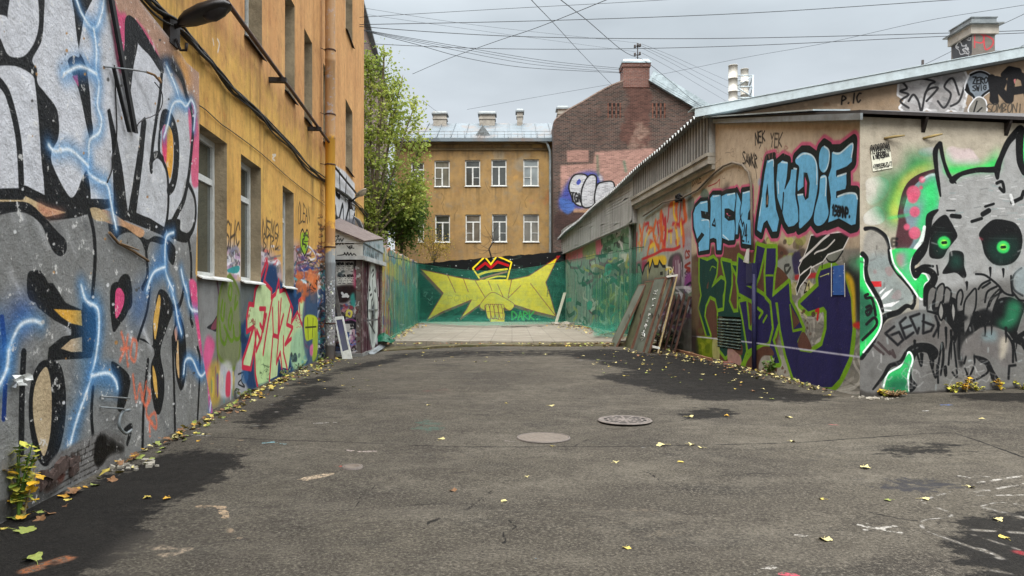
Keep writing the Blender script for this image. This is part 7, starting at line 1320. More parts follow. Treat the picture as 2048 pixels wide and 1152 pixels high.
for j in range(6):
    mb = MB(); pts = []
    cpj = catmull(cp, False, 5); ph = rd.uniform(0, 6)
    for i, p in enumerate(cpj): pts.append(LWALL.at(p[0], p[1], .06) + Vector((0, 0, .035 * math.sin(i * .23 + ph) + .02 * math.sin(i * .61 + ph * 2) - j * .012)) + LWALL.n * (.03 * math.sin(i * .31 + ph * 1.3)))
    mb.tube(pts, rd.choice((.012, .016, .022)), 6)
    if j == 0: cb = tag(mb.build('cable_bundle', m_cab), 'sagging bundle of black cables along the ochre wall', 'cables')
    else: mb.build('cable', m_cab, cb)
mb = MB(); mb.tube([LWALL.at(*p, .02) for p in catmull([(391, 208), (409, 220), (437, 246), (460, 262), (519, 306), (577, 357), (620, 390), (650, 412)], False, 3)], .007, 5); tag(mb.build('thin_wire', m_cab), 'thin slack wire along the ochre wall above the ground floor windows', 'wire')
# strips and wires hanging on the silver coat
mb = MB()
for a, c, w_ in (((204, -60), (263, 265), .035), ((219, 134), (251, 264), .012)):
    p, q = LCOAT.at(*a, .02), LCOAT.at(*c, .02); s_ = Vector((-.0903, 1, 0)).normalized() * w_; mb.hexa([p - s_, p + s_, p + s_ + LCOAT.n * .03, p - s_ + LCOAT.n * .03], [q - s_, q + s_, q + s_ + LCOAT.n * .03, q - s_ + LCOAT.n * .03])
tag(mb.build('black_strip', m_black), 'long black strip hanging at a slant over the silver letters', 'strip')
o = empty('rod_bracket', tuple(LCOAT.at(208, 133)), 'bent rod with a looped wire sticking out of the silver wall', 'bracket')
mb = MB(); mb.tube([LCOAT.at(207, 133, .0), LCOAT.at(240, 139, .12), LCOAT.at(258, 143, .16)], .008, 8); mb.build('rod', m_zincd, o); mb = MB(); mb.tube([LCOAT.at(258, 143, .16), LCOAT.at(275, 149, .16), LCOAT.at(293, 164, .14), LCOAT.at(298, 155, .1)], .012, 8); mb.build('wooden_grip', simple('bare_wood', (130, 100, 66), .8), o)
mb = MB(); mb.tube([LCOAT.at(*p, .08) for p in catmull([(293, 164), (307, 183), (309, 205), (301, 224), (284, 234), (270, 238), (258, 249), (256, 258)], False, 4)], .005, 6); mb.build('looped_wire', m_cab, o)
mb = MB(); mb.tube([LCOAT.at(*p, .012) for p in catmull([(226, 130), (229, 200), (231, 260), (228, 300), (222, 314), (221, 340), (212, 365)], False, 4)], .006, 5); tag(mb.build('loose_wire', m_cab), 'loose dark wire hanging down the silver wall', 'wire')
mb = MB(); mb.tube([LCOAT.at(*p, .02) for p in ((214, 465), (232, 486), (262, 502), (293, 522))], .013, 6); mb.tube([LCOAT.at(*p, .035) for p in ((234, 487), (270, 500))], .008, 6); tag(mb.build('wooden_lath', simple('weathered_wood', (120, 96, 70), .85)), 'short weathered lath fixed to the grey coat below the black band', 'lath')
o = empty('wall_clamp', tuple(LCOAT.at(220, 800)), 'two thin rods and a bent steel loop above the broken foot of the silver wall', 'bracket')
mb = MB(); mb.tube([LCOAT.at(199, 793, .01), LCOAT.at(222, 796, .1), LCOAT.at(246, 797, .06)], .008, 6); mb.tube([LCOAT.at(198, 814, .01), LCOAT.at(222, 818, .1), LCOAT.at(240, 820, .05)], .008, 6); mb.build('rod', m_zincd, o); mb = MB(); mb.tube([LCOAT.at(*p, .06) for p in catmull([(246, 820), (232, 824), (225, 840), (226, 855), (238, 867), (250, 860)], False, 4)], .014, 6); mb.build('loop', m_zincd, o)
# broken bricks in the torn foot of that wall
mb = MB(); rd = random.Random(12)
for i in range(15):
    px = rd.uniform(84, 150); py = 968 - (px - 84) * .50 - rd.uniform(-6, 34) * (1 - .5 * abs((px - 170) / 85)); u, z = LCOAT.uv(px, py); s_ = rd.uniform(.03, .10); h_ = rd.uniform(.018, .04); tl = rd.uniform(-.03, .03); d1 = rd.uniform(.002, .04)
    q = [(u - s_, z - h_ + tl), (u + s_, z - h_ - tl), (u + s_ * rd.uniform(.7, 1), z + h_ - tl), (u - s_ * rd.uniform(.7, 1), z + h_ + tl)]; mb.hexa([LCOAT.P(*p, -.06) for p in q], [LCOAT.P(*p, d1) for p in q])
mb.build('exposed_brickwork', simple('crumbling_brick', (84, 68, 62), .95, .4, 16, .7, grime=(52, 48, 46), bd=.02), b)['kind'] = 'stuff'
# scrap of paper on the near wall
mb = MB(); rd = random.Random(3); rows = [[LCOAT.at(14 + 30 * s_ + rd.uniform(-3, 3), 750 + 24 * t - 5 * s_ + rd.uniform(-4, 4), .02 + rd.uniform(0, .05)) for s_ in (0, .2, .4, .6, .8, 1)] for t in (0, .25, .5, .75, 1)]; mb.grid(rows, smooth=False); tag(mb.build('torn_paper', m_white), 'crumpled white scrap of paper on the near grey wall', 'paper')

# ================================================================ green net round the yard end
def mat_net():
    M = Mat('green_debris_net', .8, .15); n = M.noise(3, 5, .7); f = M.noise(1.0, 4, .6, M.map(M.pos(), (1, 1, 9)))
    M.setin(M.b.inputs['Base Color'], M.mix(M.rng(n, .3, .7), (.015, .20, .13), (.04, .27, .18)))
    tr = M.n('ShaderNodeBsdfTransparent'); mx = M.n('ShaderNodeMixShader'); M.L(M.math('ADD', M.rng(n, .3, .75, .20, .38), M.rng(f, .3, .7, -.06, .08)), mx.inputs[0]); M.L(tr.outputs[0], mx.inputs[1]); M.L(M.b.outputs[0], mx.inputs[2])
    M.L(mx.outputs[0], M.t.nodes['Material Output'].inputs[0]); return M.m
mnet = mat_net(); path = []
for i in range(26): y = 21.9 + i * (37.9 - 21.9) / 25; path.append((FENCE.a + FENCE.b * y + .16, y, 3.06 + .025 * i if i < 25 else 3.7, 0.06))
xl, xr = path[-1][0], RWALL.a + RWALL.b * 38 - .22
for i in range(1, 24): t = i / 24; path.append((xl + (xr - xl) * t, 38.0 + .25 * math.sin(math.pi * t), 3.70 - .42 * math.sin(math.pi * t) + .14 * t, 1.0 + 6.5 * math.sin(math.pi * t) ** .7))
for i in range(26): y = 37.9 - i * (37.9 - 22.6) / 25; path.append((RWALL.a + RWALL.b * y - .20, y, 3.84 - .46 * i / 25, .2 + 1.3 * max(0, (i - 12) / 13) ** 1.5))
mb = MB(); rows = []; rd = random.Random(2); nn = len(path)
for j in range(20):
    t = max(0, (j - 6) / 13); row = []
    for i, (x, y, zt, fl) in enumerate(path):
        zb = pz(y) + .03; nrm = Vector((1, 0, 0)) if i < 26 else (Vector((0, -1, 0)) if i < 49 else Vector((-1, 0, 0))); out = fl * max(0, 1 - j / 6.5) + .05 * math.sin(i * 1.7 + 4 * t) + .04 * math.sin(i * .6 + 9 * t) + .03 * math.sin(i * 2.9 - 3 * t)
        row.append(Vector((x, y, zb + (zt - zb) * (t ** 1.05) + (.02 + .02 * math.sin(i * 2.2 + j * 1.9) if j < 7 else 0))) + nrm * out)
    rows.append(row)
mb.grid(rows); net = tag(mb.build('debris_net', mnet), 'sheer green debris net stretched round the yard end in front of the handshake wall', 'net')
mb = MB(); mb.tube(rows[-1], .012, 5)
for i in range(0, nn, 3): p = rows[-1][i]; mb.tube([p, p + Vector((.02 * (i % 2), .03, .16))], .008, 4)
mb.build('edge_rope', simple('dark_green_cord', (34, 82, 62), .8), net)
mb = MB(); rows = []
for j in range(9):
    t = j / 8; rows.append([Vector((x + .05, y, pz(y) + .05 + 1.75 * t - .1 * math.sin(i * .35) * t)) + Vector((.04 * math.sin(i * 1.3 + 5 * t), 0, 0)) for i, (x, y, zt, fl) in enumerate(path[1:25])])
mb.grid(rows); mb.build('overlap', mnet, net)
mb = MB(); rows = []
for j in range(9):
    t = j / 8; rows.append([Vector((x - .06, y, pz(y) + .05 + 2.0 * t)) + Vector((-fl * max(0, 1 - t / .3) ** 2 + .04 * math.sin(i * 1.3 + 5 * t), 0, 0)) for i, (x, y, zt, fl) in enumerate(path[62:])])
mb.grid(rows); mb.build('overlap', mnet, net)

# ================================================================ things in the yard end
mb = MB(); p = GND.P(0, 0); by = 27.6; bxx = (802 - CX) / F * by; z = pz(by) + .006; mb.lathe((bxx, by, z), [(0, 0), (.095, 0), (.10, .01), (.122, .24), (.128, .245), (.128, .26), (.118, .26), (.096, .02), (0, .02)], 20)
o = tag(mb.build('plastic_bucket', m_white), 'small white plastic bucket at the foot of the left yard wall', 'bucket'); mb = MB(); mb.tube([(bxx + .13 * math.cos(a), by - .02 - .1 * abs(math.sin(a)), z + .24 - .10 * math.sin(a)) for a in np.linspace(0, math.pi, 9)], .005, 5); mb.build('handle', m_dark, o)
p = Vector(((1112 - CX) / F * 37.2, 37.2, pz(37.2) + .01)); q = Vector(((1130 - CX) / F * 37.5, 37.55, EYE + 23 / F * 37.5)); d = Vector((.075, 0, .01)); e_ = Vector((0, .03, 0)); mb = MB(); mb.hexa([p - d - e_, p + d - e_, p + d + e_, p - d + e_], [q - d - e_, q + d - e_, q + d + e_, q - d + e_]); tag(mb.build('plank', simple('pale_plank', (172, 168, 150), .85, .15, 4)), 'pale plank leaning in the right corner of the handshake wall', 'plank')
def heap(name, c, n, r, mat, label, cat, seed, flat=.5, size=.08, kind=None):
    rd = random.Random(seed); mb = MB()
    for _ in range(n):
        a, q = rd.uniform(0, 6.28), r * math.sqrt(rd.random()); x, y = c[0] + q * math.cos(a) * 1.5, c[1] + q * math.sin(a); s_ = size * rd.uniform(.4, 1.4)
        Mx = Matrix.Translation((x, y, c[2] + s_ * flat * .6)) @ Matrix.Rotation(rd.uniform(0, 3), 4, 'Z') @ Matrix.Rotation(rd.uniform(-.5, .5), 4, 'X'); mb.box((-s_, -s_ * .7, -s_ * flat), (s_, s_ * .7, s_ * flat), M=Mx)
    return tag(mb.build(name, mat), label, cat, kind=kind)
heap('rubble', (3.0, 34.5, pz(34) + .0), 60, .75, m_conc, 'low heap of broken concrete along the foot of the right yard wall', 'rubble', 4, .4, .12)
mb = MB(); rd = random.Random(5); c0 = Vector((-3.72, 21.0, .50)); rows = []
for j in range(7):
    t = j / 6; rows.append([c0 + Vector(((.30 * math.cos(a) * (1 - t) ** .6) * (1 + .3 * math.sin(5 * a + j)), .22 * math.sin(a) * (1 - t) ** .6, .24 * t + .04 * math.sin(3 * a + 2 * j))) for a in np.linspace(0, 6.28, 15)[:-1]])
mb.grid(rows, closed=True); tag(mb.build('green_sack', simple('green_plastic', (16, 92, 66), .4, .3, 9, .5)), 'crumpled green plastic sheet beside the kiosk', 'plastic sack')

# leaning door leaves ------------------------------------------------------------
m_leaf = simple('grey_door_paint', (92, 98, 88), .6, .25, 3, .3, grime=(60, 62, 54)); m_edge = simple('brown_door_edge', (96, 68, 54), .75, .25, 8, .3); m_olive = simple('olive_door_paint', (78, 80, 58), .7, .3, 4, .3); m_wood = simple('bare_batten', (158, 140, 104), .85, .2, 9, .35)
def px3(px, py, Y): return Vector(((px - CX) / F * Y, Y, EYE + (YH - py) / F * Y))
def door(foot, head, Yf, wid, label, mat, marks=None, lean=.0, th=.045, tilt=0.0):
    """one door leaf: foot and head of its near edge in the photo, width along the wall"""
    Xf = (foot[0] - CX) / F * Yf; f0 = Vector((Xf, Yf, gz(Xf, Yf) + .004)); h0 = px3(*head, Yf + lean)
    al = Vector((-.083, 1, 0)).normalized() * wid; al2 = al + Vector((0, 0, tilt))
    o = empty('door_leaf', tuple(f0), label, 'door leaf', 'door leaves leaning on the workshop wall'); nn = al.cross(h0 - f0).normalized()
    if nn.x > 0: nn = -nn
    mb = MB(); q = [f0 + al * .035, f0 + al * .96, h0 + al2 * .96, h0 + al2 * .035]; mb.hexa(q, [p - nn * th * .7 for p in q]); pn = mb.build('panel', mat, o)
    mb = MB()
    for a, c in ((0, .035), (.965, 1)): q = [f0 + al * a, f0 + al * c, h0 + al2 * c, h0 + al2 * a]; mb.hexa([p + nn * .006 for p in q], [p - nn * th for p in q])
    q = [h0 + al2 * .0, h0 + al2 * 1.0, h0 + al2 * 1.0 + (h0 - f0).normalized() * .03, h0 + (h0 - f0).normalized() * .03]; mb.hexa([p + nn * .006 for p in q], [p - nn * th for p in q]); mb.build('edge_frame', m_edge, o)
    mb = MB(); ctr = lerp(f0 + al * .12, h0 + al2 * .12, .48); mb.hexa([ctr + nn * .006 + x for x in (Vector((0, -.03, -.07)), Vector((0, .03, -.07)), Vector((0, .03, .07)), Vector((0, -.03, .07)))], [ctr + nn * .02 + x for x in (Vector((0, -.03, -.07)), Vector((0, .03, -.07)), Vector((0, .03, .07)), Vector((0, -.03, .07)))]); mb.build('lock_plate', m_dark, o)
    if marks:
        mb = MB(); rd = random.Random(8)
        for i in range(14):
            t = .16 + .05 * i + rd.uniform(-.01, .01); pts = [lerp(f0 + al * (.2 + rd.uniform(0, .5)), h0 + al2 * (.2 + rd.uniform(0, .5)), t + rd.uniform(-.02, .03)) + nn * .004 for _ in range(4)]
            mb.tube(pts, .011, 4)
        mb.build('chalk_scrawl', m_white, o)
    return o
door((1232, 693), (1291, 570), 20.3, .80, 'grey-green door leaf leaning on the workshop wall, leftmost of the row', m_leaf)
door((1262, 694), (1306, 563), 19.7, .85, 'dark olive door leaf without marks leaning second in the row of door leaves', m_olive)
door((1286, 703), (1331, 556), 18.6, 1.05, 'grey door leaf scrawled with white chalk in the leaning row', m_leaf, True)
door((1296, 704), (1344, 555), 18.3, .6, 'door leaf half hidden behind the chalk-scrawled one, brown edge showing', m_leaf)
o = empty('batten_frame', (3.6, 17.75, .34), 'light wooden batten frame leaning beside the grey door leaves', 'wooden frame')
f0 = px3(1315, 706, 17.75); h0 = px3(1354, 548, 17.85); al = Vector((-.083, 1, 0)).normalized() * .85; mb = MB()
for a in (0, .93):
    q0, q1 = f0 + al * a, h0 + al * a; e = Vector((.0, .055, 0)); g = Vector((.03, 0, -.01)); mb.hexa([q0, q0 + e, q0 + e + g, q0 + g], [q1, q1 + e, q1 + e + g, q1 + g])
mb.build('batten', m_wood, o); mb = MB()
for t in (.05, .97): q0, q1 = lerp(f0, h0, t), lerp(f0, h0, t) + al; e = Vector((.012, 0, .05)); g = Vector((.025, 0, 0)); mb.hexa([q0, q0 + e, q0 + e + g, q0 + g], [q1, q1 + e, q1 + e + g, q1 + g])
mb.build('cross_batten', m_white, o)
mb = MB(); rd = random.Random(21)
for i in range(5): # dark offcuts that the leaves rest on
    y = 18.4 + i * .42; X = RWALL.a + RWALL.b * y; mb.hexa([(X - .5 + .05 * (i % 2), y, .36), (X - .42, y + .25, .36), (X - .38, y + .25, .36), (X - .45, y, .36)], [(X - .1, y, 1.75 + .25 * rd.random()), (X - .06, y + .25, 1.8), (X - .02, y + .25, 1.8), (X - .05, y, 1.8)])
tag(mb.build('offcut_boards', m_rust), 'dark board offcuts standing behind the leaning door leaves', 'boards')
# timber and bits along the foot of the annex wall
a, c = GND.at(1352, 703), GND.at(1421, 722); e = Vector((.06, .05, 0)); mb = MB(); mb.hexa([a, a + e, a + e + Vector((0, 0, .06)), a + Vector((0, 0, .06))], [c, c + e, c + e + Vector((0, 0, .06)), c + Vector((0, 0, .06))]); tag(mb.build('timber', simple('brown_timber', (128, 92, 70), .85)), 'long brown timber lying along the foot of the right wall', 'timber')
mb = MB(); p = GND.at(1456, 729); mb.box((p.x - .10, p.y - .05, p.z - .005), (p.x + .10, p.y + .05, p.z + .06), M=None); tag(mb.build('brick', mat_brick('loose_red_brick', (.26, .09, .07), (.3, .12, .09), (.2, .17, .15), None, .3)), 'single red brick at the foot of the wall under the blue letters', 'brick')
# black cable lump above the orange letters
mb = MB(); q = RWALL.at(1364, 396, .1); rd = random.Random(4)
for i in range(9): mb.tube([q + Vector((rd.uniform(-.08, .08), rd.uniform(-.2, .2), rd.uniform(-.1, .1))) for _ in range(5)], .025, 6)
tag(mb.build('cable_knot', m_black), 'black knot of cable ends under the cornice beside the blue letters', 'cable')
# notices
def board(pl, pxs, d, th, mat, name, label, cat):
    mb = MB(); q = [pl.at(*p, d) for p in pxs]; mb.hexa(q, [p - pl.n * th for p in q]); return tag(mb.build(name, mat), label, cat)
o = board(BESY, [(1745, 343), (1784, 336), (1779, 295), (1740, 302)], .012, .008, simple('cream_paper', (204, 204, 186), .8, .06, 8, .1), 'paper_notice', 'cream paper notice with black Cyrillic lettering on the front wall near the skull', 'notice')
m_ink = simple('black_ink', (24, 24, 24), .7, .1)
for txt, x0, y0, x1, sz in (('ЭКСКУРСИИ', 1742, 304.5, 1778, .105), ('ПО КРЫШАМ', 1740.5, 310, 1779.5, .105), ('дворам', 1751, 314, 1771, .082), ('и парадным', 1745, 319.5, 1777.5, .085), ('+7(995)590-52-67', 1746, 339.5, 1783.5, .078)):
    cu = bpy.data.curves.new('lettering', 'FONT'); cu.body = txt; cu.size = sz * 1.35; cu.extrude = .0008; cu.offset = .0035; cu.materials.append(m_ink); t = bpy.data.objects.new('lettering', cu); COL.objects.link(t)
    A_, B_ = BESY.at(x0, y0, .0145), BESY.at(x1, y0 - (x1 - x0) * .18, .0145); xd = (B_ - A_).normalized(); zd = BESY.n; yd = zd.cross(xd); bpy.context.view_layer.update(); wd = max(.01, t.dimensions.x); sx = (B_ - A_).length / wd
    M4 = Matrix.Identity(4)
    for r_ in range(3): M4[r_][0], M4[r_][1], M4[r_][2], M4[r_][3] = xd[r_] * sx, yd[r_], zd[r_], A_[r_]
    me = bpy.data.meshes.new_from_object(t.evaluated_get(bpy.context.evaluated_depsgraph_get())); bpy.data.objects.remove(t); me.transform(M4); t = bpy.data.objects.new('lettering', me); COL.objects.link(t); t.parent = o
M = Mat('faded_blue_poster', .6); n_ = M.noise(9, 5, .7); stv = M.noise(1.0, 4, .7, M.map(M.pos(), (1, 1, 26))); c_ = M.mix(M.rng(n_, .3, .7), lin((34, 72, 140)), lin((52, 98, 168))); c_ = M.mix(M.math('MULTIPLY', M.rng(stv, .58, .62), M.rng(M.noise(5, 3), .52, .6)), c_, (.6, .64, .7)); M.out(c_)
o = board(RWALL, [(1669, 590), (1692, 590), (1691, 530), (1670, 532)], .03, .006, M.m, 'blue_poster', 'blue printed poster taped to the annex side wall beside the corner', 'poster')
mb = MB()
for s_, t in (((1667, 593), (1667, 527)), ((1694, 594), (1693, 526))): a, c = RWALL.at(*s_, .034), RWALL.at(*t, .034); e = Vector((0, .012, 0)); mb.hexa([a - e, a + e, a + e + RWALL.n * .002, a - e + RWALL.n * .002], [c - e, c + e, c + e + RWALL.n * .002, c - e + RWALL.n * .002])
mb.build('tape', m_white, o)
board(RWALL, [(1491, 524), (1502, 527), (1503, 497), (1498, 498)], .05, .006, m_white, 'paper_scrap', 'small torn white notice above the blue box on the annex side wall', 'notice')
m_scr = simple('yellowed_stick', (140, 122, 80), .85)
for (a, c), lb in ((((1768, 277), (1800, 274)), 'weathered stick end poking from the annex front above the paper notice'), (((1846, 277), (1875, 271)), 'weathered stick end poking from the annex front above the green ear')):
    mb = MB(); mb.tube([BESY.at(*a, .0), BESY.at(*lerp(np.array(a, float), np.array(c, float), .5), .08), BESY.at(*c, .1)], [.018, .022, .012], 7); tag(mb.build('stick', m_scr), lb, 'stick')

# ================================================================ ironwork in the asphalt
m_iron = simple('worn_cast_iron', (106, 98, 92), .7, .25, 10, .5, grime=(70, 64, 60)); m_iron2 = simple('sandy_cast_iron', (104, 94, 84), .75, .18, 14, .6, grime=(92, 78, 66)); m_pit_shade = simple('painted_pit_shade', (12, 11, 11), .95, .1)
p = GND.at(1250, 843); r = .27 * 52 / 52 * (p.y / 8.6); r = 52 / F * p.y; z = p.z + .022
o = empty('drain_grate', tuple(p), 'round slotted iron drain grate in the asphalt, beyond the solid cover', 'drain grate'); mb = MB(); mb.lathe((p.x, p.y, z), [(r * .9, -.02), (r * .9, .004), (r, .006), (r * 1.04, -.006)], 40); mb.build('frame', m_iron, o)
mb = MB(); mb.lathe((p.x, p.y, z), [(0, .0006), (r * .9, .0006)], 40); mb.build('pit', m_pit_shade, o); mb = MB()  # flat black disc under the grating, painted shade instead of a real depth
for r0, r1 in ((0, .26), (.40, .48), (.62, .69), (.82, .9)): mb.lathe((p.x, p.y, z), [(r * r0, -.007), (r * r0, .003), (r * r1, .003), (r * r1, -.007)], 40, smooth=False)
for i in range(12): a = i * math.pi / 6; d = Vector((math.cos(a), math.sin(a), 0)); s_ = Vector((-d.y, d.x, 0)) * .016; q0, q1 = Vector((p.x, p.y, z)) + d * r * .25, Vector((p.x, p.y, z)) + d * r * .88; up_ = Vector((0, 0, .0024)); dn = Vector((0, 0, -.007)); mb.hexa([q0 - s_ + dn, q0 + s_ + dn, q1 + s_ + dn, q1 - s_ + dn], [q0 - s_ + up_, q0 + s_ + up_, q1 + s_ + up_, q1 - s_ + up_])
mb.build('grating', m_iron, o)
p = GND.at(1087, 876); r = 53 / F * p.y; z = p.z + .008; o = empty('manhole_cover', tuple(p), 'large grey-brown manhole cover set in the asphalt', 'manhole cover'); mb = MB(); mb.lathe((p.x, p.y, z), [(r * .95, -.004), (r * .955, .004), (r, .004), (r * 1.02, -.006)], 40); mb.build('rim', m_iron, o)
M = Mat('ribbed_cover', .8); vv = M.voro(26, M.map(M.pos(), (1, 1, .0)), 'F1'); n_ = M.noise(7, 5, .7); M.out(M.mix(M.rng(n_, .3, .7), lin((88, 80, 73)), lin((108, 99, 89))), None, M.bump(vv, .9, .01)); mb = MB(); mb.lathe((p.x, p.y, z), [(0, .0), (r * .945, .0), (r * .945, -.01)], 40, smooth=False); mb.build('lid', M.m, o)
p = GND.at(705, 936); r = 19 / F * p.y * 1.05; z = p.z + .012; o = empty('valve_cover', tuple(p), 'small round iron valve cover in the asphalt near the left wall', 'valve cover'); mb = MB(); mb.lathe((p.x, p.y, z), [(r * .88, -.006), (r * .9, .008), (r, .008), (r * 1.06, -.012)], 28); mb.build('rim', m_iron, o); mb = MB(); mb.lathe((p.x, p.y, z), [(0, .003), (r * .6, .003), (r * .64, .008), (r * .87, .006), (r * .87, -.004)], 28); mb.build('lid', m_iron2, o)

# ================================================================ twin boiler flues far off
Y = 75; o = empty('boiler_flues', ((1482 - CX) / F * Y, Y, 0), 'pair of pale steel boiler flues with a lattice frame beyond the workshop roof', 'flues'); fx = lambda px: (px - CX) / F * Y; fz = lambda py: EYE + (YH - py) / F * Y
m_flue = simple('pale_flue_cladding', (188, 184, 174), .5, .1, .8, .1, metal=.2, grime=(150, 142, 130)); m_lat = simple('galvanised_lattice', (176, 186, 190), .5, .1, 2, .1, metal=.3)
for px, dy in ((1466, 0), (1496.5, 1.2)):
    mb = MB(); r = .46 if dy == 0 else .40; prof = [(r, 0)]
    for i in range(12): zz = fz(131) - (11 - i) * 1.35; prof += [(r, zz - .06), (r + .03, zz - .05), (r + .03, zz - .0), (r, zz)]
    prof += [(r * .9, fz(131)), (0, fz(131) - .1)]; mb.lathe((fx(px), Y + dy, 0), prof, 18); mb.build('flue', m_flue, o)
mb = MB(); xa, xb = fx(1474), fx(1507)
for x in (xa, xb):
    for y in (Y + .2, Y + 1.8): mb.tube([(x, y, 0), (x, y, fz(149))], .1, 5)
for i in range(9):
    z0 = fz(150) - i * 1.15; z1 = z0 - 1.15
    for y in (Y + .2, Y + 1.8): mb.tube([(xa, y, z0), (xb, y, z0)], .085, 4); mb.tube([(xa, y, z0), (xb, y, z1)] if i % 2 else [(xb, y, z0), (xa, y, z1)], .075, 4)
    mb.tube([(xb, Y + .2, z0), (xb, Y + 1.8, z1)], .07, 4)
mb.build('lattice_frame', m_lat, o)

# ================================================================ overhead wires
m_wire = simple('overhead_cable', (52, 56, 60), .7, .1)
WG = 'overhead wires across the yard'
def wire(pts, Y0, Y1, r, label):
    P_ = []; q = catmull(pts, False, 6); n = len(q); x0, x1 = q[0][0], q[-1][0]
    for p in q:
        t = (p[0] - x0) / (x1 - x0); Y = Y0 + (Y1 - Y0) * t; P_.append(px3(p[0], p[1], Y))
    mb = MB(); mb.tube(P_, r * .8, 5); return tag(mb.build('overhead_wire', m_wire), label, 'wire', WG)
wire([(690, 38), (729, 34), (1000, 18), (1325, 0), (1600, -20)], 26, 26, .011, 'thin overhead wire rising to the right, highest of those from the ochre corner')
wire([(690, 50), (731, 49), (1100, 41), (1500, 26), (1900, 0), (2200, -20)], 26, 24, .015, 'overhead wire crossing the whole sky just above the next two')
wire([(690, 50), (731, 54), (880, 65), (1040, 73), (1250, 77), (1500, 76), (1900, 66), (2300, 52)], 26, 24, .015, 'overhead wire passing over the antenna-like insulator pole, third from the top')
wire([(700, 84), (770, 89), (973, 97), (1208, 98), (1500, 91), (1900, 72), (2300, 56)], 30, 24, .015, 'overhead wire level with the insulator pole, lowest that crosses the whole sky')
wire([(722, 58), (735, 61), (913, 92), (1090, 121), (1246, 137)], 29, 44.9, .016, 'upper of three close wires sagging to the brick chimney')
wire([(722, 59), (735, 62), (913, 96), (1090, 126), (1246, 140)], 29, 44.9, .014, 'middle of three close wires sagging to the brick chimney')
wire([(722, 60), (735, 63), (890, 96), (1060, 128), (1246, 145)], 29, 44.9, .014, 'lower of three close wires sagging to the brick chimney')
wire([(722, 58), (741, 65), (830, 88), (919, 113), (1010, 130), (1091, 138), (1246, 146)], 29, 44.9, .016, 'slack wire hanging lowest before it meets the brick chimney')
wire([(722, 15), (740, 18), (950, 50), (1276, 86)], 29, 45.4, .009, 'faint upper wire to the insulator pole'); wire([(722, 26), (740, 30), (950, 60), (1274, 104)], 29, 45.4, .008, 'faint lower wire to the insulator pole')
wire([(850, 137), (825, 148), (900, 116), (1000, 80), (1080, 53), (1212, 0), (1260, -20)][1:], 40, 20, .015, 'diagonal wire rising from the poplar to the right')
wire([(1040, -30), (1063, 0), (1105, 44), (1160, 104), (1227, 173)], 14, 46.5, .014, 'thick diagonal wire falling to the left slope of the brick gable')
wire([(1100, -20), (1122, 0), (1172, 39), (1245, 101), (1290, 122), (1340, 162), (1380, 196), (1420, 226)], 16, 44, .015, 'diagonal wire falling past the brick chimney to the workshop')
wire([(934, 219), (1080, 193), (1219, 169)], 50, 46, .012, 'faint straight wire from the apartment roof to the brick gable')
wire([(1300, 153), (1386, 136), (1500, 113), (1657, 85), (1850, 42), (2010, 16), (2100, 2)], 45, 24, .011, 'thin wire climbing to the right edge from the brick chimney')
wire([(1828, 139), (1900, 104), (1990, 56), (2048, 28), (2120, -8)], 30, 20, .011, 'short steep wire behind the workshop chimney'); wire([(1990, 102), (2030, 98), (2048, 90), (2120, 60)], 22, 18, .010, 'short wire low at the right edge over the fascia')
for i, (y0, y1, x1) in enumerate(((88, 162, 1457), (92, 176, 1457), (96, 190, 1457), (106, 205, 1457))): wire([(1284, y0), (1340, y0 + (y1 - y0) * .3), (1400, y0 + (y1 - y0) * .66), (x1, y1)], 45.4, 70, .012, 'faint wire fanning from the insulator pole to the boiler flues, %s' % ('topmost', 'second from the top', 'second from the bottom', 'lowest')[i])
for i, (y0, y1) in enumerate(((153, 212), (158, 216), (163, 220))): wire([(1300, y0), (1340, y0 + 24), (1380, y1 - 14), (1412, y1)], 44.9, 40, .010, 'short wire beside the zinc verge of the brick gable, %s' % ('upper', 'middle', 'lower')[i])
wire([(845, 200), (860, 213), (878, 226)], 44, 49, .012, 'short wire from the poplar to the apartment chimney')

# ================================================================ trees and plants
def leaf_mat(name, c1, c2, c3):
    M = Mat(name, .6, .25); rn = M.n('ShaderNodeNewGeometry').outputs['Random Per Island']; n = M.noise(.55, 4, .6)
    c = M.mix(M.rng(rn, 0, 1), lin(c1), lin(c2)); c = M.mix(M.rng(n, .38, .66, 0, .8), c, lin(c3)); M.setin(M.b.inputs['Base Color'], c)
    tl = M.n('ShaderNodeBsdfTranslucent'); M.setin(tl.inputs['Color'], c); mx = M.n('ShaderNodeMixShader'); mx.inputs[0].default_value = .42; M.L(M.b.outputs[0], mx.inputs[1]); M.L(tl.outputs[0], mx.inputs[2]); M.L(mx.outputs[0], M.t.nodes['Material Output'].inputs[0]); return M.m
m_bark = simple('grey_bark', (112, 102, 84), .95, .3, 6, .6, bd=.03)
def leaves(mb, pts, size, rd):
    for p in pts:
        a, e_ = rd.uniform(0, 6.28), rd.uniform(-.9, .6); d = Vector((math.cos(a) * math.cos(e_), math.sin(a) * math.cos(e_), math.sin(e_))); s_ = d.cross(Vector((rd.uniform(-1, 1), rd.uniform(-1, 1), rd.uniform(-.4, 1)))).normalized(); L = size * rd.uniform(.6, 1.35); w_ = L * .42
        n_ = d.cross(s_) * L * .14
        mb.face([p, p + d * L * .4 + s_ * w_ + n_, p + d * L, p + d * L * .4 - s_ * w_ + n_])
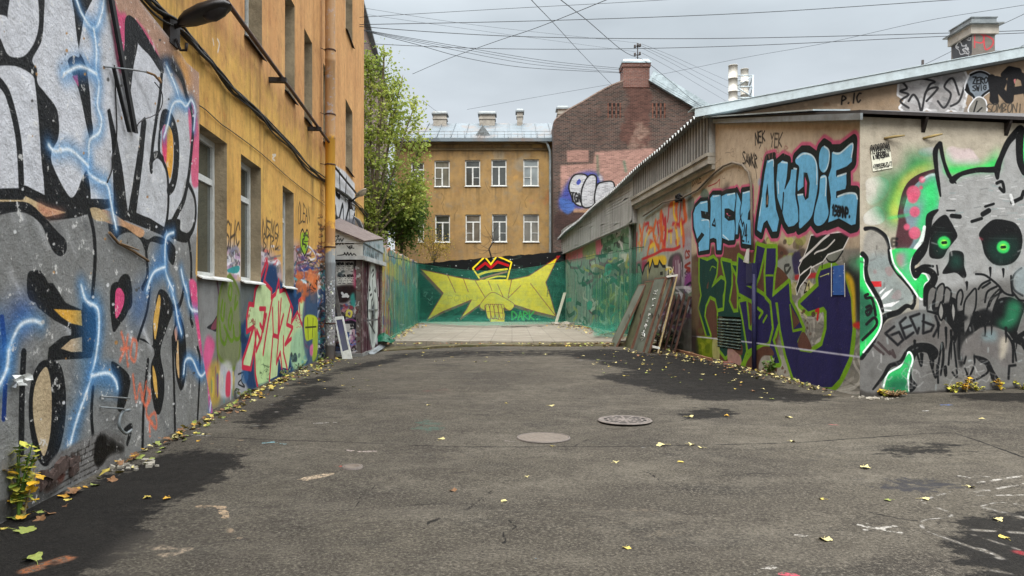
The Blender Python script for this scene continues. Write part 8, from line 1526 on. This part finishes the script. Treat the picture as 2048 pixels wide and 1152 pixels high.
def tree(base, limbs, spread, n, size, mat, label, cat='tree', seed=1, trunk_r=.12, name='tree', bark=None):
    """limbs: polylines of the skeleton; leaves cluster round them, thinning outward"""
    rd = random.Random(seed); o = empty(name, base, label, cat); mb = MB(); tw = []
    for pts, r0 in limbs:
        q = [Vector(tuple(p)) for p in catmull(pts, False, 4)]; mb.tube(q, [max(.006, r0 * (1 - .85 * i / (len(q) - 1))) for i in range(len(q))], 7); tw.append(q)
    C_ = []
    for _ in range(n // 26):
        q = rd.choice(tw); t = rd.uniform(.22, 1) ** .8; p = q[min(len(q) - 1, int(t * (len(q) - 1)))]; s_ = spread(t); off = Vector((rd.gauss(0, 1), rd.gauss(0, 1), rd.gauss(0, .9))).normalized() * s_ * rd.uniform(.2, 1) ** .6
        c = p + off + Vector((0, 0, .25 * s_)); C_.append(c); mb.tube([p, lerp(p, c, .5) + Vector((0, 0, .06)), c], [.018, .011, .005], 4, cap=False)
    mb.build('trunk', bark or m_bark, o); mb = MB()
    for c in C_:
        k_ = rd.uniform(.16, .42); leaves(mb, [c + Vector((rd.gauss(0, k_), rd.gauss(0, k_), rd.gauss(0, k_ * 1.15))) * .8 for _ in range(rd.randint(14, 38))], size, rd)
    mb.build('crown', mat, o); return o
def tp(px, py, Y, dx=0, dy=0): p = px3(px, py, Y + dy); return (p.x + dx, p.y, p.z)
Yp = 34.5; pb = ((752 - CX) / F * Yp, Yp, .4)
L1 = [([pb, tp(752, 480, Yp), tp(756, 300, Yp), tp(766, 160, Yp), tp(768, 96, Yp)], .16), ([tp(754, 420, Yp), tp(772, 320, Yp, 0, .4), tp(792, 210, Yp, 0, .5), tp(806, 150, Yp, 0, .5)], .09), ([tp(754, 440, Yp), tp(782, 360, Yp, 0, -.4), tp(812, 260, Yp, 0, -.5), tp(832, 205, Yp, 0, -.5)], .08), ([tp(752, 430, Yp), tp(742, 300, Yp), tp(742, 180, Yp), tp(744, 118, Yp)], .08), ([tp(756, 450, Yp), tp(800, 400, Yp, 0, .3), tp(830, 330, Yp, 0, .4), tp(838, 262, Yp, 0, .4)], .07), ([tp(754, 470, Yp), tp(790, 430, Yp), tp(822, 400, Yp), tp(838, 360, Yp)], .06), ([tp(752, 470, Yp), tp(740, 420, Yp), tp(735, 340, Yp), tp(736, 260, Yp)], .06), ([tp(756, 300, Yp), tp(780, 240, Yp), tp(786, 170, Yp)], .05), ([tp(752, 480, Yp), tp(734, 440, Yp), tp(727, 330, Yp), tp(730, 200, Yp), tp(734, 112, Yp)], .07), ([tp(752, 490, Yp), tp(728, 470, Yp), tp(722, 400, Yp), tp(724, 300, Yp)], .06), ([tp(752, 490, Yp), tp(724, 480, Yp, 0, .8), tp(715, 440, Yp, 0, 1)], .06)]
tree(pb, L1, lambda t: .95 * (1.12 - t) + .22, 8200, .15, leaf_mat('poplar_leaf', (136, 154, 68), (172, 176, 90), (114, 134, 58)), 'tall light green poplar rising beside the ochre building', 'tree', 3, name='poplar_tree')
Ym = 36.2; pb = ((805 - CX) / F * Ym, Ym, .4)
L2 = [([pb, tp(803, 480, Ym), tp(806, 420, Ym), tp(812, 370, Ym)], .10)] + [([tp(803, 490, Ym), tp(803 + dx * .6, 460 - h * .5, Ym, 0, dy), tp(803 + dx, 460 - h, Ym, 0, dy * 1.6)], .05) for dx, h, dy in ((-62, 40, .3), (-50, 80, -.4), (-30, 95, .6), (34, 50, .4), (26, 85, -.6), (30, 10, -.4), (-66, 0, .2), (30, 30, .8), (-20, 20, -.9))]
tree(pb, L2, lambda t: .85 * (1.1 - t) + .25, 8200, .13, leaf_mat('maple_leaf_green', (84, 110, 44), (116, 130, 54), (64, 88, 42)), 'dense dark green tree in front of the poplar, over the yard wall', 'tree', 7, name='leafy_tree')
Ys = 41.0; pb = ((868 - CX) / F * Ys, Ys, .5)
L3 = [([pb, tp(868, 520, Ys), tp(866, 480, Ys), tp(864, 450, Ys)], .05)] + [([tp(868, 525, Ys), tp(868 + dx * .6, 500 - h * .5, Ys, 0, dy), tp(868 + dx, 500 - h, Ys, 0, dy)], .03) for dx, h, dy in ((-26, 20, .3), (20, 30, -.3), (-14, 40, .4), (28, 0, .2), (12, 46, 0))]
tree(pb, L3, lambda t: .42 * (1.1 - t) + .1, 1100, .085, leaf_mat('yellowing_leaf', (176, 148, 62), (150, 138, 60), (132, 116, 62)), 'thin yellowing shrub in front of the apartment house', 'shrub', 9, name='yellow_shrub')
Yb = 41.5; rd = random.Random(5); mb = MB(); p0 = tp(983, 540, Yb); o = empty('bare_sapling', ((983 - CX) / F * Yb, Yb, .5), 'bare dark sapling behind the crown on the end wall', 'tree')
mb.tube([Vector(((983 - CX) / F * Yb, Yb, .5)), Vector(tp(982, 512, Yb)), Vector(tp(978, 498, Yb)), Vector(tp(986, 484, Yb)), Vector(tp(984, 462, Yb)), Vector(tp(985, 440, Yb))], [.06, .05, .045, .035, .02, .006], 6); mb.build('trunk', m_dark, o); mb = MB()
for (a, c, e) in (((980, 502), (960, 500), (938, 488)), ((980, 500), (962, 490), (954, 480)), ((986, 486), (1002, 470), (1012, 462)), ((984, 478), (974, 462), (968, 450)), ((982, 508), (1000, 506), (1016, 498)), ((984, 468), (996, 450), (1000, 436)), ((978, 500), (965, 508), (948, 505)), ((985, 490), (1000, 490), (1018, 484)), ((983, 474), (972, 474), (960, 466))): mb.tube([Vector(tp(*a, Yb)), Vector(tp(*c, Yb, 0, rd.uniform(-.3, .3))), Vector(tp(*e, Yb, 0, rd.uniform(-.5, .5)))], [.016, .010, .004], 4)
mb.build('twigs', m_dark, o)

# fallen leaves -----------------------------------------------------------------
def leafmesh(seed, lobes=5):
    rd = random.Random(seed); mb = MB(); pts = []; m = lobes * 4
    for i in range(m):
        a = 2 * math.pi * i / m; r = (1.0 if i % 4 == 0 else .62 if i % 2 == 0 else .78) * (1 - .35 * (math.cos(a) < -.85)) * rd.uniform(.85, 1.1); pts.append(Vector((r * math.cos(a) * .5, r * math.sin(a) * .5, .10 * math.sin(2 * a + seed) * r + .16 * max(0, abs(math.sin(a)) - .3) * rd.uniform(.3, 1) + .03)))
    for i in range(m): mb.face([Vector((0, 0, .03)), pts[i], pts[(i + 1) % m]], Vector((0, 0, 1)), smooth=True)
    mb.tube([Vector((-.3, 0, .03)), Vector((-.6, .05, .08)), Vector((-.85, .12, .04))], .016, 4); return mb
mls = [simple('leaf_' + n_, c, .7, .22, 9, .2, grime=g) for n_, c, g in (('yellow', (190, 172, 84), (136, 104, 48)), ('cream', (192, 182, 126), (140, 112, 70)), ('green', (132, 142, 70), (108, 104, 50)), ('brown', (122, 88, 58), (76, 54, 38)), ('gold', (186, 144, 46), (130, 86, 34)))]
LM = {}
for mi, m in enumerate(mls):
    for s_ in range(3): ob = leafmesh(s_ + 1).build('fallen_leaf', m); LM[mi, s_] = ob.data; bpy.data.objects.remove(ob)
rd = random.Random(17)
def leaf(x, y, size, label, mi=None, group=None):
    mi = rd.choice((0, 0, 1, 1, 1, 2, 3)) if mi is None else mi
    o = bpy.data.objects.new('fallen_leaf', LM[mi, rd.randint(0, 2)]); COL.objects.link(o); o.location = (x, y, gz(x, y) + .004); s_ = size * rd.uniform(.58, .8); o.scale = (s_, s_, s_ * rd.uniform(.6, 1.5)); o.rotation_euler = (rd.uniform(-.12, .12), rd.uniform(-.12, .12), rd.uniform(0, 6.28)); tag(o, label, 'leaf', group); return o
single = [((1650, 1080), .15, 1, 'large pale leaf lying nearest the bottom edge, right of centre'), ((1253, 1097), .09, 0, 'small yellow leaf on bare asphalt near the bottom edge'), ((1730, 936), .14, 1, 'pale upturned leaf on bare asphalt before the annex corner'), ((1362, 925), .11, 0, 'yellow leaf alone on asphalt in front of the drain grate'), ((1232, 925), .10, 1, 'curled pale leaf in front of the round manhole cover, right side'), ((1322, 891), .16, 1, 'broad pale leaf lying on the bitumen seam right of the manhole cover'), ((1383, 890), .13, 1, 'pale leaf on the bitumen seam, next beyond the broad one'), ((1402, 896), .10, 1, 'small pale leaf just in front of the bitumen seam'), ((1585, 884), .09, 1, 'lone curled leaf far along the bitumen seam'), ((1577, 835), .14, 1, 'pale leaf on dark damp asphalt right of the drain grate'), ((1453, 832), .10, 4, 'golden leaf between the drain grate and the annex'), ((1380, 834), .16, 1, 'broad pale leaf just right of the drain grate'), ((883, 879), .15, 1, 'curled brownish leaf alone left of the round manhole cover'), ((1104, 893), .08, 0, 'tiny yellow leaf at the front edge of the round manhole cover'), ((906, 982), .12, 3, 'flat brown leaf alone in the middle of the yard'), ((1008, 1003), .10, 1, 'flat pale leaf in the middle foreground'), ((1054, 954), .07, 1, 'tiny pale leaf behind the middle foreground leaf'), ((857, 811), .12, 1, 'pale leaf alone left of centre, beyond the manhole cover'), ((1103, 812), .14, 1, 'pale curled leaf beyond the round manhole cover'), ((1012, 807), .08, 0, 'small yellow leaf alone in the middle of the yard'), ((1228, 835), .12, 4, 'golden leaf lying on the iron drain grate'), ((1657, 791), .15, 0, 'yellow leaf by the foot of the annex corner'), ((1942, 975), .11, 1, 'pale leaf on the white chalk rays'), ((1850, 999), .10, 1, 'pale leaf on the curling chalk line'), ((1775, 1001), .10, 2, 'greenish curled leaf left of the curling chalk line'), ((1643, 999), .07, 0, 'tiny yellow leaf in front of the annex, on plain asphalt'), ((1995, 1040), .13, 1, 'pale leaf on dark asphalt between chalk rays'), ((2008, 1076), .10, 0, 'round yellow leaf low at the right edge'), ((1963, 838), .11, 1, 'pale leaf before the skull wall, far right'), ((50, 1062), .20, 2, 'large yellow-green leaf nearest the lower left corner'), ((65, 1121), .17, 2, 'pale green leaf lying at the orange stain, lower left corner'), ((8, 1058), .09, 0, 'yellow leaf cut by the left edge'), ((295, 996), .11, 0, 'yellow leaf on the dark damp patch by the left wall'), ((334, 998), .10, 4, 'golden leaf on the dark damp patch by the left wall'), ((152, 957), .12, 0, 'yellow leaf apart from the drift at the broken wall foot'), ((30, 1037), .20, 2, 'upturned olive leaf under the vine by the left wall'), ((320, 905), .14, 2, 'broad green-yellow leaf at the foot of the orange letters'), ((343, 879), .12, 2, 'green-yellow leaf at the wall foot past the orange letters'), ((408, 870), .09, 1, 'pale leaf out from the wall foot under the first window')]
for (px, py), s_, mi, lb in single:
    p = GND.at(px, py); leaf(p.x, p.y, s_, lb, mi, 'fallen leaves lying singly on the asphalt')
for i in range(95):
    t = rd.random(); px = rd.uniform(1190, 1560) if t < .72 else rd.uniform(780, 1250); py = rd.uniform(698, 735) if t > .72 else 700 + (px - 1190) * .19 * rd.uniform(.1, 1.0) + rd.uniform(0, 46)
    p = GND.at(px, py); wl = RWALL.a + RWALL.b * p.y - .08
    if p.x > wl: p.x = wl - rd.uniform(.05, .6)
    leaf(p.x, p.y, rd.uniform(.07, .14), 'pale fallen leaf scattered on the damp asphalt before the door leaves and blue letters' if t < .72 else 'pale fallen leaf scattered on the asphalt before the paving step', None, 'leaves scattered under the right wall' if t < .72 else 'leaves scattered before the step')
for i in range(26):
    p = GND.at(rd.uniform(590, 760), rd.uniform(720, 790)); leaf(max(p.x, LWALL.a + LWALL.b * p.y + .5), p.y, rd.uniform(.06, .12), 'pale fallen leaf on the damp asphalt out from the kiosk', None, 'leaves scattered before the kiosk')
# drifts that nobody could count
ll = [(leafmesh(s_), None) for s_ in range(3)]
def drift(name, spots, mats, label):
    me_v = MB()
    for x, y, z, s_, mi in spots:
        src = ll[rd.randint(0, 2)][0]; Mx = Matrix.Translation((x, y, z)) @ Matrix.Rotation(rd.uniform(0, 6.28), 4, 'Z') @ Matrix.Rotation(rd.uniform(-.7, .7), 4, 'X') @ Matrix.Scale(s_, 4)
        for f, sm in zip(src.f[:20], src.sm): me_v.face([Mx @ src.v[i] for i in f], mi=mi)
    return tag(me_v.build(name, mats), label, 'leaf litter', kind='stuff')
sp_ = []
for i in range(430):
    y = 5.0 + 14 * rd.random() ** .9; x = LCOAT.a + LCOAT.b * y + .06 + abs(rd.gauss(0, .13 if y < 14 else .28))
    if y < 6.2 and rd.random() < .4: continue
    sp_.append((x, y, gz(x, y) + rd.uniform(.0, .05 if x < LCOAT.a + LCOAT.b * y + .2 else .012), rd.uniform(.045, .115), rd.choice((0, 0, 3, 2, 2, 4, 3, 3, 1))))
drift('leaf_litter', sp_, mls, 'drift of yellow and green leaves along the foot of the left wall')
sp_ = []
for i in range(430):
    y = 11.2 + 10.5 * rd.random() ** .8; x = RWALL.a + RWALL.b * y - .06 - abs(rd.gauss(0, .22 + .5 * (y > 16)))
    sp_.append((x, y, gz(x, y) + rd.uniform(.004, .03), rd.uniform(.04, .095), rd.choice((1, 1, 0, 3, 1, 2, 3))))
for i in range(330):
    x = rd.uniform(-3.6, 4.2) if rd.random() < .4 else rd.uniform(1.5, 4.2); y = rd.gauss(20.75, .22); sp_.append((x, y, (gz(x, y) + .03 if y < 20.5 else .47), rd.uniform(.05, .11), rd.choice((1, 1, 0, 3, 3, 2))))
for i in range(420):
    y = rd.uniform(21.5, 36); s_ = rd.random()
    x = (FENCE.a + FENCE.b * y + .1 + abs(rd.gauss(0, .25))) if s_ < .4 else (RWALL.a + RWALL.b * y - .3 - abs(rd.gauss(0, .55))); sp_.append((x, y, pz(y) + .02, rd.uniform(.06, .13), rd.choice((0, 0, 1, 1, 3, 4))))
drift('leaf_litter', sp_, mls, 'pale leaf litter along the right wall foot, the step and the paving edges')
# plants ------------------------------------------------------------------------
def plant(base, n, h, spread, size, mat, name, label, seed, lean=None, stemm=None):
    rd = random.Random(seed); o = empty(name, tuple(base), label, 'plant'); st, lf = MB(), MB(); b0 = Vector(base)
    for i in range(n):
        a = rd.uniform(0, 6.28); d = Vector((math.cos(a) * spread, math.sin(a) * spread, h * rd.uniform(.5, 1.1))) + (Vector(lean) * rd.uniform(.4, 1) if lean else Vector()); m1 = b0 + d * .5 + Vector((0, 0, h * .12)); st.tube([b0, m1, b0 + d], [.008, .006, .003], 4, cap=False)
        for k_ in range(9):
            t = rd.uniform(.2, 1.05); p = lerp(lerp(b0, m1, t), lerp(m1, b0 + d, t), t); r = size * rd.uniform(.6, 1.25); e = Vector((rd.uniform(-1, 1), rd.uniform(-1, 1), rd.uniform(-.5, .4))).normalized(); s_ = e.cross(Vector((0, 0, 1))).normalized(); u_ = s_.cross(e); mi = 0 if rd.random() < .6 else 1
            lf.face([p, p + e * r * .35 + s_ * r * .45, p + e * r * .8 + s_ * r * .3, p + e * r + u_ * -.1 * r, p + e * r * .8 - s_ * r * .3, p + e * r * .35 - s_ * r * .45], mi=mi)
    st.build('stem', stemm or m_wood, o); lf.build('foliage', mat, o); return o
my, mg, mgold, mgr = simple('vine_leaf_yellow', (170, 166, 62), .6, .25, 12), simple('vine_leaf_green', (112, 132, 54), .6, .25, 12), simple('vine_leaf_gold', (204, 158, 36), .6, .25, 12), simple('weed_green', (84, 116, 44), .6, .25, 12)
q = LCOAT.at(18, 1022, .06); q.z = gz(q.x, q.y); plant(q, 9, .46, .06, .066, [my, mg], 'wall_vine', 'yellow-green climbing plant at the foot of the grey wall, lower left corner', 5, lean=(.02, .08, .05), stemm=mgr); 
q = LCOAT.at(24, 1000, .08); q.z = gz(q.x, q.y) + .02; plant(q, 4, .30, .10, .07, [mgold, my], 'wall_vine', 'golden lower leaves of the creeper by the grey wall', 8)
for i, (px, py) in enumerate(((560, 772), (590, 750), (630, 728), (645, 712), (470, 800))):
    q = LWALL.at(px, py, .1); q.z = gz(q.x, q.y); plant(q, 6, .16, .10, .05, [mgr, mg], 'grass_tuft', ('small weed at the foot of the pale green letters', 'low weed under the third window', 'weed tuft just before the downpipe', 'weed tuft at the foot of the downpipe', 'weed below the second window at the wall foot')[i], 30 + i)
q = RWALL.at(1548, 752, .08); q.z = gz(q.x, q.y); plant(q, 9, .30, .10, .085, [mgr, mgr], 'broadleaf_weed', 'bright green broad-leaved weed at the foot of the annex side wall', 3)
for i, (px, py, m) in enumerate(((1768, 786, mgold), (1900, 778, my), (1945, 776, my), (1994, 776, mgold), (2036, 772, my), (1925, 780, mgold))):
    q = BESY.at(px, py, .08); q.z = gz(q.x, q.y); plant(q, 5, .13 + .05 * (i % 2), .10, .06, [m, my], 'low_weed', ('golden weed at the annex corner in a brown tuft', 'yellow seedling under the jaw of the skull', 'small yellow weed right of the jaw', 'golden weed under the signature', 'yellow weed at the right edge under the signature', 'low gold weed in the wall crack')[i], 50 + i)
q = BESY.at(1778, 792, .12); q.z = gz(q.x, q.y); plant(q, 40, .10, .16, .03, [mls[3], mls[3]], 'dry_grass_tuft', 'brown dry tuft at the foot of the annex corner', 77)
q = RWALL.at(1345, 690, .25); q.z = gz(q.x, q.y); plant(q, 30, .45, .3, .07, [simple('dark_weed', (44, 56, 30), .7), mgr], 'dark_bush', 'dark weeds behind the leaning batten frame', 61)
# rubble crumbs along the wall foot
for c, n, lb, s_ in (((LCOAT.a + LCOAT.b * 6.6 + .12, 6.6), 26, 'crumbs of plaster and brick under the broken foot of the left wall', 5), ((5.35, 10.7), 24, 'crumbled plaster at the foot of the annex corner', 6)): heap('wall_rubble', (c[0], c[1], gz(*c)), n, .22, m_conc, lb, 'rubble', s_, .5, .022)
bpy.context.view_layer.update()
